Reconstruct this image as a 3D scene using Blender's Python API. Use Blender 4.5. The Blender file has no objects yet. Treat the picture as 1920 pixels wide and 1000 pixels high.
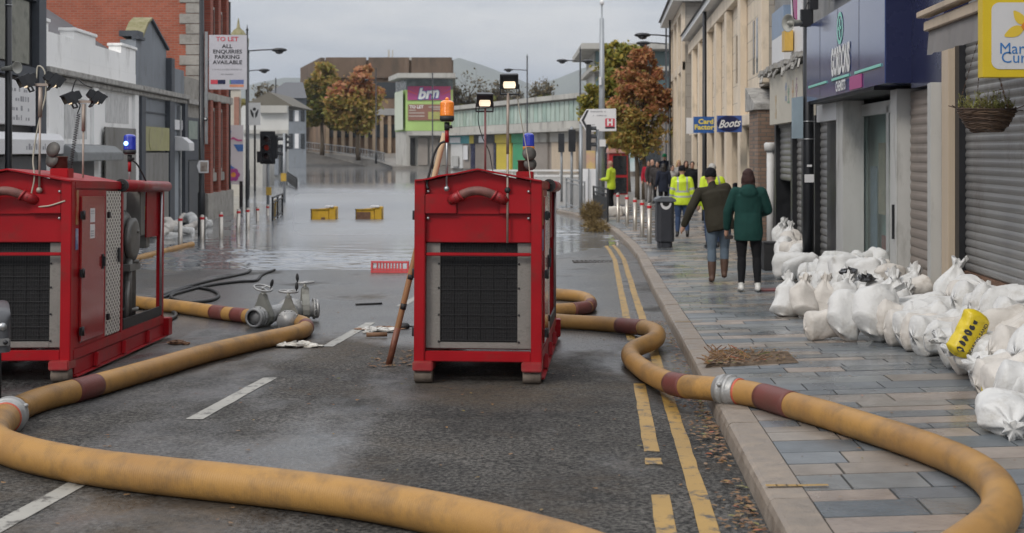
import bpy, bmesh, math, random
import numpy as np
from mathutils import Vector, Matrix, noise as mnoise
R = math.radians
SC = bpy.context.scene
COL = SC.collection
random.seed(11)
F = 2400.0            # focal length in pixels of the 1920 wide photograph
CX, HY, CH = 960.0, 283.0, 2.2   # principal column, horizon row, eye height above the flood water (z = 0)

# ------------------------------------------------------------------ camera
cam_d = bpy.data.cameras.new('camera')
cam = bpy.data.objects.new('camera', cam_d); COL.objects.link(cam)
cam.location = (0, 0, CH); cam.rotation_euler = (R(90), 0, 0)
cam_d.sensor_width = 36.0; cam_d.lens = 45.0
cam_d.shift_y = -(500.0 - HY) / 1920.0
cam_d.clip_start = 0.1; cam_d.clip_end = 30000
cam_d.dof.use_dof = True; cam_d.dof.focus_distance = 9.6; cam_d.dof.aperture_fstop = 4.0
SC.camera = cam
# ------------------------------------------------------------------ sky, sun, exposure
SUN_EL, SUN_AZ = 42.0, 215.0
wd = bpy.data.worlds.new('World'); SC.world = wd; wd.use_nodes = True
nt = wd.node_tree; nt.nodes.clear()
def wn(t, **k):
    n = nt.nodes.new(t)
    for a, b in k.items(): setattr(n, a, b)
    return n
out = wn('ShaderNodeOutputWorld')
sky = wn('ShaderNodeTexSky', sky_type='NISHITA', sun_disc=False, sun_elevation=R(SUN_EL), sun_rotation=R(SUN_AZ))
bg1 = wn('ShaderNodeBackground'); bg1.inputs[1].default_value = 0.06
nt.links.new(sky.outputs[0], bg1.inputs[0])
tc = wn('ShaderNodeTexCoord'); sep = wn('ShaderNodeSeparateXYZ'); nt.links.new(tc.outputs['Generated'], sep.inputs[0])
mp = wn('ShaderNodeMapping'); mp.inputs['Scale'].default_value = (1, 1, 5.0); nt.links.new(tc.outputs['Generated'], mp.inputs[0])
nz = wn('ShaderNodeTexNoise'); nz.inputs['Scale'].default_value = 3.0; nz.inputs['Detail'].default_value = 7; nz.inputs['Roughness'].default_value = 0.56
nt.links.new(mp.outputs[0], nz.inputs[0])
cr = wn('ShaderNodeValToRGB')                                   # cloud bank: blue-grey bellies, paler breaks
e = cr.color_ramp.elements
e[0].position = 0.38; e[0].color = (0.37, 0.415, 0.49, 1)
e[1].position = 0.62; e[1].color = (0.68, 0.685, 0.69, 1)
nt.links.new(nz.outputs[0], cr.inputs[0])
mr = wn('ShaderNodeMapRange'); mr.inputs[1].default_value = 0.05; mr.inputs[2].default_value = 0.62
mr.inputs[3].default_value = 1.0; mr.inputs[4].default_value = 2.7   # an overcast sky is brightest overhead
nt.links.new(sep.outputs[2], mr.inputs[0])
zt = wn('ShaderNodeMapRange'); zt.inputs[1].default_value = 0.1; zt.inputs[2].default_value = 0.45; nt.links.new(sep.outputs[2], zt.inputs[0])
wm = wn('ShaderNodeMixRGB'); wm.blend_type = 'MULTIPLY'; wm.inputs[2].default_value = (1.03, 1.0, 0.97, 1); nt.links.new(zt.outputs[0], wm.inputs[0]); nt.links.new(cr.outputs[0], wm.inputs[1])   # neutral cloud overhead, bluish near the horizon
bg2 = wn('ShaderNodeBackground'); nt.links.new(wm.outputs[0], bg2.inputs[0]); nt.links.new(mr.outputs[0], bg2.inputs[1])
mx = wn('ShaderNodeMixShader'); mx.inputs[0].default_value = 0.92
nt.links.new(bg1.outputs[0], mx.inputs[1]); nt.links.new(bg2.outputs[0], mx.inputs[2]); nt.links.new(mx.outputs[0], out.inputs[0])
sun_d = bpy.data.lights.new('sun', 'SUN'); sun_d.energy = 1.6; sun_d.angle = R(14); sun_d.color = (1.0, 0.93, 0.84)
sun = bpy.data.objects.new('sun', sun_d); COL.objects.link(sun)
sun.rotation_euler = Vector((math.sin(R(SUN_AZ)) * math.cos(R(SUN_EL)), math.cos(R(SUN_AZ)) * math.cos(R(SUN_EL)), math.sin(R(SUN_EL)))).to_track_quat('Z', 'Y').to_euler()
SC.view_settings.view_transform = 'Standard'; SC.view_settings.look = 'None'
SC.view_settings.exposure = -0.08; SC.view_settings.gamma = 1.0
SC.render.film_transparent = False
SC.cycles.max_bounces = 6; SC.cycles.use_denoising = True

# ------------------------------------------------------------------ measuring helpers
def W(px, py, d): return Vector(((px - CX) * d / F, d, CH - (py - HY) * d / F))
def PZ(py, d): return CH - (py - HY) * d / F
def dS(px, u): return F * u / (px - 1134.0)               # depth at which a street-side plane u is seen in column px
def S(u, d, z): return Vector((u + 0.0725 * d, d, z))     # street frame: u across, d along
def dL(px): return 18840.0 / (845.0 - px)
def Lf(w, d, z): return Vector((-7.85 - 0.048 * d + w, d, z))   # left terrace frame: w = 0 is its facade
def smooth(a, b, t):
    t = min(1, max(0, (t - a) / (b - a))); return t * t * (3 - 2 * t)
def tab(T, d):
    if d <= T[0][0]: return T[0][1]
    for (a, va), (b, vb) in zip(T, T[1:]):
        if d <= b: return va + (vb - va) * (d - a) / (b - a)
    return T[-1][1]
ZR = [(14, .324), (18, .20), (22, .12), (26, .06), (31, 0), (36, -.06), (45, -.13), (60, -.2), (90, -.3), (150, -.35), (178, -.05), (185, .05), (230, 2.3), (300, 3.0), (1500, 4.0), (6000, 6)]
ZL = [(23, .018), (26, -.06), (30, -.18), (36, -.3), (45, -.36), (60, -.4), (90, -.4), (150, -.35), (178, -.05), (185, .05), (230, 2.3), (300, 3.0), (1500, 4.0), (6000, 6)]
def gz(x, d):
    lin = .8 - .034 * d
    u = x - .0725 * d
    w = smooth(-4.5, 1.2, u)
    zr = lin if d < 14 else tab(ZR, d)
    zl = lin if d < 23 else tab(ZL, d)
    return zl + (zr - zl) * w
UK = [(-5, .68), (12, .68), (20, .65), (25, .62), (28, .53), (31, .38), (34, .18), (37, -.1), (40, -.5), (43, -1.1), (46, -2.0)]
ZP = [(14, .434), (18, .31), (22, .23), (26, .175), (31, .135), (37, .115), (45, .12), (60, .15), (80, .2)]
def uk(d): return tab(UK, d)
def pz(x, d):
    u = x - .0725 * d
    base = (.8 - .034 * d + .11) if d < 14 else tab(ZP, d)
    return base + .022 * max(0, u - uk(d) - .2)
def surf(x, d):
    return pz(x, d) if (x - .0725 * d) > uk(d) and d < 46 else gz(x, d)
def onground(px, py, lift=0.0, f=None):
    """where the sight line of a pixel meets the ground raised by lift"""
    f = f or surf
    lo, hi = 3.0, 60.0
    for i in range(60):
        m = (lo + hi) / 2
        x = (px - CX) * m / F
        if PZ(py, m) > f(x, m) + lift: lo = m
        else: hi = m
    return W(px, py, lo)

# ------------------------------------------------------------------ materials
MATS = {}
def nodes(m):
    m.use_nodes = True
    t = m.node_tree; b = t.nodes['Principled BSDF']
    return t, b
def pmat(name, c, rough=.6, metal=0.0, var=.18, scale=5.0, bump=0.0, bscale=60.0, c2=None, dirt=None, spec=.5, coat=0.0, stretch=(1, 1, 1), rvar=.12, emit=None, trans=0.0, coords='Object'):
    if name in MATS: return MATS[name]
    m = bpy.data.materials.new(name); t, b = nodes(m); N = t.nodes; L = t.links
    b.inputs['Metallic'].default_value = metal; b.inputs['Specular IOR Level'].default_value = spec
    b.inputs['Coat Weight'].default_value = coat; b.inputs['Coat Roughness'].default_value = .12
    b.inputs['Transmission Weight'].default_value = trans
    tc = N.new('ShaderNodeTexCoord'); mp = N.new('ShaderNodeMapping'); mp.inputs['Scale'].default_value = stretch
    L.new(tc.outputs[coords], mp.inputs[0])
    nz = N.new('ShaderNodeTexNoise'); nz.inputs['Scale'].default_value = scale; nz.inputs['Detail'].default_value = 6; nz.inputs['Roughness'].default_value = .62
    L.new(mp.outputs[0], nz.inputs[0])
    r = N.new('ShaderNodeValToRGB')
    ca = tuple(max(0, x * (1 - var)) for x in c); cb = tuple(min(1, x * (1 + var)) for x in c) if c2 is None else c2
    r.color_ramp.elements[0].position = .3; r.color_ramp.elements[0].color = (*ca, 1)
    r.color_ramp.elements[1].position = .7; r.color_ramp.elements[1].color = (*cb, 1)
    L.new(nz.outputs[0], r.inputs[0]); colr = r.outputs[0]
    if dirt:
        dc, amt, ds = dirt
        n2 = N.new('ShaderNodeTexNoise'); n2.inputs['Scale'].default_value = ds; n2.inputs['Detail'].default_value = 8; n2.inputs['Roughness'].default_value = .7
        L.new(mp.outputs[0], n2.inputs[0])
        r2 = N.new('ShaderNodeMapRange'); r2.inputs[1].default_value = .62 - amt * .3; r2.inputs[2].default_value = .78 - amt * .2; r2.inputs[4].default_value = min(1, .4 + amt)
        L.new(n2.outputs[0], r2.inputs[0])
        mx = N.new('ShaderNodeMixRGB'); mx.inputs[2].default_value = (*dc, 1)
        L.new(r2.outputs[0], mx.inputs[0]); L.new(colr, mx.inputs[1]); colr = mx.outputs[0]
    L.new(colr, b.inputs['Base Color'])
    rr = N.new('ShaderNodeMapRange'); rr.inputs[3].default_value = max(.02, rough - rvar); rr.inputs[4].default_value = min(1, rough + rvar)
    L.new(nz.outputs[0], rr.inputs[0]); L.new(rr.outputs[0], b.inputs['Roughness'])
    if bump:
        nb = N.new('ShaderNodeTexNoise'); nb.inputs['Scale'].default_value = bscale; nb.inputs['Detail'].default_value = 4
        L.new(mp.outputs[0], nb.inputs[0])
        bp = N.new('ShaderNodeBump'); bp.inputs['Strength'].default_value = bump; bp.inputs['Distance'].default_value = .02
        L.new(nb.outputs[0], bp.inputs['Height']); L.new(bp.outputs[0], b.inputs['Normal'])
    if emit:
        b.inputs['Emission Color'].default_value = (*emit[0], 1); b.inputs['Emission Strength'].default_value = emit[1]
    MATS[name] = m
    return m
def island_mat(name, stops, rough=.6, rvar=.2, scale=8, bump=0, bscale=40, trans=0.0, spec=.5, wet=None, var=.25):
    """every loose piece of the mesh takes its own colour from the stops"""
    if name in MATS: return MATS[name]
    m = bpy.data.materials.new(name); t, b = nodes(m); N = t.nodes; L = t.links
    g = N.new('ShaderNodeNewGeometry'); r = N.new('ShaderNodeValToRGB'); r.color_ramp.interpolation = 'CONSTANT' if wet else 'LINEAR'
    E = r.color_ramp.elements
    while len(E) < len(stops): E.new(.5)
    for el, (p, c) in zip(E, stops): el.position = p; el.color = (*c, 1)
    L.new(g.outputs['Random Per Island'], r.inputs[0])
    tc = N.new('ShaderNodeTexCoord')
    nz = N.new('ShaderNodeTexNoise'); nz.inputs['Scale'].default_value = scale; nz.inputs['Detail'].default_value = 7; nz.inputs['Roughness'].default_value = .65
    L.new(tc.outputs['Object'], nz.inputs[0])
    v = N.new('ShaderNodeMapRange'); v.inputs[1].default_value = .25; v.inputs[2].default_value = .75; v.inputs[3].default_value = 1 - var; v.inputs[4].default_value = 1 + var
    L.new(nz.outputs[0], v.inputs[0])
    mx = N.new('ShaderNodeMixRGB'); mx.blend_type = 'MULTIPLY'; mx.inputs[0].default_value = 1
    L.new(r.outputs[0], mx.inputs[1]); L.new(v.outputs[0], mx.inputs[2]); L.new(mx.outputs[0], b.inputs['Base Color'])
    b.inputs['Specular IOR Level'].default_value = spec
    nr = N.new('ShaderNodeTexNoise'); nr.inputs['Scale'].default_value = wet or scale; nr.inputs['Detail'].default_value = 5
    L.new(tc.outputs['Object'], nr.inputs[0])
    rr = N.new('ShaderNodeMapRange'); rr.inputs[1].default_value = .38; rr.inputs[2].default_value = .62; rr.inputs[3].default_value = max(.05, rough - rvar); rr.inputs[4].default_value = min(1, rough + rvar)
    L.new(nr.outputs[0], rr.inputs[0]); L.new(rr.outputs[0], b.inputs['Roughness'])
    if trans:
        tl = N.new('ShaderNodeBsdfTranslucent'); L.new(mx.outputs[0], tl.inputs[0]); ms = N.new('ShaderNodeMixShader'); ms.inputs[0].default_value = trans
        L.new(b.outputs[0], ms.inputs[1]); L.new(tl.outputs[0], ms.inputs[2]); L.new(ms.outputs[0], N['Material Output'].inputs[0])
    if bump:
        nb = N.new('ShaderNodeTexNoise'); nb.inputs['Scale'].default_value = bscale; nb.inputs['Detail'].default_value = 5
        L.new(tc.outputs['Object'], nb.inputs[0])
        bp = N.new('ShaderNodeBump'); bp.inputs['Strength'].default_value = bump; bp.inputs['Distance'].default_value = .01
        L.new(nb.outputs[0], bp.inputs['Height']); L.new(bp.outputs[0], b.inputs['Normal'])
    MATS[name] = m
    return m
def brick_mat(name, c1, c2, mortar, bw, bh, rough=.8, rot=(90, 0, 0), var=.5, msize=.012, dirt=None, scale=1.0):
    if name in MATS: return MATS[name]
    m = bpy.data.materials.new(name); t, b = nodes(m); N = t.nodes; L = t.links
    tc = N.new('ShaderNodeTexCoord'); mp = N.new('ShaderNodeMapping'); mp.inputs['Rotation'].default_value = tuple(R(a) for a in rot)
    L.new(tc.outputs['Object'], mp.inputs[0])
    br = N.new('ShaderNodeTexBrick'); br.inputs['Color1'].default_value = (*c1, 1); br.inputs['Color2'].default_value = (*c2, 1); br.inputs['Mortar'].default_value = (*mortar, 1)
    br.inputs['Scale'].default_value = scale; br.inputs['Brick Width'].default_value = bw; br.inputs['Row Height'].default_value = bh; br.inputs['Mortar Size'].default_value = msize
    L.new(mp.outputs[0], br.inputs[0])
    nz = N.new('ShaderNodeTexNoise'); nz.inputs['Scale'].default_value = 1.1; nz.inputs['Detail'].default_value = 8; nz.inputs['Roughness'].default_value = .7
    L.new(tc.outputs['Object'], nz.inputs[0])
    v = N.new('ShaderNodeMapRange'); v.inputs[1].default_value = .25; v.inputs[2].default_value = .75; v.inputs[3].default_value = 1 - var * .6; v.inputs[4].default_value = 1 + var * .5
    L.new(nz.outputs[0], v.inputs[0])
    mx = N.new('ShaderNodeMixRGB'); mx.blend_type = 'MULTIPLY'; mx.inputs[0].default_value = 1
    L.new(br.outputs[0], mx.inputs[1]); L.new(v.outputs[0], mx.inputs[2]); L.new(mx.outputs[0], b.inputs['Base Color'])
    bp = N.new('ShaderNodeBump'); bp.inputs['Strength'].default_value = .5; bp.inputs['Distance'].default_value = .008; bp.invert = True
    L.new(br.outputs['Fac'], bp.inputs['Height']); L.new(bp.outputs[0], b.inputs['Normal'])
    b.inputs['Roughness'].default_value = rough
    MATS[name] = m
    return m

# ------------------------------------------------------------------ objects
def root_matrix(o):
    m = Matrix.LocRotScale(o.location, o.rotation_euler, o.scale)
    return m if o.parent is None else root_matrix(o.parent) @ m
def tag(o, label=None, cat=None, group=None, kind=None):
    if label: o['label'] = label
    if cat: o['category'] = cat
    if group: o['group'] = group
    if kind: o['kind'] = kind
    return o
def thing(name, label, cat, loc=(0, 0, 0), rz=0.0, group=None, rx=0.0):
    o = bpy.data.objects.new(name, None); COL.objects.link(o)
    o.empty_display_size = .2; o.location = loc; o.rotation_euler = (rx, 0, rz)
    return tag(o, label, cat, group)
def copy_tree(o, loc=None, rz=None, label=None, group=None, parent=None, name=None):
    c = o.copy(); COL.objects.link(c)
    if parent is not None: c.parent = parent
    if loc is not None: c.location = loc
    if rz is not None: c.rotation_euler.z = rz
    if label: c['label'] = label
    if group: c['group'] = group
    for ch in list(o.children): copy_tree(ch, parent=c)
    return c
class MB:
    """collects shapes, then links them as ONE mesh object"""
    def __init__(s, f=None): s.v = []; s.f = []; s.mi = []; s.sm = []; s.map = f; s.at = []
    def add(s, vs, fs, mi=0, smooth=False, at=None):
        n = len(s.v)
        s.v += [s.map(*p) if s.map else Vector(p) for p in vs]
        s.f += [tuple(i + n for i in q) for q in fs]
        s.mi += [mi] * len(fs); s.sm += [smooth] * len(fs)
        s.at += list(at) if at is not None else [0.0] * len(vs)
        return s
    def box(s, x0, x1, y0, y1, z0, z1, mi=0):
        v = [(x, y, z) for z in (z0, z1) for y in (y0, y1) for x in (x0, x1)]
        return s.add(v, [(0, 2, 3, 1), (4, 5, 7, 6), (0, 1, 5, 4), (2, 6, 7, 3), (0, 4, 6, 2), (1, 3, 7, 5)], mi)
    def bar(s, a, b, w, h=None, mi=0, up=(0, 0, 1)):
        a = Vector(a); b = Vector(b); h = h or w; d = (b - a).normalized(); up = Vector(up)
        if abs(d.dot(up)) > .99: up = Vector((0, 1, 0))
        r = d.cross(up).normalized(); q = r.cross(d)
        v = [p + r * (sx * w / 2) + q * (sy * h / 2) for p in (a, b) for sx, sy in ((-1, -1), (1, -1), (1, 1), (-1, 1))]
        return s.add(v, [(3, 2, 1, 0), (4, 5, 6, 7), (0, 1, 5, 4), (1, 2, 6, 5), (2, 3, 7, 6), (3, 0, 4, 7)], mi)
    def tube(s, pts, r, n=10, mi=0, caps=True, flat=1.0):
        pts = [Vector(p) for p in pts]; rs = r if isinstance(r, (list, tuple)) else [r] * len(pts)
        vs = []; at = []; nrm = None; L = 0
        for i, p in enumerate(pts):
            t = (pts[min(i + 1, len(pts) - 1)] - pts[max(i - 1, 0)]).normalized()
            if nrm is None:
                nrm = t.cross(Vector((0, 0, 1)));
                if nrm.length < .05: nrm = t.cross(Vector((0, 1, 0)))
            nrm = (nrm - t * nrm.dot(t)).normalized(); bn = t.cross(nrm)
            if i: L += (p - pts[i - 1]).length
            for k in range(n):
                a = 2 * math.pi * k / n
                vs.append(p + (nrm * math.cos(a) + bn * (math.sin(a) * flat)) * rs[i]); at.append(L)
        fs = [(i * n + k, i * n + (k + 1) % n, (i + 1) * n + (k + 1) % n, (i + 1) * n + k) for i in range(len(pts) - 1) for k in range(n)]
        s.add(vs, fs, mi, True, at)
        if caps:
            b = len(s.v) - len(vs)
            s.f += [tuple(b + k for k in reversed(range(n))), tuple(b + (len(pts) - 1) * n + k for k in range(n))]
            s.mi += [mi, mi]; s.sm += [False, False]
        return s
    def lathe(s, prof, c=(0, 0, 0), axis=(0, 0, 1), n=20, mi=0, smooth=True, caps=True):
        ax = Vector(axis).normalized(); r = ax.cross(Vector((0, 0, 1)))
        if r.length < .05: r = Vector((1, 0, 0))
        r.normalize(); q = ax.cross(r); c = Vector(c)
        vs = [c + ax * h + (r * math.cos(2 * math.pi * k / n) + q * math.sin(2 * math.pi * k / n)) * rad for rad, h in prof for k in range(n)]
        fs = [(i * n + k, i * n + (k + 1) % n, (i + 1) * n + (k + 1) % n, (i + 1) * n + k) for i in range(len(prof) - 1) for k in range(n)]
        if caps: fs += [tuple(reversed(range(n))), tuple((len(prof) - 1) * n + k for k in range(n))]
        return s.add(vs, fs, mi, smooth)
    def ball(s, c, r, n=12, m=8, mi=0):
        rx, ry, rz = r if isinstance(r, (tuple, list)) else (r, r, r)
        vs = [(c[0], c[1], c[2] - rz)]
        for j in range(1, m):
            a = -math.pi / 2 + math.pi * j / m
            vs += [(c[0] + rx * math.cos(a) * math.cos(2 * math.pi * k / n), c[1] + ry * math.cos(a) * math.sin(2 * math.pi * k / n), c[2] + rz * math.sin(a)) for k in range(n)]
        vs.append((c[0], c[1], c[2] + rz)); T = len(vs) - 1
        fs = [(0, 1 + (k + 1) % n, 1 + k) for k in range(n)] + [(T, 1 + (m - 2) * n + k, 1 + (m - 2) * n + (k + 1) % n) for k in range(n)]
        fs += [(1 + j * n + k, 1 + j * n + (k + 1) % n, 1 + (j + 1) * n + (k + 1) % n, 1 + (j + 1) * n + k) for j in range(m - 2) for k in range(n)]
        return s.add(vs, fs, mi, True)
    def prism(s, poly, a, b, mi=0, plane='xz'):
        """extrude a 2D outline between two positions on the remaining axis"""
        n = len(poly)
        P = {'xz': lambda p, t: (p[0], t, p[1]), 'yz': lambda p, t: (t, p[0], p[1]), 'xy': lambda p, t: (p[0], p[1], t)}[plane]
        vs = [P(p, a) for p in poly] + [P(p, b) for p in poly]
        return s.add(vs, [tuple(range(n)), tuple(reversed(range(n, 2 * n)))] + [(i, i + n, (i + 1) % n + n, (i + 1) % n) for i in range(n)], mi)
    def quad(s, a, b, c, d, mi=0): return s.add([a, b, c, d], [(0, 1, 2, 3)], mi)
    def slab(s, a, b, c, d, th, mi=0):
        """a quad with thickness, th along its back side"""
        a, b, c, d = (Vector(p) for p in (a, b, c, d)); n = (b - a).cross(d - a).normalized() * th
        return s.add([a, b, c, d, a - n, b - n, c - n, d - n], [(0, 1, 2, 3), (7, 6, 5, 4), (0, 4, 5, 1), (1, 5, 6, 2), (2, 6, 7, 3), (3, 7, 4, 0)], mi)
    def text(s, body, o, right, up, size, mi=0, bold=0.0, align='CENTER', depth=.004, xs=1.0, shear=0.0):
        cu = bpy.data.curves.new('lettering', 'FONT'); cu.body = body; cu.size = 1.0; cu.align_x = align; cu.align_y = 'CENTER'; cu.offset = bold; cu.resolution_u = 3; cu.shear = shear
        to = bpy.data.objects.new('lettering', cu); COL.objects.link(to)
        dg = bpy.context.evaluated_depsgraph_get(); me = bpy.data.meshes.new_from_object(to.evaluated_get(dg))
        o = Vector(o); r = Vector(right).normalized(); u = Vector(up).normalized(); nn = r.cross(u)
        vs = [o + r * (v.co.x * size * xs) + u * (v.co.y * size) + nn * depth for v in me.vertices]
        fs = [tuple(p.vertices) for p in me.polygons]
        bpy.data.objects.remove(to); bpy.data.curves.remove(cu); bpy.data.meshes.remove(me)
        mp = s.map; s.map = None; s.add(vs, fs, mi); s.map = mp
        return s
    def build(s, name, mats, parent=None, label=None, cat=None, group=None, kind=None, bevel=0.0, recenter=True, subsurf=0, along=False):
        mats = mats if isinstance(mats, (list, tuple)) else [mats]
        vs = s.v
        loc = Vector((0, 0, 0))
        if parent is not None:
            iv = root_matrix(parent).inverted(); vs = [iv @ v for v in vs]
        elif recenter and vs:
            loc = Vector(((min(v.x for v in vs) + max(v.x for v in vs)) / 2, (min(v.y for v in vs) + max(v.y for v in vs)) / 2, min(v.z for v in vs)))
            vs = [v - loc for v in vs]
        me = bpy.data.meshes.new(name); me.from_pydata([tuple(v) for v in vs], [], s.f); 
        for m in mats: me.materials.append(m)
        me.polygons.foreach_set('material_index', s.mi); me.polygons.foreach_set('use_smooth', s.sm)
        if along:
            a = me.attributes.new('along', 'FLOAT', 'POINT'); a.data.foreach_set('value', s.at)
        if bevel:
            bm = bmesh.new(); bm.from_mesh(me)
            eds = [ed for ed in bm.edges if len(ed.link_faces) == 2 and ed.calc_face_angle(0) > .6]
            bmesh.ops.bevel(bm, geom=eds, offset=bevel, segments=2, affect='EDGES', clamp_overlap=True)
            bm.to_mesh(me); bm.free()
        me.update()
        o = bpy.data.objects.new(name, me); COL.objects.link(o); o.location = loc
        if parent is not None: o.parent = parent
        if subsurf:
            md = o.modifiers.new('subsurf', 'SUBSURF'); md.levels = md.render_levels = subsurf
        return tag(o, label, cat, group, kind)
def spline(pts, step):
    """Catmull-Rom through the points, resampled evenly"""
    P = [Vector(p) for p in pts]; P = [P[0] * 2 - P[1]] + P + [P[-1] * 2 - P[-2]]; o = []
    for i in range(1, len(P) - 2):
        a, b, c, d = P[i - 1:i + 3]; n = max(2, int((c - b).length / step))
        for k in range(n):
            t = k / n
            o.append(.5 * ((2 * b) + (c - a) * t + (2 * a - 5 * b + 4 * c - d) * t * t + (3 * b - a - 3 * c + d) * t ** 3))
    o.append(P[-2]); return o
def remeshed(mb, voxel, smooth=4, name='body'):
    """one continuous surface out of overlapping shapes"""
    me = bpy.data.meshes.new(name); me.from_pydata([tuple(v) for v in mb.v], [], mb.f)
    o = bpy.data.objects.new(name, me); COL.objects.link(o)
    md = o.modifiers.new('r', 'REMESH'); md.mode = 'VOXEL'; md.voxel_size = voxel
    if smooth:
        sm = o.modifiers.new('s', 'SMOOTH'); sm.factor = .5; sm.iterations = smooth
    dg = bpy.context.evaluated_depsgraph_get(); r = bpy.data.meshes.new_from_object(o.evaluated_get(dg))
    bpy.data.objects.remove(o); bpy.data.meshes.remove(me)
    return r
# ================================================================== ground, water, hills
def asphalt_mat():
    m = bpy.data.materials.new('asphalt'); t, b = nodes(m); N = t.nodes; L = t.links
    tc = N.new('ShaderNodeTexCoord'); ob = tc.outputs['Object']
    def noise(sc, det=6, rough=.6, vec=ob):
        n = N.new('ShaderNodeTexNoise'); n.inputs['Scale'].default_value = sc; n.inputs['Detail'].default_value = det; n.inputs['Roughness'].default_value = rough
        L.new(vec, n.inputs[0]); return n.outputs[0]
    def rng(s, a, b_, c, d):
        n = N.new('ShaderNodeMapRange'); n.inputs[1].default_value = a; n.inputs[2].default_value = b_; n.inputs[3].default_value = c; n.inputs[4].default_value = d
        L.new(s, n.inputs[0]); return n.outputs[0]
    def math_(op, a, b_):
        n = N.new('ShaderNodeMath'); n.operation = op; n.use_clamp = True
        for i, x in enumerate((a, b_)):
            if isinstance(x, float): n.inputs[i].default_value = x
            else: L.new(x, n.inputs[i])
        return n.outputs[0]
    r = N.new('ShaderNodeValToRGB'); r.color_ramp.elements[0].position = .36; r.color_ramp.elements[0].color = (.036, .0355, .035, 1)
    r.color_ramp.elements[1].position = .64; r.color_ramp.elements[1].color = (.098, .095, .091, 1)
    L.new(noise(.9, 9, .7), r.inputs[0])
    r2 = N.new('ShaderNodeValToRGB'); r2.color_ramp.elements[0].position = .40; r2.color_ramp.elements[0].color = (.22, .22, .22, 1)
    r2.color_ramp.elements[1].position = .62; r2.color_ramp.elements[1].color = (1.95, 1.9, 1.8, 1)
    L.new(noise(41, 3, .75), r2.inputs[0])
    mx = N.new('ShaderNodeMixRGB'); mx.blend_type = 'MULTIPLY'; mx.inputs[0].default_value = 1.0
    L.new(r.outputs[0], mx.inputs[1]); L.new(r2.outputs[0], mx.inputs[2])
    # cracks and worn seams
    vo = N.new('ShaderNodeTexVoronoi'); vo.feature = 'DISTANCE_TO_EDGE'; vo.inputs['Scale'].default_value = .42
    nv = N.new('ShaderNodeMixRGB'); nv.inputs[0].default_value = .22
    nn = N.new('ShaderNodeTexNoise'); nn.inputs['Scale'].default_value = 2.2; nn.inputs['Detail'].default_value = 6; L.new(ob, nn.inputs[0])
    L.new(ob, nv.inputs[1]); L.new(nn.outputs['Color'], nv.inputs[2]); L.new(nv.outputs[0], vo.inputs[0])
    crack = math_('MULTIPLY', rng(vo.outputs[0], 0.0, .006, .3, 0.0), rng(noise(.35, 2), .42, .52, 0, .95))
    mk = N.new('ShaderNodeMixRGB'); mk.inputs[2].default_value = (.018, .017, .016, 1)
    L.new(crack, mk.inputs[0]); L.new(mx.outputs[0], mk.inputs[1])
    # mud left by the flood
    mud = N.new('ShaderNodeMixRGB'); mud.inputs[2].default_value = (.11, .085, .06, 1)
    L.new(math_('MULTIPLY', rng(noise(.55, 7, .65), .48, .62, 0, .75), rng(noise(14, 4), .35, .6, .3, 1)), mud.inputs[0]); L.new(mk.outputs[0], mud.inputs[1])
    # wetness: grows towards the water, puddles before that
    sp = N.new('ShaderNodeSeparateXYZ'); L.new(ob, sp.inputs[0])
    near = math_('MULTIPLY', rng(sp.outputs[1], 8.5, 13.5, 0.0, .2), rng(sp.outputs[1], 150, 175, 1.0, 0.0))
    mp = N.new('ShaderNodeMapping'); mp.inputs['Scale'].default_value = (1, .55, 1); L.new(ob, mp.inputs[0])
    pn = N.new('ShaderNodeMath'); pn.operation = 'ADD'; L.new(noise(.75, 5, .55, mp.outputs[0]), pn.inputs[0]); L.new(near, pn.inputs[1])
    wet = math_('MULTIPLY', rng(pn.outputs[0], .5, .64, 0, 1), rng(sp.outputs[1], 150, 175, 1.0, .1))
    dk = N.new('ShaderNodeMixRGB'); dk.blend_type = 'MULTIPLY'; dk.inputs[2].default_value = (.74, .77, .82, 1)  # wet darkening, with a cool tint standing in for sky sheen
    L.new(wet, dk.inputs[0]); L.new(mud.outputs[0], dk.inputs[1]); L.new(dk.outputs[0], b.inputs['Base Color'])
    ro = N.new('ShaderNodeMixRGB'); ro.inputs[1].default_value = (.72, .72, .72, 1); ro.inputs[2].default_value = (.27, .27, .27, 1); L.new(rng(wet, 0, 1, .3, .75), b.inputs['Specular IOR Level'])
    L.new(math_('MULTIPLY', wet, rng(noise(60, 3), .3, .6, .75, 1.0)), ro.inputs[0]); L.new(ro.outputs[0], b.inputs['Roughness'])
    bp = N.new('ShaderNodeBump'); bp.inputs['Distance'].default_value = .03
    L.new(rng(wet, 0, 1, 1.0, .07), bp.inputs['Strength'])
    hs = N.new('ShaderNodeMath'); hs.operation = 'SUBTRACT'; L.new(noise(40, 4, .75), hs.inputs[0]); L.new(crack, hs.inputs[1])
    L.new(hs.outputs[0], bp.inputs['Height']); L.new(bp.outputs[0], b.inputs['Normal'])
    return m
ASPH = asphalt_mat()
ys = [1.5 + .5 * i for i in range(60)] + [31.5 + 1.5 * i for i in range(20)] + [62, 70, 80, 95, 110, 130, 150, 165, 174, 178, 182, 186, 195, 205, 218, 230, 260, 300, 400, 700, 1500, 3000, 6200]
us = [-400, -150, -60, -30, -18, -12] + [-9 + .6 * i for i in range(26)] + [8, 12, 20, 40, 90, 200, 400]
mb = MB()
def gx(u, d): return u * max(1, d / 300) + .0725 * min(d, 300)
mb.add([(gx(u, d), d, gz(gx(u, d), d)) for d in ys for u in us],
       [(j * len(us) + i, j * len(us) + i + 1, (j + 1) * len(us) + i + 1, (j + 1) * len(us) + i) for j in range(len(ys) - 1) for i in range(len(us) - 1)], 0, True)
mb.build('road', ASPH, kind='structure', recenter=False)

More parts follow.
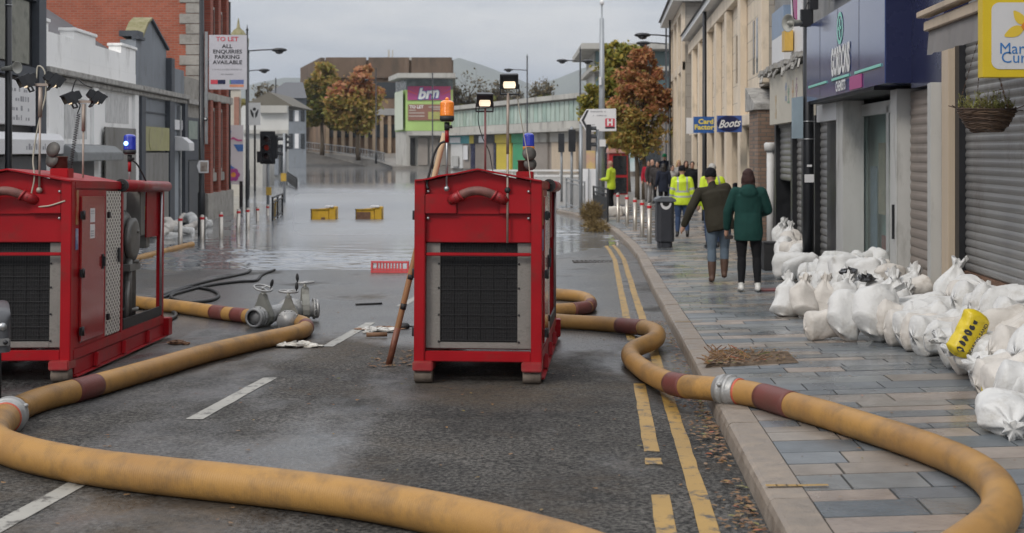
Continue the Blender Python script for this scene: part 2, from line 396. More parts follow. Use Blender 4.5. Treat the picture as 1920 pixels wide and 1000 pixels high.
# --- flood water
m = bpy.data.materials.new('flood_water'); t, b = nodes(m); N = t.nodes; L = t.links
b.inputs['Base Color'].default_value = (.19, .197, .205, 1); b.inputs['Roughness'].default_value = .03; b.inputs['IOR'].default_value = 1.6; b.inputs['Specular IOR Level'].default_value = .9
tc = N.new('ShaderNodeTexCoord')
def wat(sx, sy, sc, det):
    mp = N.new('ShaderNodeMapping'); mp.inputs['Scale'].default_value = (sx, sy, 1); L.new(tc.outputs['Object'], mp.inputs[0])
    n = N.new('ShaderNodeTexNoise'); n.inputs['Scale'].default_value = sc; n.inputs['Detail'].default_value = det; L.new(mp.outputs[0], n.inputs[0]); return n.outputs[0]
ad = N.new('ShaderNodeMath'); ad.operation = 'ADD'; L.new(wat(1, 1.6, 2.4, 2), ad.inputs[0])
m2 = N.new('ShaderNodeMath'); m2.operation = 'MULTIPLY'; m2.inputs[1].default_value = .25; L.new(wat(1, 1.2, 11, 2), m2.inputs[0]); L.new(m2.outputs[0], ad.inputs[1])
msk = N.new('ShaderNodeMapRange'); msk.inputs[1].default_value = .42; msk.inputs[2].default_value = .62; msk.inputs[3].default_value = .004; msk.inputs[4].default_value = .016   # calm lanes between ruffled ones
L.new(wat(.25, 1, .22, 2), msk.inputs[0])
bp = N.new('ShaderNodeBump'); bp.inputs['Distance'].default_value = .12; calm = N.new('ShaderNodeMapRange'); calm.inputs[1].default_value = 62; calm.inputs[2].default_value = 92; calm.inputs[3].default_value = 1; calm.inputs[4].default_value = .1; sy_ = N.new('ShaderNodeSeparateXYZ'); L.new(tc.outputs['Object'], sy_.inputs[0]); L.new(sy_.outputs[1], calm.inputs[0]); mm = N.new('ShaderNodeMath'); mm.operation = 'MULTIPLY'; L.new(msk.outputs[0], mm.inputs[0]); L.new(calm.outputs[0], mm.inputs[1]); L.new(mm.outputs[0], bp.inputs['Strength']); L.new(ad.outputs[0], bp.inputs['Height']); L.new(bp.outputs[0], b.inputs['Normal'])
dv = N.new('ShaderNodeMath'); dv.operation = 'DIVIDE'; L.new(sy_.outputs[0], dv.inputs[0]); L.new(sy_.outputs[1], dv.inputs[1])
lee = N.new('ShaderNodeMapRange'); lee.inputs[1].default_value = -.215; lee.inputs[2].default_value = -.165; L.new(dv.outputs[0], lee.inputs[0])
m3 = N.new('ShaderNodeMath'); m3.operation = 'MULTIPLY'; L.new(lee.outputs[0], m3.inputs[0]); L.new(calm.outputs[0], m3.inputs[1])
lr = N.new('ShaderNodeMapRange'); lr.inputs[1].default_value = .015; lr.inputs[2].default_value = .045; lr.inputs[3].default_value = 1; lr.inputs[4].default_value = .15; L.new(dv.outputs[0], lr.inputs[0])
nb_ = N.new('ShaderNodeMapRange'); nb_.inputs[1].default_value = 27; nb_.inputs[2].default_value = 35; nb_.inputs[3].default_value = .35; L.new(sy_.outputs[1], nb_.inputs[0])
m4 = N.new('ShaderNodeMath'); m4.operation = 'MULTIPLY'; L.new(lr.outputs[0], m4.inputs[0]); L.new(nb_.outputs[0], m4.inputs[1]); m5 = N.new('ShaderNodeMath'); m5.operation = 'MULTIPLY'; L.new(m3.outputs[0], m5.inputs[0]); L.new(m4.outputs[0], m5.inputs[1]); m3 = m5
nr_ = N.new('ShaderNodeMapRange'); nr_.inputs[3].default_value = .05; nr_.inputs[4].default_value = .3; L.new(m3.outputs[0], nr_.inputs[0]); L.new(nr_.outputs[0], b.inputs['Roughness'])   # fine wind ripple in the open, glassy in the lee of the terrace and far out
# wind ripples are real waves between 20 m and 90 m out; the water beyond lies calm
NR, NC = 1000, 230
dr = 19.5 + (90 - 19.5) * np.linspace(0, 1, NR) ** 1.08
uu = np.linspace(-.40, .17, NC)
Y, U = np.meshgrid(dr, uu, indexing='ij'); Xw = U * (Y + 4)
rw = np.random.RandomState(3); Z = np.zeros_like(Y)
for k in range(26):
    lam = .22 * (4.5 ** rw.rand()); th = rw.normal(0, .42); kx, ky = math.sin(th) * 2 * math.pi / lam, math.cos(th) * 2 * math.pi / lam
    Z += .017 / math.hypot(kx, ky) * np.sin(kx * Xw + ky * Y + rw.rand() * 6.28)
pt_ = np.zeros_like(Y)
for k in range(9):
    pt_ += np.sin(Xw * rw.uniform(.05, .3) + Y * rw.uniform(.12, .5) + rw.rand() * 6.28)
amp = np.clip(.6 + .18 * pt_, .15, 1.1) * (1 + 1.3 * np.exp(-((Y - 28) / 3.5) ** 2)) * np.clip((Y - 20) / 6, 0, 1) * np.clip((89 - Y) / 10, 0, 1) * np.clip((U + .40) / .05, 0, 1) * np.clip((.17 - U) / .03, 0, 1)
Z *= amp
me = bpy.data.meshes.new('flood_water')
vs = np.stack([Xw, Y, Z], -1).reshape(-1, 3); ex = [(-60, 19.5, 0), (40, 19.5, 0), (-60, 90, 0), (40, 90, 0), (-110, 240, 0), (70, 240, 0)]; n0 = len(vs); vs = np.vstack([vs, np.array(ex)])
ii = (np.arange(NR - 1)[:, None] * NC + np.arange(NC - 1)[None, :]).reshape(-1); quads = np.stack([ii, ii + 1, ii + NC + 1, ii + NC], -1)
extra = np.array([[n0, 0, (NR - 1) * NC, n0 + 2], [NC - 1, n0 + 1, n0 + 3, NR * NC - 1], [n0 + 2, n0 + 3, n0 + 5, n0 + 4]]); F_ = np.vstack([quads, extra]).astype(np.int32)
me.vertices.add(len(vs)); me.vertices.foreach_set('co', vs.astype(np.float32).ravel()); me.loops.add(F_.size); me.loops.foreach_set('vertex_index', F_.ravel())
me.polygons.add(len(F_)); me.polygons.foreach_set('loop_start', np.arange(0, F_.size, 4, dtype=np.int32)); me.polygons.foreach_set('use_smooth', [True] * len(F_)); me.update(calc_edges=True); me.validate(); me.materials.append(m)
wo_ = bpy.data.objects.new('flood_water', me); COL.objects.link(wo_); tag(wo_, kind='structure')

# --- pavement slabs (each slab loose in one mesh, colour by slab), bedding under them, kerb stones
PAV = island_mat('paving', [(0, (0.1, 0.116, 0.129)), (0.16, (0.135, 0.15, 0.163)), (0.3, (0.165, 0.174, 0.176)), (0.4, (0.21, 0.188, 0.165)), (0.48, (0.265, 0.22, 0.187)), (0.62, (0.118, 0.131, 0.144)), (0.78, (0.209, 0.183, 0.159)), (0.9, (0.147, 0.155, 0.158))], rough=.33, rvar=.17, spec=.85, scale=3.5, bump=.25, bscale=45, wet=1.1, var=.38)
rng = random.Random(5)
mb = MB(); d = 2.2
while d < 48:
    h = rng.choice([.16, .2, .24, .27, .3]) * (1 if d < 30 else 1.6)
    sk = .03
    u = uk(d) + .19
    first = True
    while u < 7.5:
        L_ = rng.uniform(.32, .85); 
        if first: L_ *= rng.uniform(.3, 1); first = False
        g = .0055
        def pt(uu, dd):
            dd2 = dd + sk * (uu - .7); x = uu + .0725 * dd2
            return (x, dd2, pz(x, dd2) + dz)
        dz = rng.uniform(-.0015, .0015)
        u0 = max(u, uk(d) + .19); u1 = min(u + L_, 7.5)
        a, b_, c, e_ = (u0 + g, d + g), (u1 - g, d + g), (u1 - g, d + h - g), (u0 + g, d + h - g)
        q = [pt(*p) for p in (a, b_, c, e_)]
        lo = [(x, y, z - .02) for x, y, z in q]
        mb.add(q + lo, [(0, 1, 2, 3), (0, 4, 5, 1), (1, 5, 6, 2), (2, 6, 7, 3), (3, 7, 4, 0)])
        u += L_
    d += h
mb.build('pavement', PAV, kind='structure', recenter=False)
BED = pmat('bedding', (.03, .028, .025), .85, bump=.3)
mb = MB(); dd = [2 + .8 * i for i in range(58)]
for a, b_ in zip(dd, dd[1:]):
    def p2(u, d): x = u + .0725 * d; return (x, d, pz(x, d) - .007)
    for (ua, ub) in ((0, 3.2), (3.2, 7.4)):
        mb.add([p2(uk(a) + .15 + ua if ua == 0 else 3.2, a), p2(ub, a), p2(ub, b_), p2(uk(b_) + .15 + ua if ua == 0 else 3.2, b_)], [(0, 1, 2, 3)])
mb.build('pavement_bed', BED, kind='structure', recenter=False)
# far paved square behind the kerb line
FARP = pmat('far_paving', (.2, .185, .165), .4, var=.3, scale=.8, bump=.1)
mb = MB()
mb.add([S(-2, 46, .125), S(9, 46, .125), S(14, 80, .2), S(14, 126, .28), S(-14, 126, .28), S(-10, 108, .2), S(-2.5, 60, .15)], [(0, 1, 2, 3, 4, 5, 6)])
mb.add([S(-2, 46, .125), S(-2.5, 60, .15), S(-10, 108, .2), S(-14, 126, .28), S(-14, 126, -.5), S(-10, 108, -.5), S(-2.5, 60, -.5), S(-2, 46, -.5)], [(0, 1, 6, 7), (1, 2, 5, 6), (2, 3, 4, 5)])
mb.build('far_pavement', FARP, kind='structure', recenter=False)
KERB = island_mat('kerb_granite', [(0, (.2, .168, .138)), (.5, (.245, .205, .168)), (1, (.22, .182, .15))], rough=.6, rvar=.2, scale=9, bump=.35, bscale=90, var=.3)
mb = MB(); d = 2.0
prof = [(0.0, -.2), (.012, -.035), (.022, -.01), (.04, 0.0), (.188, 0.004), (.188, -.2)]   # across, relative to the kerb top
while d < 45:
    L_ = rng.uniform(.78, .95); d1 = d + L_ - .008; nseg = 3
    rows = []
    dz = rng.uniform(-.003, .003); du = rng.uniform(-.004, .004)
    for k in range(nseg + 1):
        dk = d + (d1 - d) * k / nseg; x = uk(dk) + .0725 * dk
        top = pz(x, dk)
        rows += [(x + a + du, dk, top + h + dz) for a, h in prof]
    n = len(prof)
    fs = [(k * n + i, (k + 1) * n + i, (k + 1) * n + i + 1, k * n + i + 1) for k in range(nseg) for i in range(n - 1)]
    fs += [tuple(range(n)), tuple(nseg * n + i for i in reversed(range(n)))]
    mb.add(rows, fs); d += L_
mb.build('kerb', KERB, kind='structure', recenter=False)

# --- painted lines: worn thermoplastic 4 mm over the asphalt
def worn(name, c, wear, sc=9):
    m = bpy.data.materials.new(name); t, b = nodes(m); N = t.nodes; L = t.links
    tc = N.new('ShaderNodeTexCoord'); nz = N.new('ShaderNodeTexNoise'); nz.inputs['Scale'].default_value = sc; nz.inputs['Detail'].default_value = 9; nz.inputs['Roughness'].default_value = .72
    L.new(tc.outputs['Object'], nz.inputs[0])
    r = N.new('ShaderNodeMapRange'); r.inputs[1].default_value = wear - .05; r.inputs[2].default_value = wear + .05; L.new(nz.outputs[0], r.inputs[0])
    n2 = N.new('ShaderNodeTexNoise'); n2.inputs['Scale'].default_value = 2.5; n2.inputs['Detail'].default_value = 5; L.new(tc.outputs['Object'], n2.inputs[0])
    cc = N.new('ShaderNodeMixRGB'); cc.inputs[1].default_value = (*c, 1); cc.inputs[2].default_value = (*(x * .55 for x in c), 1); L.new(n2.outputs[0], cc.inputs[0])
    mx = N.new('ShaderNodeMixRGB'); mx.inputs[1].default_value = (.055, .052, .048, 1); L.new(r.outputs[0], mx.inputs[0]); L.new(cc.outputs[0], mx.inputs[2])
    L.new(mx.outputs[0], b.inputs['Base Color']); b.inputs['Roughness'].default_value = .5
    bp = N.new('ShaderNodeBump'); bp.inputs['Strength'].default_value = .4; bp.inputs['Distance'].default_value = .006
    n3 = N.new('ShaderNodeTexNoise'); n3.inputs['Scale'].default_value = 130; L.new(tc.outputs['Object'], n3.inputs[0]); L.new(n3.outputs[0], bp.inputs['Height']); L.new(bp.outputs[0], b.inputs['Normal'])
    return m
YEL = worn('yellow_line_paint', (.46, .28, .07), .43); WHT = worn('white_line_paint', (.42, .41, .37), .42)
def strip(mb, ufn, w, d0, d1, step=.25, lift=.004, rag=0.0):
    n = max(2, int((d1 - d0) / step)); vs = []
    for k in range(n + 1):
        d = d0 + (d1 - d0) * k / n; u = ufn(d)
        for s in (-1, 1):
            x = u + .0725 * d + s * w / 2 + rng.uniform(-rag, rag); vs.append((x, d, gz(x, d) + lift))
    mb.add(vs, [(2 * k, 2 * k + 1, 2 * k + 3, 2 * k + 2) for k in range(n)])
fl = lambda d: uk(d) - .425; fr = lambda d: uk(d) - .245
mb = MB()
for a, b_ in ((2.5, 5.95), (6.62, 6.78), (6.95, 9.45), (12.2, 36)): strip(mb, fl, .085, a, b_, .2, rag=.004)
strip(mb, fr, .085, 2.5, 36, .2, rag=.004)
mb.build('yellow_line', YEL, kind='structure', recenter=False)
mb = MB()
for a, b_ in ((3.6, 6.25), (7.95, 9.75), (11.75, 13.95), (15.9, 18.1), (20.0, 22)): strip(mb, lambda d: -2.55, .105, a, b_, .2, rag=.004)
mb.build('lane_line', WHT, kind='structure', recenter=False)
# flat drain cover across the gutter and thin stray yellow marks on the kerb
IRON = pmat('iron_cover', (.06, .052, .045), .55, .6, bump=.4, bscale=200)
mb = MB(); g = onground(1113, 491, f=gz)
for k in range(9): mb.box(g.x - .38 + k * .085, g.x - .33 + k * .085, g.y - .2, g.y + .2, gz(g.x, g.y) + .002, gz(g.x, g.y) + .01)
mb.box(g.x - .4, g.x + .42, g.y - .24, g.y - .2, gz(g.x, g.y), gz(g.x, g.y) + .012); mb.box(g.x - .4, g.x + .42, g.y + .2, g.y + .24, gz(g.x, g.y) - .01, gz(g.x, g.y) + .008)
mb.build('drain_grate', IRON, label='flat iron drain grate set in the wet road by the yellow lines', cat='drain')
mb = MB()
for dd in (5.62, 8.05, 12.9):
    for k in range(6):
        x = uk(dd) + .0725 * dd + .03 + k * .045; mb.add([(x, dd, pz(x, dd) + .009), (x + .05, dd, pz(x + .05, dd) + .009), (x + .05, dd + .03, pz(x, dd) + .009), (x, dd + .03, pz(x, dd) + .009)], [(0, 1, 2, 3)])
mb.build('kerb_mark', YEL, kind='structure', recenter=False)

# --- far road bank: paved edge of the far shore, and hills beyond the town
mb = MB()
def far_strip(pts, w, mat, name):
    mb = MB(); n = len(pts)
    vs = [];
    for p in pts: vs += [Vector(p), Vector(p) + Vector((w, 3, .03)), Vector(p) - Vector((0, 0, 3.0))]
    mb.add(vs, [(3 * i, 3 * i + 1, 3 * i + 4, 3 * i + 3) for i in range(n - 1)] + [(3 * i + 2, 3 * i, 3 * i + 3, 3 * i + 5) for i in range(n - 1)])
    mb.build(name, mat, kind='structure', recenter=False)
far_strip([W(762, 315, 150), W(735, 313, 160), W(700, 300, 178), W(640, 291, 200), W(570, 283, 228), W(500, 284, 235), W(440, 285, 236)], 14, FARP, 'far_footpath')
mb = MB(); mb.add([W(736, 312, 150), W(866, 312, 150), W(900, 308, 160), W(700, 300, 178)], [(0, 1, 2, 3)]); mb.add([W(736, 312, 150), W(866, 312, 150), W(866, 325, 150), W(736, 325, 150)], [(3, 2, 1, 0)])
mb.build('far_forecourt', FARP, kind='structure', recenter=False)
HILL = pmat('hill_heather', (.075, .085, .055), .95, var=.35, scale=.004, coords='Object')
def hill(name, pts, d, seed):
    mb = MB(); rg = random.Random(seed); n = 60; rows = []
    for j, (dd, f) in enumerate(((d - 700, 0), (d - 350, .55), (d, 1), (d + 500, .5), (d + 900, 0))):
        for i in range(n + 1):
            px = pts[0][0] + (pts[-1][0] - pts[0][0]) * i / n; py = tab(pts, px)
            top = (HY - py) * d / F; h = top * f * (1 + .05 * mnoise.noise(Vector((i * .3, j, seed))))
            rows.append(((px - CX) * dd / F, dd, 2 + h))
    mb.add(rows, [(j * (n + 1) + i, j * (n + 1) + i + 1, (j + 1) * (n + 1) + i + 1, (j + 1) * (n + 1) + i) for j in range(4) for i in range(n)], 0, True)
    mb.build(name, HILL, kind='structure', recenter=False)
hill('hills', [(-400, 250), (300, 190), (440, 168), (520, 145), (600, 150), (700, 165), (800, 130), (862, 108), (930, 132), (1010, 165), (1060, 140), (1110, 122), (1200, 105), (1350, 120), (1700, 170), (2400, 240)], 5200, 3)

# --- damp air: fades the hills and the far bank
hz = bpy.data.materials.new('haze'); hz.use_nodes = True; t = hz.node_tree; t.nodes.clear()
o_ = t.nodes.new('ShaderNodeOutputMaterial'); v_ = t.nodes.new('ShaderNodeVolumePrincipled'); v_.inputs['Color'].default_value = (.82, .88, .97, 1); v_.inputs['Density'].default_value = .00013; v_.inputs['Anisotropy'].default_value = .1
t.links.new(v_.outputs[0], o_.inputs['Volume'])
mb = MB(); mb.box(-8800, 8800, -40, 6600, -2.2, 430); mb.build('haze', hz, kind='stuff', recenter=False)
# ================================================================== buildings
M = {}
M['shut_grey'] = pmat('shutter_grey', (.225, .22, .212), .42, .35, var=.22, scale=1.5, dirt=((.1, .085, .07), .35, 2.2), stretch=(1, 1, .3))
M['shut_taupe'] = pmat('shutter_taupe', (.235, .2, .175), .5, .1, var=.12, scale=1.5, dirt=((.13, .11, .09), .3, 2))
M['shut_dark'] = pmat('shutter_dark', (.075, .08, .088), .5, .2, dirt=((.12, .11, .1), .25, 2))
M['shut_blue'] = pmat('shutter_pale', (.3, .34, .37), .5, .2)
M['rust'] = pmat('rusty_iron', (.14, .075, .045), .8, .1, var=.5, scale=14, bump=.3)
M['beige'] = pmat('beige_paint', (.5, .41, .31), .6, var=.1, scale=2, dirt=((.25, .2, .15), .25, 3), stretch=(1, 1, .35))
M['offwhite'] = pmat('offwhite_paint', (.44, .44, .425), .55, var=.1, scale=2, dirt=((.2, .19, .17), .3, 3), stretch=(1, 1, .3))
M['white'] = pmat('white_paint', (.6, .6, .59), .5, var=.08, scale=2.5, dirt=((.3, .29, .26), .2, 3))
M['navy'] = pmat('navy_panel', (.016, .02, .062), .26, var=.1, scale=1.2, coat=.25)
M['gloss_navy'] = pmat('gloss_navy_sign', (.045, .07, .19), .12, var=.1, scale=.8, spec=.5, coat=.4, rvar=.04)
M['dark'] = pmat('dark_timber', (.022, .023, .026), .5, var=.3, scale=4)
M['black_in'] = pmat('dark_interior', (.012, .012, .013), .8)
M['render_grey'] = pmat('grey_render', (.24, .24, .24), .8, var=.2, scale=1.2, dirt=((.12, .11, .1), .3, 1.5), bump=.2)
M['alu'] = pmat('grey_aluminium', (.46, .47, .46), .38, .4, var=.1)
M['slate'] = pmat('slate_roof', (.07, .072, .08), .55, var=.35, scale=3, bump=.4, bscale=14)
M['awning'] = pmat('awning_fabric', (.2, .19, .185), .75, var=.12, scale=2.2, dirt=((.16, .15, .14), .25, 1.6), bump=.1, bscale=300)
M['glass_dark'] = pmat('shop_glass', (.02, .024, .028), .06, var=.2, spec=.8, rvar=.02)
M['lead'] = pmat('weathered_ledge', (.36, .35, .33), .8, var=.35, scale=5, dirt=((.1, .09, .08), .4, 6), bump=.5, bscale=30)
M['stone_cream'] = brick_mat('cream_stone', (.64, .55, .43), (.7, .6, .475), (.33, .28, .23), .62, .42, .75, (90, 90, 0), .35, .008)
M['stone_cream_shaded'] = brick_mat('cream_stone_shaded', (.36, .33, .29), (.4, .365, .32), (.24, .22, .2), .62, .42, .8, (90, 0, 0), .35, .008)  # same cream stone, darkened: the shade on end walls is in the colour
M['stone_plain'] = pmat('cream_stone_plain', (.68, .58, .455), .75, var=.14, scale=1.3, dirt=((.3, .26, .2), .3, 2.2), stretch=(1, 1, .4), bump=.15)
M['brick_brown'] = brick_mat('brown_brick', (.2, .13, .095), (.27, .18, .13), (.13, .115, .1), .22, .075, .85, (90, 0, 0), .5, .01)
M['brick_red_x'] = brick_mat('red_brick_gable', (.3, .075, .04), (.37, .1, .055), (.28, .17, .13), .225, .075, .85, (90, 0, 0), .42, .008)
M['brick_red'] = brick_mat('red_brick_front', (.24, .06, .04), (.32, .085, .055), (.2, .13, .1), .225, .075, .85, (90, 90, 0), .42, .008)
M['quoin'] = pmat('grey_quoin_stone', (.3, .285, .26), .85, var=.25, scale=2.2, dirt=((.12, .11, .09), .3, 3), bump=.4, bscale=25)
M['white_render'] = pmat('grimy_white_render', (.86, .86, .85), .75, var=.06, scale=.7, dirt=((.3, .29, .27), .3, 1.4), stretch=(1, 1, .45), bump=.2, bscale=25)
M['ghost'] = pmat('ghost_lettering', (.8, .8, .79), .8, c2=(.4, .4, .4), scale=7, stretch=(1, 1.6, .5), bump=.15)
M['slate_blue'] = pmat('slate_blue_paint', (.19, .21, .235), .65, var=.14, scale=1.1, dirt=((.09, .09, .09), .3, 2), stretch=(1, 1, .4))
M['slate_blue_dk'] = pmat('slate_blue_trim', (.06, .068, .082), .6, var=.2)
M['moss'] = pmat('mossy_coping', (.2, .19, .08), .95, c2=(.3, .27, .17), scale=5, bump=.6, bscale=20)
M['ply'] = pmat('yellowed_plywood', (.34, .33, .14), .7, c2=(.42, .4, .22), scale=3, dirt=((.2, .19, .12), .35, 3), stretch=(1, 1, .5))
M['brown_conc'] = pmat('brown_aggregate', (.2, .135, .09), .9, var=.3, scale=.35, dirt=((.07, .06, .05), .4, .5), bump=.3, bscale=8, stretch=(1, 1, .4))
M['tan_conc'] = pmat('tan_pier', (.32, .24, .165), .9, var=.25, scale=.5)
M['lime'] = pmat('lime_wall', (.36, .52, .17), .6, var=.1, scale=.3, dirt=((.3, .38, .2), .2, .5))
M['palegreen'] = pmat('pale_green_wall', (.53, .58, .47), .6, var=.08, scale=.3)
M['purple'] = pmat('magenta_sign', (.36, .06, .2), .45, var=.12, scale=.3)
M['sun_red'] = pmat('sunray_red', (.5, .07, .09), .5)
M['sign_brown'] = pmat('brown_board', (.25, .12, .09), .5, var=.2, scale=.4)
M['mint'] = island_mat('mint_cladding', [(0, (.3, .4, .35)), (.5, (.36, .45, .4)), (1, (.41, .48, .43))], rough=.5, scale=.6)
M['conc'] = pmat('pale_concrete', (.42, .41, .38), .85, var=.15, scale=.4, dirt=((.16, .15, .14), .4, .8), stretch=(1, 1, .3))
M['teal'] = pmat('teal_fascia', (.07, .28, .3), .5, var=.3, scale=1)
M['yellow'] = pmat('yellow_paint', (.55, .43, .05), .5, var=.08, scale=1)
M['green'] = pmat('green_paint', (.05, .3, .14), .5, var=.1, scale=1)
M['taupe_wall'] = pmat('taupe_wall', (.27, .24, .215), .8, var=.15, scale=.5)
M['steel'] = pmat('dull_steel', (.4, .41, .42), .38, .8, var=.15, scale=4)
M['black_metal'] = pmat('black_metal', (.018, .019, .022), .42, .2, var=.3, scale=4, spec=.6)
M['txt_white'] = pmat('lettering_white', (.72, .72, .71), .5, var=.05)
M['txt_black'] = pmat('lettering_black', (.03, .03, .035), .5)
M['txt_yellow'] = pmat('lettering_yellow', (.72, .58, .1), .5, var=.05)
M['txt_grey'] = pmat('lettering_faded', (.3, .3, .32), .6, var=.2)
M['txt_red'] = pmat('lettering_red', (.55, .06, .09), .5, var=.05)
M['txt_blue'] = pmat('lettering_blue', (.03, .16, .42), .5, var=.05)
M['sign_white'] = pmat('sign_white', (.68, .68, .69), .4, var=.05, scale=1)
M['sign_blue'] = pmat('sign_blue', (.022, .1, .33), .35, var=.12, scale=1.5)
M['amber_box'] = pmat('amber_box', (.6, .38, .08), .5)

def shutter(mb, u, d0, d1, z0, z1, pitch=.085, amp=.014, ends=(0, 0), mi=0):
    n = int((z1 - z0) / pitch * 5); 
    rows = []
    for k in range(n + 1):
        z = z0 + (z1 - z0) * k / n; ph = ((z - z0) / pitch) % 1
        o = amp * (1 - abs(2 * ph - 1) ** 2.5)
        rows += [(u - o, d0, z), (u - o, d1, z)]
    mb.add(rows, [(2 * k, 2 * k + 1, 2 * k + 3, 2 * k + 2) for k in range(n)], mi)
    mb.box(u + .03, u + .06, min(d0, d1), max(d0, d1), z0 + .001, z1 - .001, mi)

# ---------------- right side, nearest first -------------------------------------------------
bd = thing('charity_shop', 'nearest shop on the pavement with a wide grey roller shutter and grey awning', 'shop', S(3.25, 9, .6))
mb = MB(S); mb.box(3.4, 10, 4.5, 11.96, -.5, 7.5); mb.box(3.3, 3.4, 4.5, 11.6, 3.35, 4.6); mb.build('wall', M['render_grey'], bd)
mb = MB(S); shutter(mb, 3.27, 4.6, 11.58, 1.12, 3.35, .072, .015); mb.build('roller_shutter', M['shut_grey'], bd, label='grey ribbed roller shutter, closed')
mb = MB(S); mb.box(3.24, 3.3, 4.6, 11.58, 1.04, 1.118); mb.build('shutter_bottom_rail', M['rust'], bd)
mb = MB(S); mb.box(3.26, 3.42, 4.6, 11.58, .2, 1.036); mb.build('stall_riser', M['shut_dark'], bd)
mb = MB(S); mb.box(3.14, 3.4, 11.7, 11.94, .2, 3.34); mb.build('pilaster', M['beige'], bd, bevel=.006)
mb = MB(S); mb.box(3.2, 3.4, 11.56, 11.697, .2, 3.3); mb.build('shutter_gap', M['black_metal'], bd)  # shade of the gap beside the shutter, put in as a black box
aw = MB(S); aw.box(2.54, 2.66, 8.25, 10.2, 3.15, 3.225); aw.box(2.5, 2.6, 8.25, 10.28, 3.262, 3.31); aw.box(2.61, 3.29, 8.25, 10.16, 3.228, 3.258)
awo = aw.build('awning', M['beige'], bd, bevel=.006)
mb = MB(S); n = 44
vs = []
for k in range(n + 1):
    d = 8.26 + (10.17 - 8.26) * k / n; w = .006 * math.sin(k * 1.3) + .006 * math.sin(k * .47)
    vs += [(2.575, d, 3.152), (2.56 + w * .6, d, 3.05), (2.55 + w, d, 2.955 + .003 * math.sin(k * .9))]
mb.add(vs, [(3 * k + j, 3 * k + j + 1, 3 * k + j + 4, 3 * k + j + 3) for k in range(n) for j in range(2)], 0, True)
vs2 = [(3.28, 10.17, 3.2), (3.28, 10.17, 3.1)]
mb.build('valance', M['awning'], awo)

bd = thing('navy_fascia_shop', 'narrow shop with a taupe shutter under a plain navy fascia', 'shop', S(3.25, 13, .5))
mb = MB(S); mb.box(3.4, 10, 11.97, 14.02, -.5, 7.6); mb.build('wall', M['render_grey'], bd)
mb = MB(S); shutter(mb, 3.26, 12.14, 13.6, .3, 2.82, .098, .015); mb.build('roller_shutter', M['shut_taupe'], bd)
mb = MB(S); mb.box(3.055, 3.4, 11.97, 12.13, .2, 2.84); mb.box(3.04, 3.4, 11.955, 12.0, .2, 2.84); mb.build('pilaster', M['offwhite'], bd, bevel=.006, label='off-white square pilaster')
mb = MB(S); mb.box(3.12, 3.4, 13.62, 14.0, .2, 2.86); mb.box(3.105, 3.12, 13.62, 13.7, .2, 2.86); mb.build('door_post', M['offwhite'], bd, bevel=.005)
mb = MB(S); mb.box(3.095, 3.12, 13.78, 13.81, 1.25, 1.62); mb.build('handle', M['black_metal'], bd)
mb = MB(S); mb.box(3.17, 3.4, 11.97, 13.25, 2.845, 4.6); mb.build('fascia', M['navy'], bd)

bd = thing('pharmacy', 'pharmacy with a glass door recessed under a long glossy navy fascia', 'shop', S(3.25, 16, .45))
mb = MB(S); mb.box(3.9, 10, 14.03, 17.29, -.5, 2.9); mb.box(3.22, 10, 14.03, 18.4, 2.91, 8.5); mb.build('wall', M['render_grey'], bd)
mb = MB(S); mb.box(2.95, 3.9, 14.03, 18.38, 2.865, 2.905); mb.build('soffit', M['dark'], bd)
mb = MB(S); mb.box(3.12, 3.4, 16.78, 17.27, .2, 2.86); mb.build('door_post', M['offwhite'], bd, bevel=.005)
mb = MB(S)
for a, b_ in ((14.5, 14.62), (15.15, 15.3), (16.85, 16.97), (17.1, 17.25)): mb.box(3.36, 3.46, a, b_, .2, 2.74)
mb.box(3.36, 3.46, 14.03, 17.28, 2.65, 2.8); mb.box(3.36, 3.46, 14.03, 17.28, .2, .42); mb.box(3.42, 3.47, 16.97, 17.1, .42, 2.65)
mb.build('door_frame', M['alu'], bd, bevel=.004)
GL = bpy.data.materials.new('door_glass'); GL.use_nodes = True; t_ = GL.node_tree; t_.nodes.clear()
o_ = t_.nodes.new('ShaderNodeOutputMaterial'); g_ = t_.nodes.new('ShaderNodeBsdfGlossy'); g_.inputs['Roughness'].default_value = .03; g_.inputs[0].default_value = (.8, .85, .85, 1); tr_ = t_.nodes.new('ShaderNodeBsdfTransparent'); tr_.inputs[0].default_value = (.82, .9, .88, 1); mx_ = t_.nodes.new('ShaderNodeMixShader'); mx_.inputs[0].default_value = .22
t_.links.new(tr_.outputs[0], mx_.inputs[1]); t_.links.new(g_.outputs[0], mx_.inputs[2]); t_.links.new(mx_.outputs[0], o_.inputs[0])
mb = MB(S); mb.box(3.405, 3.411, 14.62, 15.15, .42, 2.65); mb.box(3.405, 3.411, 15.3, 16.85, .42, 2.65); mb.build('glass_pane', GL, bd)
mb = MB(S); mb.box(3.56, 3.6, 14.1, 17.2, .3, 2.8); mb.build('inner_screen', pmat('shop_inside', (.6, .62, .62), .6, c2=(.4, .42, .44), scale=1.2), bd)
pos = [(14.75, 15.05, 1.7, 2.45, (.3, .38, .1)), (15.4, 15.8, 1.2, 2.2, (.1, .34, .36)), (15.9, 16.3, 1.4, 2.3, (.5, .3, .22)), (16.35, 16.75, .9, 2.0, (.2, .22, .36)), (14.7, 15.5, .75, 1.1, (.35, .06, .07)), (15.6, 16.0, .5, 1.15, (.42, .05, .06)), (15.1, 15.35, 1.2, 2.1, (.4, .45, .45))]
for k, (a, b_, z0, z1, c) in enumerate(pos):
    mb = MB(S); mb.box(3.50 - k * .008, 3.506 - k * .008, a, b_, z0, z1)
    mb.build('poster', pmat('poster_%d' % k, c, .5, var=.35, scale=6), bd)
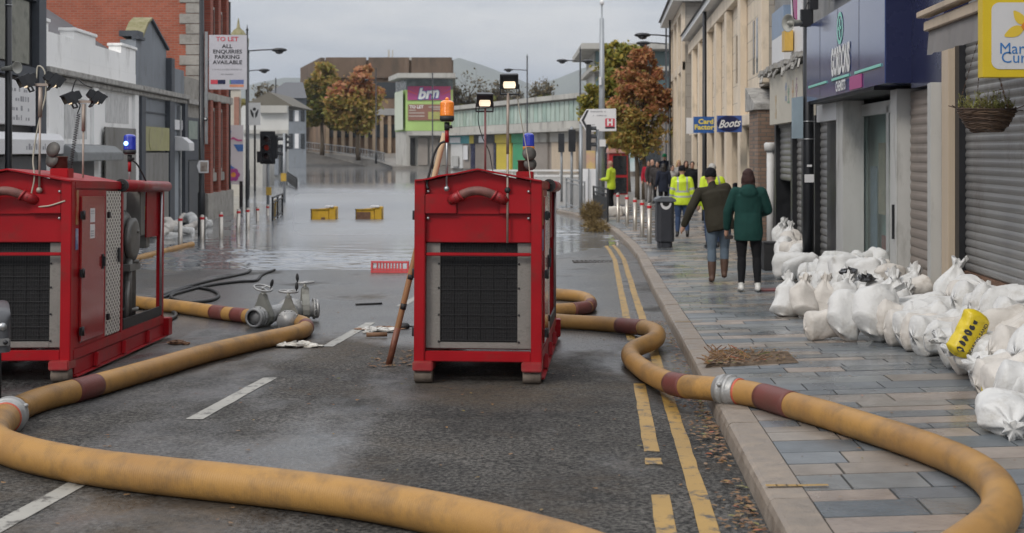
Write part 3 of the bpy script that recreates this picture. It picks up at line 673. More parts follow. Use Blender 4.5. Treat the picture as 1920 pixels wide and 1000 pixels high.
for d0 in (14.3, 16.4):
    f = MB(S); f.box(3.14, 3.22, d0, d0 + 1.5, 4.3, 6.2); fo = f.build('window', M['white'], bd, bevel=.01)
    f = MB(S); f.box(3.128, 3.142, d0 + .1, d0 + .7, 4.4, 6.1); f.box(3.128, 3.142, d0 + .8, d0 + 1.4, 4.4, 6.1); f.build('pane', M['glass_dark'], fo)
# its sign
sg = thing('pharmacy_sign', 'long glossy navy sign box with white letters and mint dashes above the glass door', 'shop sign', S(2.9, 15.8, 2.9))
mb = MB(S); mb.box(2.9, 3.21, 13.26, 18.38, 2.9, 3.97); mb.build('sign_panel', M['gloss_navy'], sg)
mb = MB(S); mb.box(2.91, 3.205, 13.235, 13.257, 2.9, 3.97); mb.build('sign_return', M['navy'], sg)
mb = MB(S)
for d in (14.6, 15.95, 17.25): mb.box(2.8975, 2.899, d, d + .012, 2.9, 3.97)
mb.build('panel_joint', M['black_metal'], sg)
MINT = pmat('mint_lettering', (.24, .6, .5), .5, var=.05)
mb = MB(S)
for px0, px1 in ((1516, 1549), (1559.5, 1591), (1602.5, 1651)):
    da, db = dS(px0, 2.89), dS(px1, 2.89); 
    mb.box(2.885, 2.897, db, da, 3.085, 3.115)
mb.build('dash', MINT, sg)
rt = (S(0, -1, 0) - S(0, 0, 0)); up = (0, 0, 1)
dm = dS(1575, 2.89)
mb = MB(); mb.text('GORDONS', S(2.893, dm, 3.3), rt, up, .46, bold=.045, xs=.54); mb.text('CHEMISTS', S(2.88, dm - .1, 2.99), rt, up, .17, bold=.03, xs=.85); mb.build('lettering', M['txt_white'], sg)
mb = MB(S); mb.box(2.886, 2.8965, dm - .02 - 1.3, dm - .62, 2.915, 3.07); mb.build('sub_panel', M['purple'], sg)
mb = MB(S)
n = 28; dl = dS(1574, 2.89)
vs = [(2.893, dl + .2 * math.cos(2 * math.pi * k / n), 3.71 + .2 * math.sin(2 * math.pi * k / n)) for k in range(n)] + [(2.893, dl + .15 * math.cos(2 * math.pi * k / n), 3.71 + .15 * math.sin(2 * math.pi * k / n)) for k in range(n)]
mb.add(vs, [(k, (k + 1) % n, n + (k + 1) % n, n + k) for k in range(n)])
mb.box(2.889, 2.893, dl - .1, dl + .1, 3.69, 3.73); mb.box(2.889, 2.893, dl - .03, dl + .03, 3.6, 3.82)
mb.build('emblem', MINT, sg)

bd = thing('shuttered_shop', 'row of dark framed shop bays with corrugated shutters, one half raised', 'shop', S(3.3, 21, .4))
mb = MB(S); mb.box(4.3, 10, 17.3, 24.85, -.5, 2.75); mb.box(3.3, 10, 18.42, 24.85, 2.76, 7.2); mb.build('wall', M['render_grey'], bd)
mb = MB(S)
for a, b_ in ((17.32, 18.44), (19.5, 19.75), (20.6, 20.85), (21.85, 22.05), (23.95, 24.15)): mb.box(3.2, 3.5, a, b_, .1, 2.74)
mb.box(3.25, 3.5, 17.32, 24.2, 2.62, 2.75); mb.build('bay_frame', M['black_metal'], bd)
for a, b_ in ((18.44, 19.5), (19.75, 20.6), (20.85, 21.85)): mb = MB(S); shutter(mb, 3.3, a, b_, .15, 2.62, .11, .02); mb.build('roller_shutter', M['shut_grey'], bd)
mb = MB(S); shutter(mb, 3.3, 22.05, 23.95, 1.66, 2.62, .11, .02); mb.build('roller_shutter', M['shut_grey'], bd, label='grey shutter rolled half up')
mb = MB(S); mb.box(4.0, 4.2, 21.9, 24.2, 0, 2.7); mb.build('entrance_shade', M['black_in'], bd)  # near-black panel stands in for the unlit inside
mb = MB(S); mb.box(3.12, 3.2, 17.25, 18.85, 2.62, 2.86); mb.build('blank_sign', M['sign_white'], bd)
mb = MB(S); mb.tube([(3.18, 24.55, .15), (3.18, 24.55, 2.3)], .075, 12); mb.lathe([(.12, 2.2), (.13, 2.33), (.1, 2.36)], (3.18, 24.55, 0), n=12); mb.build('downpipe', M['white'], bd, label='white downpipe with a wide hopper')
mb = MB(S)
rg = random.Random(2)
for k in range(26):
    d = 19.3 + k * .21; mb.box(2.95 + rg.uniform(-.04, .05), 3.3, d, d + .2, 3.62 + rg.uniform(-.02, .02), 3.68 + rg.uniform(-.01, .05))
for k in range(16):
    d = rg.uniform(19.4, 24.6); mb.bar((2.97, d, 3.6), (2.93, d + rg.uniform(-.2, .2), 3.6 - rg.uniform(.05, .16)), .03)
mb.build('broken_gutter', M['lead'], bd)
mb = MB(S); mb.box(3.12, 3.3, 22.35, 23.9, 3.8, 4.25); mb.build('panel', M['sign_white'], bd); mb = MB(S); mb.box(3.12, 3.3, 22.35, 23.9, 4.252, 4.75); mb.build('panel', pmat('faded_blue_panel', (.2, .27, .38), .4, var=.2), bd)
mb = MB(S); mb.box(3.14, 3.3, 20.4, 21.6, 3.8, 5.4); mb.build('banner', M['sign_white'], bd)
mb = MB(S); mb.box(3.125, 3.14, 20.9, 21.3, 4.3, 4.95); mb.build('banner_print', M['purple'], bd)
mb = MB(S); mb.box(2.98, 3.12, 21.2, 21.55, 3.86, 4.2); mb.build('alarm_box', M['amber_box'], bd)
# cream shop sign
sg = thing('faded_shop_sign', 'cream shop sign with washed-out coloured strokes above half raised shutter', 'shop sign', S(3.1, 22, 2.7))
mb = MB(S); mb.box(3.08, 3.29, 19.95, 23.9, 2.68, 3.56); mb.build('board', pmat('cream_board', (.5, .47, .4), .6, var=.07, scale=1.5, dirt=((.3, .27, .22), .2, 3)), sg)
for k, (px, z0, z1, c) in enumerate(((1454, 2.78, 3.2, (.55, .36, .13)), (1473, 3.05, 3.36, (.14, .26, .5)), (1478, 3.0, 3.3, (.14, .36, .24)), (1486, 2.98, 3.36, (.55, .28, .1)), (1493, 3.05, 3.38, (.26, .1, .26)))):
    d = dS(px, 3.07); mb = MB(S)
    for j in range(7):
        zz = z0 + (z1 - z0) * j / 7; w = .05 + .05 * math.sin(j * 1.4 + k); mb.box(3.0745, 3.0785, d - w, d + w + .03, zz, zz + (z1 - z0) / 7 - .006)
    mb.build('stroke', pmat('faded_stroke_%d' % k, c, .6, c2=(.45, .42, .36), scale=9), sg)
# brick pier with its lean-to capping
bp_ = thing('brick_pier', 'brown brick pier with a sloping stone capping beside the white downpipe', 'pier', S(3.2, 25.6, 0))
mb = MB(S); mb.box(2.98, 3.5, 24.9, 26.4, -.2, 3.0); mb.build('brickwork', M['brick_brown'], bp_)
mb = MB(S); mb.prism([(24.85, 3.004), (26.45, 3.004), (26.45, 3.5), (24.85, 3.12)], 2.9, 3.52, plane='yz'); mb.build('capping', M['lead'], bp_)

# long cream stone building
bd = thing('cream_stone_building', 'long cream stone building with paired slit windows and flat piers', 'building', S(3.2, 35, 0))
mb = MB(S); mb.box(3.22, 12, 26.5, 46.9, 2.75, 6.2); mb.box(3.9, 12, 26.5, 46.9, -.5, 2.74); mb.build('wall', M['stone_cream'], bd)
mb = MB(S); mb.box(3.2, 12, 24.95, 26.49, 3.52, 6.2); mb.build('end_wall', M['stone_cream_shaded'], bd)
mb = MB(S); piers = [24.95, 28.9, 32.2, 35.2, 38.2, 41.5, 44.6]
mb.box(3.05, 3.219, 25, 46.9, 5.73, 6.1); mb.build('frieze', M['stone_plain'], bd, bevel=.01)
for d in piers: mb = MB(S); mb.box(3.06, 3.215, d, d + .62, 0.0 if d > 26 else 3.53, 5.72); mb.build('pier', M['stone_plain'], bd, bevel=.01)
mb = MB(S); mb.box(3.09, 3.218, 26.6, 46.9, 2.76, 3.0); mb.build('string_course', M['stone_plain'], bd, bevel=.01)
for a, b_ in zip(piers, piers[1:] + [46.9]):
    for f in (.42, .62):
        c = a + .62 + (b_ - a - .62) * f; q = MB(S); q.box(3.205, 3.225, c - .14, c + .14, 3.85, 5.0); q.build('slit_window', M['glass_dark'], bd)
for d in (27.4, 30.4, 31.3, 33.6, 34.4, 36.8, 39.8, 43.2): mb = MB(S); mb.box(3.3, 3.9, d, d + .35, -.2, 2.7); mb.build('shopfront_column', M['stone_plain'], bd)
for a, b_ in ((31.65, 33.6), (34.75, 36.8), (37.15, 39.8), (40.15, 43.2)): mb = MB(S); mb.box(3.6, 3.88, a, b_, -.2, 2.7); mb.build('boarded_shopfront', pmat('beige_boarding', (.3, .255, .2), .7, var=.12, scale=1.2), bd)
mb = MB(S); shutter(mb, 3.6, 27.75, 30.4, .1, 2.7, .11, .02); mb.build('roller_shutter', M['shut_blue'], bd)
mb = MB(S); mb.box(2.82, 3.3, 24.8, 47, 6.215, 6.4); mb.build('gutter', M['white'], bd)
mb = MB(S); mb.prism([(2.75, 6.405), (6.5, 8.6), (12.2, 6.405)], 24.7, 47.1, plane='xz'); mb.build('roof', M['slate'], bd)
# tower block of the same stone
bd = thing('corner_tower', 'taller cream stone corner block with overhanging slate roof past the long building', 'building', S(3, 52, 0))
mb = MB(S); mb.box(2.98, 3.9, 47.4, 57, -.5, 7.7); mb.box(3.9, 9, 47.42, 57, -.5, 7.69); mb.build('wall', M['stone_cream_shaded'], bd)
mb = MB(S)
for d in (47.39, 50.2, 53, 56.2): mb.box(2.86, 2.975, d, d + .8, 0, 7.4)
mb.box(2.88, 2.977, 47.39, 57, 5.2, 5.5); mb.box(2.87, 2.978, 47.39, 57, 7.4, 7.69); mb.build('pier', M['stone_plain'], bd)
for d in (48.7, 51.6, 54.6):
    for z0, z1 in ((3.3, 5.0), (5.7, 7.1)): q = MB(S); q.box(2.95, 2.985, d, d + .5, z0, z1); q.build('slit_window', M['glass_dark'], bd)
mb = MB(S); mb.box(2.5, 9.4, 46.9, 57.5, 7.71, 7.95); mb.build('eaves', M['white'], bd)
mb = MB(S); mb.add([(2.4, 46.8, 7.955), (9.5, 46.8, 7.955), (9.5, 57.6, 7.955), (2.4, 57.6, 7.955), (5.9, 50.5, 10), (5.9, 54, 10)], [(0, 1, 4), (1, 2, 5, 4), (2, 3, 5), (3, 0, 4, 5), (3, 2, 1, 0)]); mb.build('roof', M['slate'], bd)

# flat roofed block behind the trees
bd = thing('flat_roof_block', 'modern block with thin oversailing flat roofs behind the autumn trees', 'building', W(1180, 320, 100))
mb = MB(); x = lambda p, d=100: (p - CX) * d / F
mb.box(x(1116), x(1290), 101, 112, -.3, 10.0); mb.build('wall', M['conc'], bd)
mb = MB(); mb.box(x(1088), x(1300), 98, 113, 10.01, 10.45); mb.box(x(1106), x(1300), 99, 113, 8.4, 8.75); mb.box(x(1110), x(1300), 99, 113, 5.3, 5.7); mb.build('roof_slab', M['conc'], bd)
mb = MB(); mb.box(x(1118), x(1290), 100.6, 101, 8.78, 10.0); mb.box(x(1118), x(1290), 100.6, 101, 6.2, 8.0); mb.build('window_band', pmat('blue_glass_band', (.16, .24, .25), .2, var=.3, scale=.5), bd)
mb = MB(); mb.box(x(1092), x(1290), 100, 101.5, -.3, 5.29); mb.build('shopfront', M['taupe_wall'], bd)
mb = MB(); mb.box(x(1099), x(1116), 99.8, 99.95, .6, 2.2); mb.build('poster', pmat('pink_yellow_poster', (.55, .3, .28), .6, c2=(.55, .45, .12), scale=1.2), bd)
for a, b_ in ((1118, 1130), (1133, 1143), (1196, 1238)):
    mb = MB(); mb.box(x(a), x(b_), 99.7, 99.95, .3, 3.2); mb.build('window', M['glass_dark'], bd)
mb = MB(); mb.box(x(1172), x(1196), 99.4, 99.9, 2.6, 4.2); mb.build('shop_sign', M['sign_blue'], bd)
mb = MB(); mb.box(x(1176), x(1196), 99.3, 99.39, .6, 2.3); mb.build('poster', pmat('teal_white_poster', (.2, .4, .42), .5, c2=(.55, .58, .58), scale=.8), bd)

# ---------------- left terrace ---------------------------------------------------------------
bd = thing('timber_front_shop', 'dark timber fronted shop at the near end of the left terrace', 'shop', Lf(0, 20, 0))
mb = MB(Lf); mb.box(-7, 0, 12, 24.4, -.5, 7.5); mb.build('wall', M['dark'], bd)
mb = MB(Lf); mb.box(.003, .14, 24.0, 24.42, -.3, 7.4); mb.box(.003, .1, 12, 24.0, 3.55, 3.75); mb.box(.003, .1, 12, 24, 5.0, 5.12); mb.build('trim', M['slate_blue_dk'], bd)
for d0 in (15, 17.6, 20.2, 22.2):
    f = MB(Lf); f.box(.003, .07, d0, d0 + 1.5, 5.2, 7.2); fo = f.build('window', M['slate_blue_dk'], bd)
    f = MB(Lf); f.box(.06, .078, d0 + .12, d0 + .7, 5.3, 7.1); f.box(.06, .078, d0 + .8, d0 + 1.4, 5.3, 7.1); f.build('pane', M['glass_dark'], fo)
mb = MB(Lf); mb.box(.003, .05, 14, 23.7, 3.8, 4.95); mb.build('boarding', pmat('stained_board', (.26, .26, .22), .8, var=.3, scale=2, dirt=((.08, .08, .07), .5, 2)), bd)
mb = MB(Lf); shutter(mb, .06, 23.95, 14, .1, 2.1, .1, -.018); mb.build('roller_shutter', M['shut_dark'], bd)
def faded_rows(mb, rows, w, d0, d1, z0, dz, rg, h=.09):
    """rows of lettering too faded to read: broken strokes"""
    for r_ in range(rows):
        d = d0 + rg.uniform(0, .3)
        while d < d1 - rg.uniform(0, .4):
            if rg.random() < .8:
                l = rg.uniform(.04, .1); z = z0 - r_ * dz
                mb.box(w, w + .003, d, d + l, z, z + h * rg.choice([.6, .6, 1]))
            d += .13
sg = thing('trade_sign', 'white board with four rows of faded lettering on the dark timber shop', 'shop sign', Lf(.1, 22, 2.6))
mb = MB(Lf); mb.box(.055, .12, 18.2, 23.85, 2.66, 3.46); mb.build('board', M['sign_white'], sg, bevel=.01)
mb = MB(Lf); faded_rows(mb, 4, .121, 22.2, 23.6, 3.26, .17, random.Random(4)); faded_rows(mb, 4, .121, 20.2, 21.6, 3.26, .17, random.Random(8)); mb.build('lettering', M['txt_grey'], sg)
sg = thing('canopy_sign', 'narrow white hood sign with faded lettering over the dark shopfront shutter', 'shop sign', Lf(.2, 23, 2.2))
mb = MB(Lf); mb.prism([(.003, 2.14), (.28, 2.14), (.28, 2.4), (.2, 2.52), (.003, 2.54)], 19, 25.1, plane='xz'); mb.build('hood', M['sign_white'], sg, bevel=.008)
mb = MB(Lf); faded_rows(mb, 1, .2805, 22.6, 24.7, 2.22, .2, random.Random(6), .11); mb.build('lettering', M['txt_grey'], sg)

bd = thing('white_rendered_shop', 'grimy white rendered shop with stepped parapet and flaking ghost lettering', 'shop', Lf(0, 28, 0))
mb = MB(Lf); mb.box(-6, 0, 24.46, 31.93, -.5, 4.1)
for a, b_, z in ((24.6, 24.98, 4.7), (26.7, 28.3, 4.7), (30.5, 31.9, 4.7), (24.98, 26.7, 4.53), (28.3, 30.5, 4.53)): mb.box(-.3, 0, a, b_, 4.101, z)
for d in (24.47, 27.9, 31.55): mb.box(.003, .08, d, d + .36, -.3, 3.68)
mb.build('wall', M['white_render'], bd)
mb = MB(Lf); mb.box(.003, .2, 24.46, 31.93, 3.7, 3.82); mb.box(.003, .1, 24.46, 31.93, 3.58, 3.69); mb.build('cornice', M['lead'], bd, bevel=.015)
mb = MB(Lf)
for a, b_, z in ((24.6, 24.98, 4.7), (26.7, 28.3, 4.7), (30.5, 31.9, 4.7)): mb = MB(Lf); mb.box(-.33, .04, a - .03, b_ + .03, z + .002, z + .07); mb.build('coping', M['white_render'], bd, bevel=.01)
mb = MB(Lf); mb.box(.004, .007, 26.0, 27.6, 2.45, 3.3); mb.build('ghost_lettering', M['ghost'], bd)
mb = MB(Lf); mb.box(.004, .007, 29.1, 31.2, 2.85, 3.52); mb.build('ghost_lettering', M['ghost'], bd)
mb = MB(Lf); shutter(mb, .05, 31.5, 28.75, .0, 2.74, .1, -.02); mb.build('roller_shutter', M['shut_grey'], bd)
mb = MB(Lf); shutter(mb, .05, 27.8, 25.1, .0, 1.98, .1, -.02); mb.build('roller_shutter', M['shut_dark'], bd)
mb = MB(Lf); mb.prism([(.003, 1.99), (.55, 1.99), (.55, 2.16), (.36, 2.3), (.003, 2.34)], 25.05, 28.6, plane='xz'); mb.build('shutter_hood', pmat('grey_hood', (.2, .21, .215), .6, var=.15, dirt=((.1, .1, .09), .3, 3)), bd, bevel=.012)
mb = MB(Lf); mb.box(.06, .075, 28.78, 29.4, 1.95, 2.13); mb.build('notice', M['yellow'], bd); mb = MB(Lf); mb.box(.06, .075, 28.8, 29.35, 1.6, 1.94); mb.build('notice', M['sign_white'], bd)
mb = MB(Lf); mb.prism([(-.32, 4.2), (-.32, 4.52), (-4.6, 7.28), (-8, 5.0), (-8, 4.2)], 24.9, 31.9, plane='xz'); ro = mb.build('roof', M['slate'], bd)
mb = MB(Lf); mb.box(-3.3, -2.5, 30.2, 31.2, 5.2, 6.6); mb.build('chimney', M['slate'], ro)

bd = thing('slate_blue_shop', 'slate-blue painted shop with a pointed gable parapet and mossy coping', 'shop', Lf(0, 35, 0))
poly = [(31.95, -.5), (37.7, -.5), (37.7, 4.55), (36.1, 4.55), (36.1, 4.75), (35.35, 4.75), (35.35, 5.02), (33.5, 5.62), (33.1, 5.5), (32.5, 5.1), (32.5, 4.98), (31.95, 4.98)]
mb = MB(Lf); mb.prism(poly, 0, -.4, plane='yz'); mb.box(-6, -.401, 31.95, 37.7, -.5, 4.0); mb.build('wall', M['slate_blue'], bd)
mb = MB(Lf); mb.box(.003, .2, 31.95, 37.7, 3.7, 3.83); mb.box(.003, .1, 31.95, 37.7, 3.58, 3.69); mb.build('cornice', M['lead'], bd, bevel=.015)
mb = MB(Lf); mb.bar((-.2, 33.05, 5.5), (-.2, 33.5, 5.66), .5, .06); mb.bar((-.2, 32.45, 5.08), (-.2, 33.05, 5.5), .5, .07); mb.build('coping', M['moss'], bd)
mb = MB(Lf); mb.bar((.02, 33.5, 5.62), (.02, 35.4, 5.0), .12, .06); mb.box(-.1, .1, 31.9, 32.5, 4.99, 5.06); mb.box(-.42, .06, 31.9, 32.45, 5.062, 5.2)
for a, b_ in ((31.97, 32.4), (35.2, 35.8), (37.2, 37.6)): mb.box(.003, .14, a, b_, -.4, 3.56)
mb.box(.003, .16, 35.3, 35.7, 3.84, 4.76); mb.box(.003, .03, 32.4, 35.2, 3.18, 3.22); mb.build('trim', M['slate_blue_dk'], bd)
mb = MB(Lf); shutter(mb, .06, 35.1, 32.45, -.2, 2.15, .1, -.02); mb.build('roller_shutter', M['shut_grey'], bd)
mb = MB(Lf); mb.box(.003, .05, 35.85, 36.7, -.2, 2.5); mb.build('door', pmat('pale_blue_door', (.27, .3, .33), .6, var=.1), bd)
mb = MB(Lf); mb.box(.003, .1, 36.75, 36.9, -.2, 3.5); mb.build('downpipe', M['steel'], bd)
mb = MB(Lf); mb.box(.062, .075, 35.9, 37.15, 2.8, 3.08); mb.build('name_plate', M['sign_white'], bd)
mb = MB(Lf); mb.prism([(.01, 2.2), (.5, 2.2), (.5, 2.42), (.3, 2.58), (.01, 2.62)], 36.0, 36.7, plane='xz'); mb.build('meter_box', M['sign_white'], bd, bevel=.01)
sg = MB(Lf); sg.box(.08, .13, 32.42, 35.15, 2.2, 2.82); sg.prism([(32.95 + .2 * math.cos(a * .39), 2.51 + .28 * math.sin(a * .39)) for a in range(16)], .131, .145, plane='yz')
sg.build('blank_signboard', M['ply'], label='yellowed blank sign board above the shutter of the slate-blue shop', cat='shop sign')

bd = thing('pale_stone_shop', 'narrow pale stone shop squeezed between the slate-blue shop and red brick house', 'shop', Lf(0, 39, 0))
mb = MB(Lf); mb.box(-6, 0, 37.72, 39.97, -.5, 4.4); mb.build('wall', M['quoin'], bd)
mb = MB(Lf); mb.box(.003, .15, 37.75, 39.95, 3.6, 3.75); mb.build('cornice', M['lead'], bd)
mb = MB(Lf); shutter(mb, .05, 39.8, 37.9, -.3, 1.9, .1, -.02); mb.build('roller_shutter', M['shut_dark'], bd)
mb = MB(Lf); mb.box(.003, .06, 37.85, 39.85, 1.92, 3.2); mb.build('fascia', M['slate_blue_dk'], bd)
mb = MB(Lf); mb.box(.065, .08, 38.0, 39.3, 2.55, 3.1); mb.build('poster', pmat('green_grey_poster', (.35, .4, .35), .5, c2=(.2, .25, .22), scale=4), bd)

bd = thing('red_brick_house', 'tall red brick house with grey stone quoins on its blank gable wall', 'building', Lf(0, 42, 0))
mb = MB(Lf); mb.box(-11, 0, 40, 44.8, -.5, 10.5); mb.build('gable_wall', M['brick_red_x'], bd)
mb = MB(Lf); k = 0; z = 3.9
while z < 10.3:
    w = .62 if k % 2 else .42; mb.box(-w, .03, 39.965, 40.0 + (.42 if k % 2 else .62), z, z + .31); z += .325; k += 1
mb.box(-1.0, .12, 39.9, 40.3, 3.55, 3.85); mb.build('quoin', M['quoin'], bd, bevel=.012)
mb = MB(Lf)
for d in (40.7, 42.1, 43.6): mb.box(.003, .22, d, d + .45, .5, 10.2)
mb.build('brick_pier', M['brick_red'], bd)
for bx_ in ((.003, .26, 40.05, 44.8, -.4, .85), (.003, .24, 40.05, 44.8, 3.8, 4.05), (.003, .26, 40.05, 44.8, 7.5, 7.8), (.003, .16, 41.2, 43.55, 1.2, 1.49)):
    mb = MB(Lf); mb.box(*bx_); mb.build('stone_course', M['quoin'], bd, bevel=.02)
for d in (41.2, 42.6):
    for z0, z1 in ((1.5, 3.6), (4.3, 6.9), (8, 10)):
        f = MB(Lf); f.box(.003, .1, d, d + .85, z0, z1); fo = f.build('window', M['quoin'], bd)
        f = MB(Lf); f.box(.09, .108, d + .12, d + .73, z0 + .12, z1 - .1); f.build('pane', M['glass_dark'], fo)
mb = MB(Lf); mb.tube([(.1, 44.72, .2), (.1, 44.72, 7.4)], .07, 10); mb.build('downpipe', M['black_metal'], bd)

# buildings past the red brick house
bd = thing('domed_corner_house', 'cream corner house topped by a small mossy dome with a finial', 'building', W(440, 371, 62))
x = lambda p, d: (p - CX) * d / F
mb = MB(); mb.prism([(x(395, 62), 62), (x(452, 62), 62), (x(450, 72), 72), (x(380, 72), 72)], -.4, 7.3, plane='xy'); mb.build('wall', pmat('cream_render', (.48, .46, .4), .8, var=.12, scale=.6), bd)
mb = MB(); c = W(447, 60, 63); mb.lathe([(.5, 7.3), (.52, 7.7), (.4, 7.9), (.27, 8.1), (.09, 8.25), (.04, 8.6), (.01, 8.75)], (c.x, c.y, 0), n=16); mb.build('dome', M['moss'], bd)
mb = MB(); mb.box(x(428, 62), x(450, 62), 61.9, 61.99, 5.2, 6.9); mb.build('window', pmat('brown_sash', (.2, .13, .09), .6), bd)
mb = MB(); mb.box(x(440, 62), x(449, 62), 61.85, 61.98, 2.2, 4.8); mb.build('drain_stain', pmat('rust_stain', (.3, .16, .12), .8), bd)
bd = thing('white_low_shops', 'low white fronted shops standing in the flood behind the traffic lights', 'building', W(500, 340, 105))
mb = MB(); mb.prism([(x(455, 105), 105), (x(541, 105), 105), (x(540, 116), 116), (x(450, 116), 116)], -.5, 5.9, plane='xy'); mb.build('wall', pmat('white_far_render', (.52, .52, .5), .8, var=.1, scale=.4), bd)
mb = MB(); mb.box(x(455, 105), x(541, 105), 104.6, 104.98, 3.6, 3.9); mb.box(x(487, 105), x(540, 105), 104.5, 104.97, 5.3, 5.9); mb.build('fascia', M['conc'], bd)
for k in range(6):
    q = MB(); xx = x(462 + k * 13, 105); q.box(xx, xx + .42, 104.7, 104.99, .2, 2.6); q.build('window', M['glass_dark'] if k % 2 else M['slate_blue'], bd)
mb = MB(); mb.prism([(x(450, 105), 5.91), (x(500, 105), 7.1), (x(545, 105), 5.91)], 106, 117, plane='xz'); mb.build('roof', pmat('brown_far_roof', (.12, .11, .09), .8, var=.2, scale=.5), bd)
bd = thing('grey_hip_roof_house', 'grey two storey house with a hipped slate roof by the far road', 'building', W(555, 290, 165))
mb = MB(); mb.prism([(x(538, 165), 165), (x(574, 165), 165), (x(572, 180), 180), (x(530, 180), 180)], -.5, 8.9, plane='xy'); mb.build('wall', M['slate_blue'], bd)
mb = MB(); a, b_ = x(494, 165), x(580, 165); mb.add([(a, 163, 8.91), (b_, 163, 8.91), (x(577, 182), 182, 8.91), (x(494, 182), 182, 8.91), (x(535, 170), 170, 11.3), (x(568, 170), 170, 11.3)], [(0, 1, 5, 4), (1, 2, 5), (2, 3, 4, 5), (3, 0, 4), (3, 2, 1, 0)]); mb.build('roof', M['slate'], bd)
mb = MB(); mb.prism([(x(494, 172), 172), (x(536, 172), 172), (x(536, 181), 181), (x(494, 181), 181)], -.5, 8.8, plane='xy'); mb.build('rear_wing', M['conc'], bd)
for k in range(3):
    for z0 in (2.5, 6):
        q = MB(); xx = x(542 + k * 11, 165); q.box(xx, xx + .5, 164.9, 164.99, z0, z0 + 1.9); q.build('window', M['sign_white'] if k == 1 else M['glass_dark'], bd)

# brown concrete office block
bd = thing('brown_office_block', 'long brown concrete office block with ribbed upper storey on the far bank', 'building', W(700, 290, 215))
mb = MB(); P = [(x(570, 240), 240), (x(609, 213), 213), (x(850, 213), 213), (x(850, 240), 240)]
mb.prism(P, -.5, 17.3, plane='xy'); mb.build('wall', M['brown_conc'], bd)
mb = MB()
for (ax, ay), (bx, by), n in ((P[0], P[1], 8), (P[1], P[2], 3)):
    A = Vector((ax, ay, 0)); B = Vector((bx, by, 0)); nn = Vector((B - A).yx.to_3d()); nn = Vector((nn.x, -nn.y, 0)).normalized()
    for k in range(n):
        p = A.lerp(B, (k + .03) / n) + nn * .35; q = A.lerp(B, (k + .97) / n) + nn * .35
        p.z = q.z = 16.0; mb.bar(p, q, .7, 3.4)
mb.build('ribbed_panel', pmat('dark_brown_panel', (.14, .098, .07), .9, var=.3, scale=.3, dirt=((.06, .055, .045), .4, .5), stretch=(1, 1, .4)), bd)
mb = MB(); mb.box(x(612, 213), x(848, 213), 212.85, 212.98, 11.0, 13.6); mb.box(x(612, 213), x(848, 213), 212.8, 212.98, 4.4, 6.6); mb.build('window_band', pmat('far_dark_glass', (.03, .036, .042), .2, spec=.7), bd)
mb = MB()
for k in range(17): 
    xx = x(612 + k * 14.5, 213); mb.box(xx, xx + .55, 212.2, 212.9, 0, 8)
mb.build('pier', M['tan_conc'], bd)
mb = MB(); mb.box(x(640, 213), x(850, 213), 212.1, 212.95, 8.1, 9.2); mb.build('fascia', pmat('grey_fascia', (.3, .3, .29), .7, var=.15, scale=.4), bd)
mb = MB(); mb.box(x(735, 220), x(775, 220), 225, 232, 17.31, 18.6); mb.bar((x(728, 225), 226, 17.3), (x(728, 225), 226, 20), .3); mb.bar((x(735, 225), 226, 17.3), (x(735, 225), 226, 20), .2); mb.build('roof_plant', M['conc'], bd)

# lime green corner unit
bd = thing('lime_corner_shop', 'lime green corner shop with white side wall and projecting flat roof', 'building', W(795, 312, 152))
G = [(x(741, 158), 158), (x(761, 151), 151), (x(849, 151), 151), (x(849, 166), 166)]
mb = MB(); mb.prism(G, 4.55, 9.4, plane='xy'); mb.build('wall', M['lime'], bd)
mb = MB(); A = Vector((*G[0], 0)); B = Vector((*G[1], 0)); mb.add([(A.x - .05, A.y - .1, 4.7), (B.x - .35, B.y - .02, 4.7), (B.x - .35, B.y - .02, 9.35), (A.x - .05, A.y - .1, 9.35)], [(0, 1, 2, 3)]); mb.build('side_panel', M['palegreen'], bd)
mb = MB(); mb.prism([(p[0] * .998, p[1] + .3) for p in G], -.5, 4.54, plane='xy'); mb.build('ground_storey', M['conc'], bd)
mb = MB(); mb.prism([(p[0], p[1] + .4) for p in G], 9.41, 10.7, plane='xy'); mb.build('clerestory', pmat('clerestory_glass', (.14, .17, .17), .25, var=.3, scale=1.2), bd)
mb = MB(); mb.prism([(x(727, 156), 157), (x(746, 149), 149), (x(854, 149), 149), (x(854, 168), 168)], 10.71, 11.25, plane='xy'); mb.build('roof', M['conc'], bd)
for a, b_ in ((769, 778), (784, 802), (806, 822), (828, 846)):
    q = MB(); q.box(x(a, 151), x(b_, 151), 150.9, 151.2, .5, 3.7); q.build('shopfront', M['black_in'] if a < 780 else M['taupe_wall'], bd)
mb = MB(); mb.box(x(765, 151), x(850, 151), 149.8, 151.2, 4.0, 4.5); mb.build('canopy', M['conc'], bd)
sg = thing('magenta_shop_sign', 'magenta sign with red sun rays and white lettering on the lime green wall', 'shop sign', W(804, 188, 150.9))
mb = MB(); z0, z1 = PZ(188, 150.9), PZ(162, 150.9); mb.box(x(764, 150.9), x(845, 150.9), 150.86, 150.99, z0, z1); mb.build('board', M['purple'], sg)
mb = MB()
cxs = x(806, 150.9)
for k in range(-7, 8):
    a0 = k * .19 - .035; a1 = k * .19 + .045; r0, r1 = 1.15, 3.2
    pts = [(cxs + math.sin(a) * r * 1.25, 150.845, z0 + .35 + math.cos(a) * r) for a, r in ((a0, r0), (a1, r0), (a1, r1), (a0, r1))]
    pts = [(max(x(764.5, 150.9), min(x(844.5, 150.9), p[0])), p[1], min(p[2], z1 - .02)) for p in pts]; mb.add(pts, [(0, 1, 2, 3)])
mb.build('sun_rays', M['sun_red'], sg)
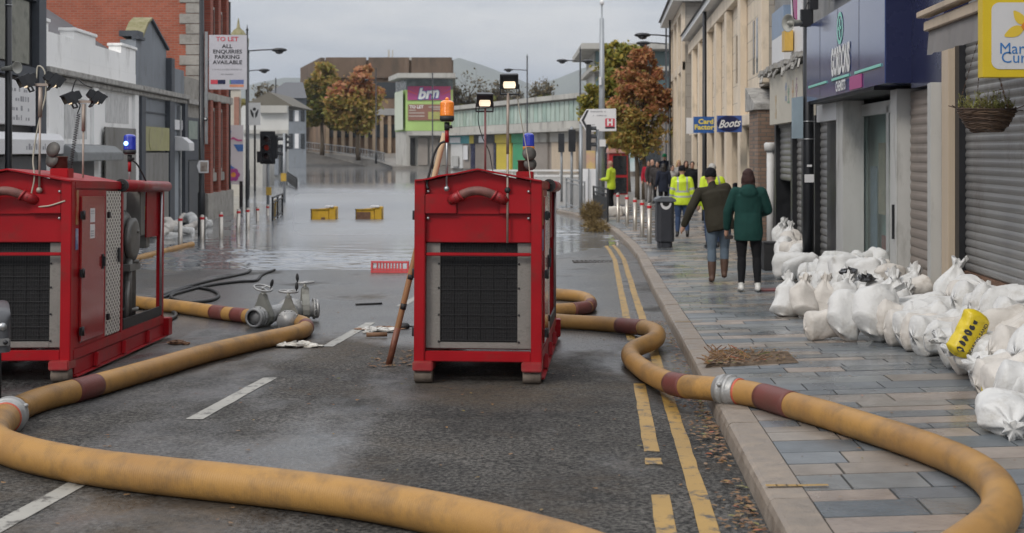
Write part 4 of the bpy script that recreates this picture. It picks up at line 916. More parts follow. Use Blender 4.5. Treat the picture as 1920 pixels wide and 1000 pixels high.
mb = MB(); mb.text('brn', (x(803, 150.9), 150.83, PZ(176, 150.9)), (1, 0, .08), (0, 0, 1), 1.75, bold=.085, shear=.2, depth=0); mb.build('lettering_edge', M['sign_blue'], sg)
mb = MB(); mb.text('brn', (x(803, 150.9), 150.81, PZ(176, 150.9)), (1, 0, .08), (0, 0, 1), 1.75, bold=.04, shear=.2, depth=0); mb.build('lettering', M['txt_white'], sg)
sg = thing('brown_letting_board', 'brown to-let board below the magenta sign', 'sign', W(800, 226, 150.9))
mb = MB(); mb.box(x(765, 150.9), x(837, 150.9), 150.86, 150.99, PZ(226, 151), PZ(196, 151)); mb.build('board', M['sign_brown'], sg)
mb = MB(); mb.text('TO LET', (x(781, 150.9), 150.85, PZ(201, 151)), (1, 0, 0), (0, 0, 1), .5, bold=.03, depth=0); mb.build('lettering', M['txt_white'], sg)
mb = MB()
for a, b_, y in ((767, 780, 207), (767, 796, 212), (767, 796, 218), (804, 832, 201), (810, 832, 205)): mb.box(x(a, 151), x(b_, 151), 150.83, 150.855, PZ(y + 1.2, 151), PZ(y - 1, 151))
mb.build('small_print', pmat('print_pale', (.42, .36, .32), .6), sg)
mb = MB(); mb.box(x(803, 151), x(832, 151), 150.82, 150.856, PZ(224, 151), PZ(210, 151)); mb.build('panel', pmat('olive_panel', (.36, .36, .12), .6), sg)

# mint clad parade of shops
bd = thing('mint_clad_parade', 'long parade of small shops with mint green cladding above a concrete canopy', 'building', W(970, 320, 130))
A = W(846, 300, 150); B = W(1092, 300, 114); Ax = Vector((A.x, A.y, 0)); Dx = Vector((B.x - A.x, B.y - A.y, 0)); Ln = Dx.length; Dx.normalize(); Nx = Vector((-Dx.y, Dx.x, 0))
if Nx.y < 0: Nx = -Nx
def T(s, n, z): return Ax + Dx * s + Nx * n + Vector((0, 0, z))
mb = MB(T); mb.box(0, Ln, 0, 14, -.5, 6.9); mb.build('wall', M['taupe_wall'], bd)
mb = MB(T)
n = 34
for k in range(n): mb.box(.5 + (Ln - 1) * k / n, .5 + (Ln - 1) * (k + .82) / n, -.12, -.01, 4.95, 6.75)
mb.build('cladding', M['mint'], bd)
mb = MB(T); mb.box(-.5, Ln + .6, -.6, 14.5, 6.91, 7.35); mb.build('roof', M['conc'], bd)
mb = MB(T); mb.box(-.2, Ln + .2, -.15, -.005, 4.2, 4.92); mb.box(-.4, Ln + .3, -1.3, -.155, 3.95, 4.2); mb.build('canopy', M['conc'], bd)
segs = [(0.01, .13, 'white', 'teal'), (.13, .2, 'taupe_wall', 'teal'), (.2, .24, 'navy', 'yellow'), (.24, .4, 'shut_taupe', 'dark'), (.4, .42, 'navy', 'dark'), (.42, .54, 'yellow', 'yellow'), (.55, .66, 'green', 'green'), (.68, .8, 'taupe_wall', 'conc'), (.82, .98, 'beige', 'conc')]
for a, b_, c, f in segs:
    q = MB(T); q.box(a * Ln + .1, b_ * Ln - .15, -.2, -.002, .2, 3.0); q.build('shopfront', M[c], bd)
    q = MB(T); q.box(a * Ln + .05, b_ * Ln - .05, -.35, -.003, 3.02, 3.9); q.build('fascia', M[f], bd)
for k, (a, b_, z0, z1, c) in enumerate(((.02, .12, 3.1, 3.75, 'sign_white'), (.29, .35, 3.1, 3.8, 'sign_white'), (.15, .19, 1.2, 2.8, 'sign_white'), (.04, .1, .4, 1.6, 'offwhite'))):
    q = MB(T); q.box(a * Ln, b_ * Ln, -.42, -.36, z0, z1); q.build('sign_panel', M[c], bd)
# ================================================================== the two pump sets
M['red'] = pmat('red_gloss_paint', (.30, .004, .009), .42, var=.16, scale=2.2, coat=.06, dirt=((.12, .025, .02), .35, 3.2), spec=.22, rvar=.15, bump=.06, bscale=4)
M['red_door'] = pmat('red_door_gloss', (.3, .012, .014), .16, var=.12, scale=2, coat=.6, dirt=((.16, .04, .03), .2, 4), bump=.05, bscale=5)
M['red_worn'] = pmat('red_scuffed_paint', (.28, .012, .016), .5, var=.2, scale=4, dirt=((.22, .1, .07), .4, 5), coat=.2)
M['galv'] = pmat('galvanised_plate', (.24, .225, .205), .5, .5, var=.12, scale=6, bump=.15, bscale=80, dirt=((.1, .095, .085), .3, 6))
M['rubber'] = pmat('black_rubber', (.018, .018, .019), .6, var=.3)
M['roller'] = pmat('muddy_roller', (.13, .105, .085), .75, .2, var=.35, scale=9, bump=.3)
M['pump_grey'] = pmat('pump_casting', (.17, .17, .16), .5, .4, var=.25, scale=6, dirt=((.1, .09, .08), .3, 7))
M['hi_vis'] = pmat('hi_vis_yellow', (.62, .78, .03), .6, var=.08, scale=6)
M['mastpole'] = pmat('mast_pole', (.33, .27, .23), .5, .3, var=.2, scale=10)
M['white_cable'] = pmat('pale_cable', (.4, .37, .3), .5)
LAMPON = pmat('lamp_lens_lit', (.9, .85, .75), .2, emit=((1.0, .78, .52), .9))
AMBER = pmat('amber_lens', (.85, .22, .015), .12, var=.25, scale=30, coat=.8, emit=((1.0, .25, .01), .10))
BLUE = pmat('blue_lens', (.01, .025, .30), .12, var=.25, scale=25, coat=.8, emit=((.01, .05, .7), .12))
BLUELIT = pmat('blue_flash', (.35, .65, 1), .2, emit=((.35, .7, 1.0), 3.0))
# diamond plate: rows of raised tears over bright sheet
m = bpy.data.materials.new('diamond_plate'); t, b = nodes(m); N = t.nodes; L = t.links
tc = N.new('ShaderNodeTexCoord'); sp = N.new('ShaderNodeSeparateXYZ'); L.new(tc.outputs['Object'], sp.inputs[0])
def mth(op, a, b_=0.0):
    n = N.new('ShaderNodeMath'); n.operation = op
    for i, v in enumerate((a, b_)):
        if isinstance(v, (int, float)): n.inputs[i].default_value = v
        else: L.new(v, n.inputs[i])
    return n.outputs[0]
sa = mth('SINE', mth('MULTIPLY', sp.outputs[1], 2 * math.pi / .075)); sb = mth('SINE', mth('MULTIPLY', sp.outputs[2], 2 * math.pi / .052))
pr = mth('MULTIPLY', sa, sb); rr = N.new('ShaderNodeMapRange'); rr.inputs[1].default_value = -.5; rr.inputs[2].default_value = -.1; L.new(pr, rr.inputs[0])
mc = N.new('ShaderNodeMixRGB'); mc.inputs[1].default_value = (.14, .13, .12, 1); mc.inputs[2].default_value = (.72, .7, .66, 1); L.new(rr.outputs[0], mc.inputs[0]); L.new(mc.outputs[0], b.inputs['Base Color'])
b.inputs['Metallic'].default_value = .6; b.inputs['Roughness'].default_value = .38
bp = N.new('ShaderNodeBump'); bp.inputs['Strength'].default_value = .7; bp.inputs['Distance'].default_value = .004; L.new(rr.outputs[0], bp.inputs['Height']); L.new(bp.outputs[0], b.inputs['Normal'])
M['diamond'] = m

def beacon(parent, x, y, z0, z1, kind, name, ring=True):
    """a rotating beacon on its own slim pole"""
    pl = MB(); pl.tube([(x, y, z0), (x, y, z1 - .07)], .0085, 8); pl.ball((x, y, z0), (.022, .022, .022)); po = pl.build(name + '_pole', M['steel'], parent)
    q = MB(); q.tube([(x, y, z1 - .19), (x, y, z1 - .09)], .015, 10); q.tube([(x, y, z1 - .1), (x, y, z1 - .04)], .02, 10, mi=1); q.tube([(x - .001, y, z1 - .075), (x + .04, y, z1 - .075)], .012, 8, mi=1); q.build('grip', [M['red'], M['rubber']], po)
    bm_ = MB(); h = .155 if kind == 'amber' else .15 if ring else .175; r = .054 if kind == 'amber' else .05 if ring else .056
    bm_.lathe([(r * .8, 0), (r, .012), (r, .04)], (x, y, z1 - .035), n=24, mi=1)
    prof = [(r * .97, .04)]
    for k in range(13):
        zz = .045 + k * (h - .06) / 13; prof += [(r * (1 if k % 2 else .965) * (1 - .02 * k / 13), zz), (r * (.965 if k % 2 else 1) * (1 - .02 * k / 13), zz + .003)]
    prof += [(r * .9, h - .012), (r * .7, h), (r * .2, h + .006), (.001, h + .006)]
    bm_.lathe(prof, (x, y, z1 - .035), n=24)
    if kind == 'amber': bm_.lathe([(.012, h + .004), (.016, h + .014), (.008, h + .024), (.003, h + .026)], (x, y, z1 - .035), n=10, mi=0)
    bo = bm_.build(name, [AMBER if kind == 'amber' else BLUE, M['rubber'] if kind == 'amber' or not ring else pmat('amber_ring', (.6, .2, .02), .4)], parent)
    return bo
def lamp_head(parent, c, yaw, pitch, s=1.0):
    """a boxy floodlight: housing, hood, lens"""
    Rm = Matrix.Translation(Vector(c)) @ Matrix.Rotation(yaw, 4, 'Z') @ Matrix.Rotation(pitch, 4, 'X') @ Matrix.Scale(s, 4)
    f = lambda x, y, z: Rm @ Vector((x, y, z))
    q = MB(f)
    q.prism([(-.062, -.052), (.062, -.052), (.055, .055), (-.055, .055)], -.02, .035); q.prism([(-.04, -.035), (.04, -.035), (.035, .04), (-.035, .04)], .0351, .075)
    q.box(-.062, .062, -.066, -.0201, .044, .058); q.box(-.064, -.056, -.06, -.0201, -.03, .058); q.box(.056, .064, -.06, -.0201, -.03, .058)
    for k in range(5): q.box(-.036 + k * .016, -.03 + k * .016, .0751, .088, -.03, .035)
    q.box(-.055, .055, -.024, -.0201, .008, .044)
    ho = q.build('floodlight', M['black_metal'], parent, bevel=.004)
    q = MB(f); q.prism([(-.04, -.044), (.04, -.044), (.045, -.02), (.04, .004), (-.04, .004), (-.045, -.02)], -.032, -.0215); q.build('lens', LAMPON, ho, bevel=.003)
    q = MB(f); q.bar((-.066, 0, -.02), (-.066, 0, -.09), .008, .014); q.bar((.066, 0, -.02), (.066, 0, -.09), .008, .014); q.bar((-.066, 0, -.09), (.066, 0, -.09), .014, .01); q.build('bracket', M['black_metal'], ho)
    return ho
def pump_unit(name, label, variant):
    root = thing(name, label, 'pump')
    hw = .475; Ln = 2.9
    # frame
    mb = MB()
    for sx in (-1, 1):
        x0, x1 = (hw - .08, hw) if sx > 0 else (-hw, -hw + .08)
        mb.box(x0, x1, 0, .08, .15, 1.505)
        for y in (1.34, 2.76): mb.box(x0 + (.02 if sx > 0 else 0), x1 - (0 if sx > 0 else .02), y, y + .06, .22, 1.5)
        mb.box(x0, x1, .081, Ln - .06, .155, .235) ; mb.box(x0, x1, .081, 1.34, 1.44, 1.5); mb.box(x0, x1, 1.4, 2.76, 1.42, 1.47)
        # skid side rail with web stiffeners
        xs = sx * (hw - .012)
        mb.box(min(xs, xs - sx * .02), max(xs, xs - sx * .02), .13, Ln + .05, .035, .152)
        mb.box(min(xs + sx * .03, xs - sx * .05), max(xs + sx * .03, xs - sx * .05), .12, Ln + .05, .02, .0345)
        for y in (.6, 1.4, 2.2): mb.prism([(y, .04), (y + .09, .04), (y + .06, .15), (y + .03, .15)], xs + sx * .001, xs + sx * .035, plane='yz')
        mb.box(min(xs - sx * .05, xs + sx * .05), max(xs - sx * .05, xs + sx * .05), Ln - .02, Ln + .12, .03, .2)
        mb.prism([(.081, .24), (.22, .24), (.081, .42)], sx * (hw - .005), sx * (hw - .02), plane='yz')
    mb.box(-hw + .081, hw - .081, .01, .07, .16, .235); mb.box(-hw + .081, hw - .081, .02, .05, .94, .965)
    mb.box(-hw + .081, hw - .081, Ln - .13, Ln - .07, .16, .235); mb.box(-hw + .081, hw - .081, Ln - .13, Ln - .07, 1.42, 1.47)
    mb.build('frame', M['red'], root, bevel=.006)
    # front: skid feet and rollers
    for sx in (-1, 1):
        xa = -hw - .003 if sx < 0 else hw - .15 + .003
        q = MB(); q.box(xa, xa + .15, -.05, .14, .095, .165); fo = q.build('skid_foot', M['red_worn'], root, bevel=.008)
        q = MB(); q.lathe([(.05, .004), (.056, .012), (.056, .13), (.05, .138)], (xa + .004, .03, .056), axis=(1, 0, 0), n=24); q.build('roller', M['roller'], fo)
    # front panels
    mb = MB()
    g = [(-.395, 1.255), (.395, 1.255), (.395, 1.495), (.0, 1.575), (-.395, 1.495)]
    mb.prism(g, .045, .075); mb.box(-.395, .395, .05, .08, 1.04, 1.2545)
    mb.box(-.395, -.16, .004, .0445, 1.255, 1.4); mb.box(.16, .395, .004, .0445, 1.255, 1.4); mb.box(-.1595, .1595, .03, .0445, 1.25, 1.395)
    for px in (-.375, .375):
        for z in (1.42, 1.22): mb.ball((px, .03, z), (.012, .012, .012), mi=1)
    mb.build('front_panel', [M['red'], M['steel']], root, bevel=.005)
    mb = MB(); arc = [(-.16 + .32 * k / 14, -.03 - .03 * math.sin(math.pi * k / 14), 1.375 + .05 * math.sin(math.pi * k / 14)) for k in range(15)]
    mb.tube(arc, .034, 14, mi=1); mb.tube([(-.2, .02, 1.355), (-.165, -.025, 1.372), (-.12, -.04, 1.395)], .038, 14); mb.tube([(.2, .02, 1.355), (.165, -.025, 1.372), (.12, -.04, 1.395)], .038, 14)
    for sx in (-1, 1): mb.tube([(sx * .128, -.04, 1.388), (sx * .116, -.042, 1.396)], .045, 14)
    mb.build('handrail', [M['red_worn'], pmat('scuffed_tube', (.15, .06, .05), .6, var=.4, scale=12)], root)
    # radiator: galvanised surround and black wire grille
    mb = MB(); mb.box(-.395, -.29, .085, .11, .25, 1.035); mb.box(.29, .395, .085, .11, .25, 1.035); mb.box(-.2895, .2895, .085, .11, .25, .295)
    for z in (.3, .5, .7, .88):
        for sx in (-1, 1): mb.ball((sx * .3, .08, z), (.008, .008, .008), mi=1)
    mb.build('grille_surround', [M['galv'], M['black_metal']], root, bevel=.003)
    mb = MB(); mb.box(-.2895, .2895, .1, .118, .296, 1.035); core = mb.build('radiator', M['black_in'], root)
    mb = MB()
    for k in range(30): x = -.285 + .57 * k / 29; mb.tube([(x, .092, .3), (x, .092, 1.035)], .0016 if k % 5 else .0032, 4, caps=False)
    for k in range(24): z = .31 + .72 * k / 23; mb.tube([(-.288, .09, z), (.288, .09, z)], .0016 if k % 3 else .003, 4, caps=False)
    mb.build('wire_grille', pmat('grille_wire', (.028, .028, .03), .5, .5), root)
    # housing, roof
    mb = MB(); mb.box(-hw + .03, hw - .03, .12, 1.34, .24, 1.44); mb.build('housing', M['red'], root)
    mb = MB()
    ny = 12
    for sx in (-1, 1):
        rows = []
        for j in range(ny + 1):
            y = -.025 + (1.42 + .025) * j / ny
            for i in range(9):
                x = sx * .47 * i / 8; z = 1.592 - .088 * i / 8 + .004 * math.sin(i * 1.7 + j) * (1 if sx < 0 else .4) * (i > 1)
                rows += [(x, y, z)]
        n = len(rows)
        rows += [(x, y, z - .012) for x, y, z in rows]
        fs = [(j * 9 + i, j * 9 + i + 1, (j + 1) * 9 + i + 1, (j + 1) * 9 + i) for j in range(ny) for i in range(8)]
        fs += [tuple(n + q for q in reversed(f)) for f in fs]
        fs += [(i, i + n, i + 1 + n, i + 1) for i in range(8)] + [(j * 9 + 8, j * 9 + 8 + n, (j + 1) * 9 + 8 + n, (j + 1) * 9 + 8) for j in range(ny)] + [(ny * 9 + i, ny * 9 + i + 1, ny * 9 + i + 1 + n, ny * 9 + i + n) for i in range(8)]
        mb.add(rows, fs)
    mb.build('roof', M['red'], root)
    mb = MB(); mb.box(-.3, .3, 1.42, 2.2, 1.475, 1.5); mb.box(-.46, .1, 2.2, 2.75, 1.475, 1.49); mb.build('roof_tray', M['red_worn'], root, bevel=.006)
    # right side: hinged door, diamond plate, trim
    for sx in (-1, 1):
        xo = sx * (hw + .002); f = (lambda s: (lambda a, b_: (min(a, b_), max(a, b_))))(sx)
        q = MB(); q.box(*f(xo - sx * .03, xo - sx * .005), .085, .885, .24, 1.435); sp_ = q.build('side_panel', M['red'], root)
        q = MB(); q.box(*f(xo - sx * .004, xo + sx * .012), .2, .8, .275, 1.385); do = q.build('door', M['red_door'], root, bevel=.006, label='glossy red side door with three hinges')
        q = MB()
        for z in (1.24, .8, .36): q.box(*f(xo + sx * .0125, xo + sx * .03), .16, .23, z - .03, z + .03); q.tube([(xo + sx * .03, .195, z - .035), (xo + sx * .03, .195, z + .035)], .012, 8)
        q.build('hinge', M['black_metal'], do)
        q = MB(); q.box(*f(xo + sx * .0125, xo + sx * .02), .725, .775, .8, .92); q.box(*f(xo + sx * .0205, xo + sx * .035), .738, .762, .82, .9); q.build('latch', M['black_metal'], do, bevel=.003)
        q = MB(); q.box(*f(xo + sx * .0125, xo + sx * .0135), .41, .53, 1.18, 1.29); q.box(*f(xo + sx * .0125, xo + sx * .0135), .41, .53, 1.055, 1.165); so = q.build('sticker', M['sign_white'], do)
        q = MB()
        for j in range(5):
            for k in range(4): q.box(*f(xo + sx * .0137, xo + sx * .0142), .425 + k * .024, .44 + k * .024 - (j % 2) * .004, 1.07 + j * .018 + (.12 if j > 2 else 0), 1.08 + j * .018 + (.12 if j > 2 else 0))
        q.build('print', M['txt_grey'], so)
        q = MB(); q.box(*f(xo - sx * .03, xo), .9, 1.31, .245, 1.425); q.build('tread_plate', M['diamond'], root, bevel=.003)
        q = MB()
        for z in (1.23, .4): q.box(*f(xo + sx * .001, xo + sx * .022), .9, .945, z - .025, z + .025)
        q.build('plate_hinge', M['black_metal'], root, bevel=.003)
        q = MB(); q.box(*f(xo + sx * .001, xo + sx * .016), 1.22, 1.26, .83, .95); q.build('catch', M['black_metal'], root, bevel=.003)
        q = MB(); q.box(*f(xo - sx * .004, xo + sx * .003), .1, .15, 1.17, 1.43); q.build('badge', pmat('gold_script_badge', (.42, .25, .1), .4, c2=(.36, .02, .02), scale=16, stretch=(1, 1, .6)), root)
        q = MB(); q.box(*f(xo - sx * .004, xo + sx * .003), .1, .15, .98, 1.14); q.build('badge', pmat('blue_white_badge', (.05, .1, .3), .4, c2=(.55, .55, .58), scale=12), root)
        # boom hose rolled along the top of the bay
        q = MB(); q.tube([(sx * (hw - .005), 1.38, 1.475), (sx * (hw - .005), 2.93, 1.475)], .05, 18)
        q.tube([(sx * (hw - .005), 1.33, 1.475), (sx * (hw - .005), 1.379, 1.475)], .055, 18, mi=1); q.tube([(sx * (hw - .005), 1.325, 1.475), (sx * (hw - .005), 1.3295, 1.475)], .04, 14, mi=2)
        for k in range(4): q.ball((sx * (hw - .005) + .022 * math.cos(k * 1.57 + .6), 1.322, 1.475 + .022 * math.sin(k * 1.57 + .6)), (.008, .006, .008), mi=1)
        q.build('suction_boom', [M['red_worn'], M['rubber'], M['black_in']], root)
        q = MB(); q.box(*f(xo - sx * .02, xo - sx * .006), 1.44, 2.75, .24, .33); q.build('rubber_strip', M['rubber'], root)
        q = MB(); q.tube([(sx * (hw - .01), 2.74, .25), (sx * (hw - .01), 2.74, 1.42)], .012, 8); q.build('guide_rail', M['steel'], root)
        q = MB(); q.box(*f(sx * (hw - .05), sx * (hw - .035)), 2.3, 2.75, 1.0, 1.42); q.build('gusset_panel', M['red'], root)
    # pump inside the open bay
    mb = MB(); mb.box(-.3, .3, 1.41, 1.5, .3, 1.2); mb.box(-.36, .36, 1.45, 2.7, .235, .26); mb.build('bulkhead', M['black_metal'], root)
    mb = MB()
    mb.tube([(.36, 2.0, .27), (.36, 2.0, .98), (.34, 2.02, 1.1), (.28, 2.05, 1.2), (.12, 2.05, 1.24)], .065, 16); mb.tube([(.4, 1.86, .3), (.4, 1.86, .85)], .03, 12)
    mb.lathe([(.2, 0), (.24, .02), (.24, .12), (.2, .14)], (.24, 1.92, 1.0), axis=(1, 0, 0), n=26); mb.lathe([(.15, 0), (.19, .01), (.19, .05), (.15, .06)], (.381, 1.92, 1.0), axis=(1, 0, 0), n=26)
    for z in (.35, .78, 1.05): mb.lathe([(.09, 0), (.09, .03)], (.36, 2.0, z), n=18)
    mb.box(.2, .44, 1.75, 2.1, .72, .78); mb.tube([(.42, 1.72, .3), (.42, 1.74, .5), (.4, 1.82, .62)], .02, 8)
    mb.build('pump_pipework', M['pump_grey'], root)
    mb = MB(); mb.box(.3, .43, 2.12, 2.28, 1.02, 1.42); mb.box(.3, .43, 2.3, 2.72, 1.08, 1.16); mb.box(.34, .42, 2.35, 2.5, .9, 1.08); mb.build('control_box', M['pump_grey'], root, bevel=.008)
    # exhaust stack with rain flap, back right of the roof
    exx, exy = (.275, 1.2) if variant == 'mid' else (.27, .4)
    mb = MB(); mb.box(exx - .07, exx + .07, exy - .07, exy + .07, 1.47, 1.59 if variant == 'mid' else 1.6); eo = mb.build('exhaust_box', M['red'], root, bevel=.006)
    mb = MB(); zt = 1.59 if variant == 'mid' else 1.6; mb.lathe([(.05, 0), (.05, .085), (.055, .085), (.055, .095), (.045, .095)], (exx - .01, exy, zt), n=18); mb.build('exhaust_pipe', pmat('burnt_pipe', (.14, .09, .07), .6, .5, var=.4, scale=12), eo)
    mb = MB(); c0 = Vector((exx + (.03 if variant == 'mid' else -.05), exy - .02, zt + .06)); fd = 1 if variant == 'mid' else -1
    for dz, r in ((0.0, .055), (.085, .06)):
        mb.lathe([(r * .3, 0), (r, .004), (r, .014), (r * .3, .018)], c0 + Vector((fd * .012 + (fd * -.008 if dz else 0), -.01, dz)), axis=(.35 * fd, -1, .25), n=20)
    mb.bar(c0 + Vector((0, .0, -.02)), c0 + Vector((0, .0, .1)), .05, .012); mb.build('rain_flap', pmat('sooty_flap', (.09, .085, .078), .55, .4, var=.3, scale=10), eo)
    if variant == 'mid':
        beacon(root, -.233, -.005, 1.44, 1.93 + .045, 'amber', 'amber_beacon')
        q = MB(); q.tube(spline([(-.235, 0, 1.79), (-.28, .01, 1.78), (-.33, .02, 1.7), (-.365, .02, 1.56), (-.385, .015, 1.47), (-.37, 0, 1.44)], .02), .009, 8); q.build('cable', M['rubber'], root)
        beacon(root, .295, 1.36, 1.5, 1.80, 'blue', 'blue_beacon')
        q = MB(); q.tube([(.22, 0, 1.04), (.22, 0, 1.78)], .0085, 8); q.tube([(.22, 0, 1.7), (.222, 0, 2.15)], .011, 8); q.ball((.22, -.002, 1.43), (.023, .023, .023), mi=1); po = q.build('lamp_mast', [M['mastpole'], M['rubber']], root)
        lamp_head(root, (.235, -.02, 2.235), 0, R(12), 1.05)
        q = MB(); q.tube(spline([(.28, .03, 2.2), (.3, .04, 2.05), (.335, .05, 1.85), (.37, .05, 1.65), (.39, .03, 1.49)], .03), .004, 6); q.build('lamp_cable', M['white_cable'], root)
        q = MB(); q.tube([(-.03, .9, 1.5), (-.032, .9, 2.1)], .009, 8); q.build('lamp_mast', pmat('maroon_pole', (.2, .08, .08), .5), root)
        lamp_head(root, (-.035, .88, 2.165), R(8), R(14), 1.05)
        q = MB(); q.tube(spline([(-.08, .9, 2.12), (-.09, .9, 2.0), (-.05, .9, 1.85), (.0, .9, 1.75), (.03, .88, 1.6), (.05, .8, 1.57)], .03), .004, 6); q.build('lamp_cable', M['rubber'], root)
    else:
        # two masts with paired floodlights, and a blue beacon behind
        for (mx_, my, zt_, cab) in ((.226, .02, 2.2, 0), (.31, .8, 2.13, 1)):
            q = MB(); q.tube([(mx_, my, 1.42), (mx_, my, zt_ - .2)], .0085, 8); q.tube([(mx_, my, zt_ - .22), (mx_, my, zt_)], .016, 10); q.ball((mx_, my, 1.43), (.023, .023, .023)); q.bar((mx_ - .06, my, zt_ + .02), (mx_ + .06, my, zt_ + .02), .02, .02); q.build('lamp_mast', M['mastpole'], root)
            lamp_head(root, (mx_ - .1, my - .01, zt_ + .045), R(-58), R(28), .92); lamp_head(root, (mx_ + .1, my + .01, zt_ + .05), R(118), R(34), .92)
            q = MB()
            if cab:
                q.tube([(mx_ - .04 + .014 * math.cos(k * .9) - .0004 * k, my + .014 * math.sin(k * .9), zt_ - .08 - k * .0028) for k in range(190)], .0035, 5)
                q.tube(spline([(mx_ - .1, my, zt_ + .09), (mx_ - .06, my, zt_ + .2), (mx_ + .0, my, zt_ + .16), (mx_ + .07, my, zt_ + .13)], .02), .005, 6)
                q.tube(spline([(mx_ - .05, my, zt_ - .08), (mx_ - .03, my, zt_), (mx_ - .1, my, zt_ + .03)], .02), .005, 6)
                q.build('coiled_cable', M['rubber'], root)
            else:
                q.tube(spline([(mx_ - .03, my, zt_ + .06), (mx_ - .02, my, zt_ + .16), (mx_ + .03, my, zt_ + .12), (mx_ + .04, my, zt_ - .05), (mx_ - .0, my, zt_ - .22), (mx_ - .03, my - .01, zt_ - .4), (mx_ - .045, my - .01, zt_ - .55), (mx_ - .03, my - .02, zt_ - .68), (mx_ - .06, my, 1.33), (mx_ + .06, my - .02, 1.31), (mx_ + .2, my - .02, 1.35)], .02), .006, 6)
                q.build('lamp_cable', M['white_cable'], root)
        bo = beacon(root, .4, 1.85, 1.45, 1.79, 'blue', 'blue_beacon', False)
        q = MB(); q.lathe([(.001, 0), (.018, .001), (.02, .012), (.012, .02), (.001, .022)], (.385, 1.793, 1.85), axis=(-.15, -1, 0), n=10); q.build('lit_lamp', BLUELIT, bo)
        q = MB(); q.tube(spline([(.415, 1.85, 1.7), (.45, 1.87, 1.68), (.48, 1.95, 1.6), (.49, 2.1, 1.5)], .02), .007, 8); q.build('cable', M['rubber'], root)
    return root
slope = math.atan(.034)
pm = pump_unit('pump_unit', 'red pump set standing mid road, seen square on, with amber and blue beacons on top', 'mid')
pm.location = (-.256, 9.45, gz(-.256, 9.45)); pm.rotation_euler = (-slope, 0, -.0724)
pl_ = pump_unit('pump_unit', 'red pump set by the photo edge, its side door, tread plate and open bay showing', 'left')
lx = (130 - 960) * 9.5 / F - .475
pl_.location = (lx, 9.5, gz(lx, 9.5)); pl_.rotation_euler = (-slope, 0, .026)
for p_ in (pm, pl_): p_['group'] = 'red pump sets on the road'
# hi-vis jacket hung over the control box of the nearer set
q = MB(); rg = random.Random(3)
jx, jy, jz = lx + .3, 11.93, gz(lx, 11.75)
for a_, r_ in (((0, 0, 1.24), (.05, .11, .05)), ((.01, .05, 1.17), (.045, .1, .09)), ((-.02, -.05, 1.14), (.04, .07, .11)), ((.03, .1, 1.13), (.03, .05, .1))): q.ball((jx + a_[0], jy + a_[1], jz + a_[2]), r_)
for v in q.v: v += Vector((mnoise.noise(v * 14), mnoise.noise(v * 13 + Vector((4, 0, 0))), mnoise.noise(v * 15))) * .02
me = remeshed(q, .012, 2); me.materials.append(M['hi_vis']); o = bpy.data.objects.new('hi_vis_jacket', me); COL.objects.link(o)
c = Vector((jx, jy, jz + 1.1)); me.transform(Matrix.Translation(-c)); o.location = c
tag(o, 'yellow hi-vis jacket bundled over the control box in the open pump bay', 'jacket')
# ================================================================== hoses, valves and what lies on the road
def hose_mat(name, c1, c2, wear):
    m = bpy.data.materials.new(name); t, b = nodes(m); N = t.nodes; L = t.links
    tc = N.new('ShaderNodeTexCoord')
    n1 = N.new('ShaderNodeTexNoise'); n1.inputs['Scale'].default_value = 2.2; n1.inputs['Detail'].default_value = 8; n1.inputs['Roughness'].default_value = .65; L.new(tc.outputs['Object'], n1.inputs[0])
    r = N.new('ShaderNodeValToRGB'); r.color_ramp.elements[0].position = .3; r.color_ramp.elements[0].color = (*c2, 1); r.color_ramp.elements[1].position = .6; r.color_ramp.elements[1].color = (*c1, 1); L.new(n1.outputs[0], r.inputs[0])
    n2 = N.new('ShaderNodeTexNoise'); n2.inputs['Scale'].default_value = 3.4; n2.inputs['Detail'].default_value = 9; n2.inputs['Roughness'].default_value = .75
    mp = N.new('ShaderNodeMapping'); mp.inputs['Location'].default_value = (7, 3, 1); L.new(tc.outputs['Object'], mp.inputs[0]); L.new(mp.outputs[0], n2.inputs[0])
    k = N.new('ShaderNodeMapRange'); k.inputs[1].default_value = .48; k.inputs[2].default_value = .7; k.inputs[4].default_value = wear; L.new(n2.outputs[0], k.inputs[0])
    mx = N.new('ShaderNodeMixRGB'); mx.inputs[2].default_value = (.10, .07, .045, 1); L.new(k.outputs[0], mx.inputs[0]); L.new(r.outputs[0], mx.inputs[1]); L.new(mx.outputs[0], b.inputs['Base Color'])
    b.inputs['Roughness'].default_value = .5; b.inputs['Specular IOR Level'].default_value = .4
    at = N.new('ShaderNodeAttribute'); at.attribute_name = 'along'
    s1 = N.new('ShaderNodeMath'); s1.operation = 'MULTIPLY'; s1.inputs[1].default_value = 2 * math.pi / .0125; L.new(at.outputs['Fac'], s1.inputs[0])
    s2 = N.new('ShaderNodeMath'); s2.operation = 'SINE'; L.new(s1.outputs[0], s2.inputs[0])
    n3 = N.new('ShaderNodeTexNoise'); n3.inputs['Scale'].default_value = 160; L.new(tc.outputs['Object'], n3.inputs[0])
    ad = N.new('ShaderNodeMath'); ad.operation = 'ADD'; L.new(s2.outputs[0], ad.inputs[0]); L.new(n3.outputs[0], ad.inputs[1])
    bp = N.new('ShaderNodeBump'); bp.inputs['Strength'].default_value = .32; bp.inputs['Distance'].default_value = .003; L.new(ad.outputs[0], bp.inputs['Height']); L.new(bp.outputs[0], b.inputs['Normal'])
    return m
HOSE = hose_mat('yellow_hose', (.385, .21, .06), (.29, .155, .052), .7)
BAND = hose_mat('maroon_sleeve', (.155, .042, .035), (.11, .045, .036), .35)
ALU = pmat('cast_aluminium', (.36, .36, .355), .5, .5, var=.15, scale=9, dirt=((.18, .17, .15), .3, 9), bump=.15)
def nearest(pts, p):
    return min(range(len(pts)), key=lambda i: (pts[i] - p).length)
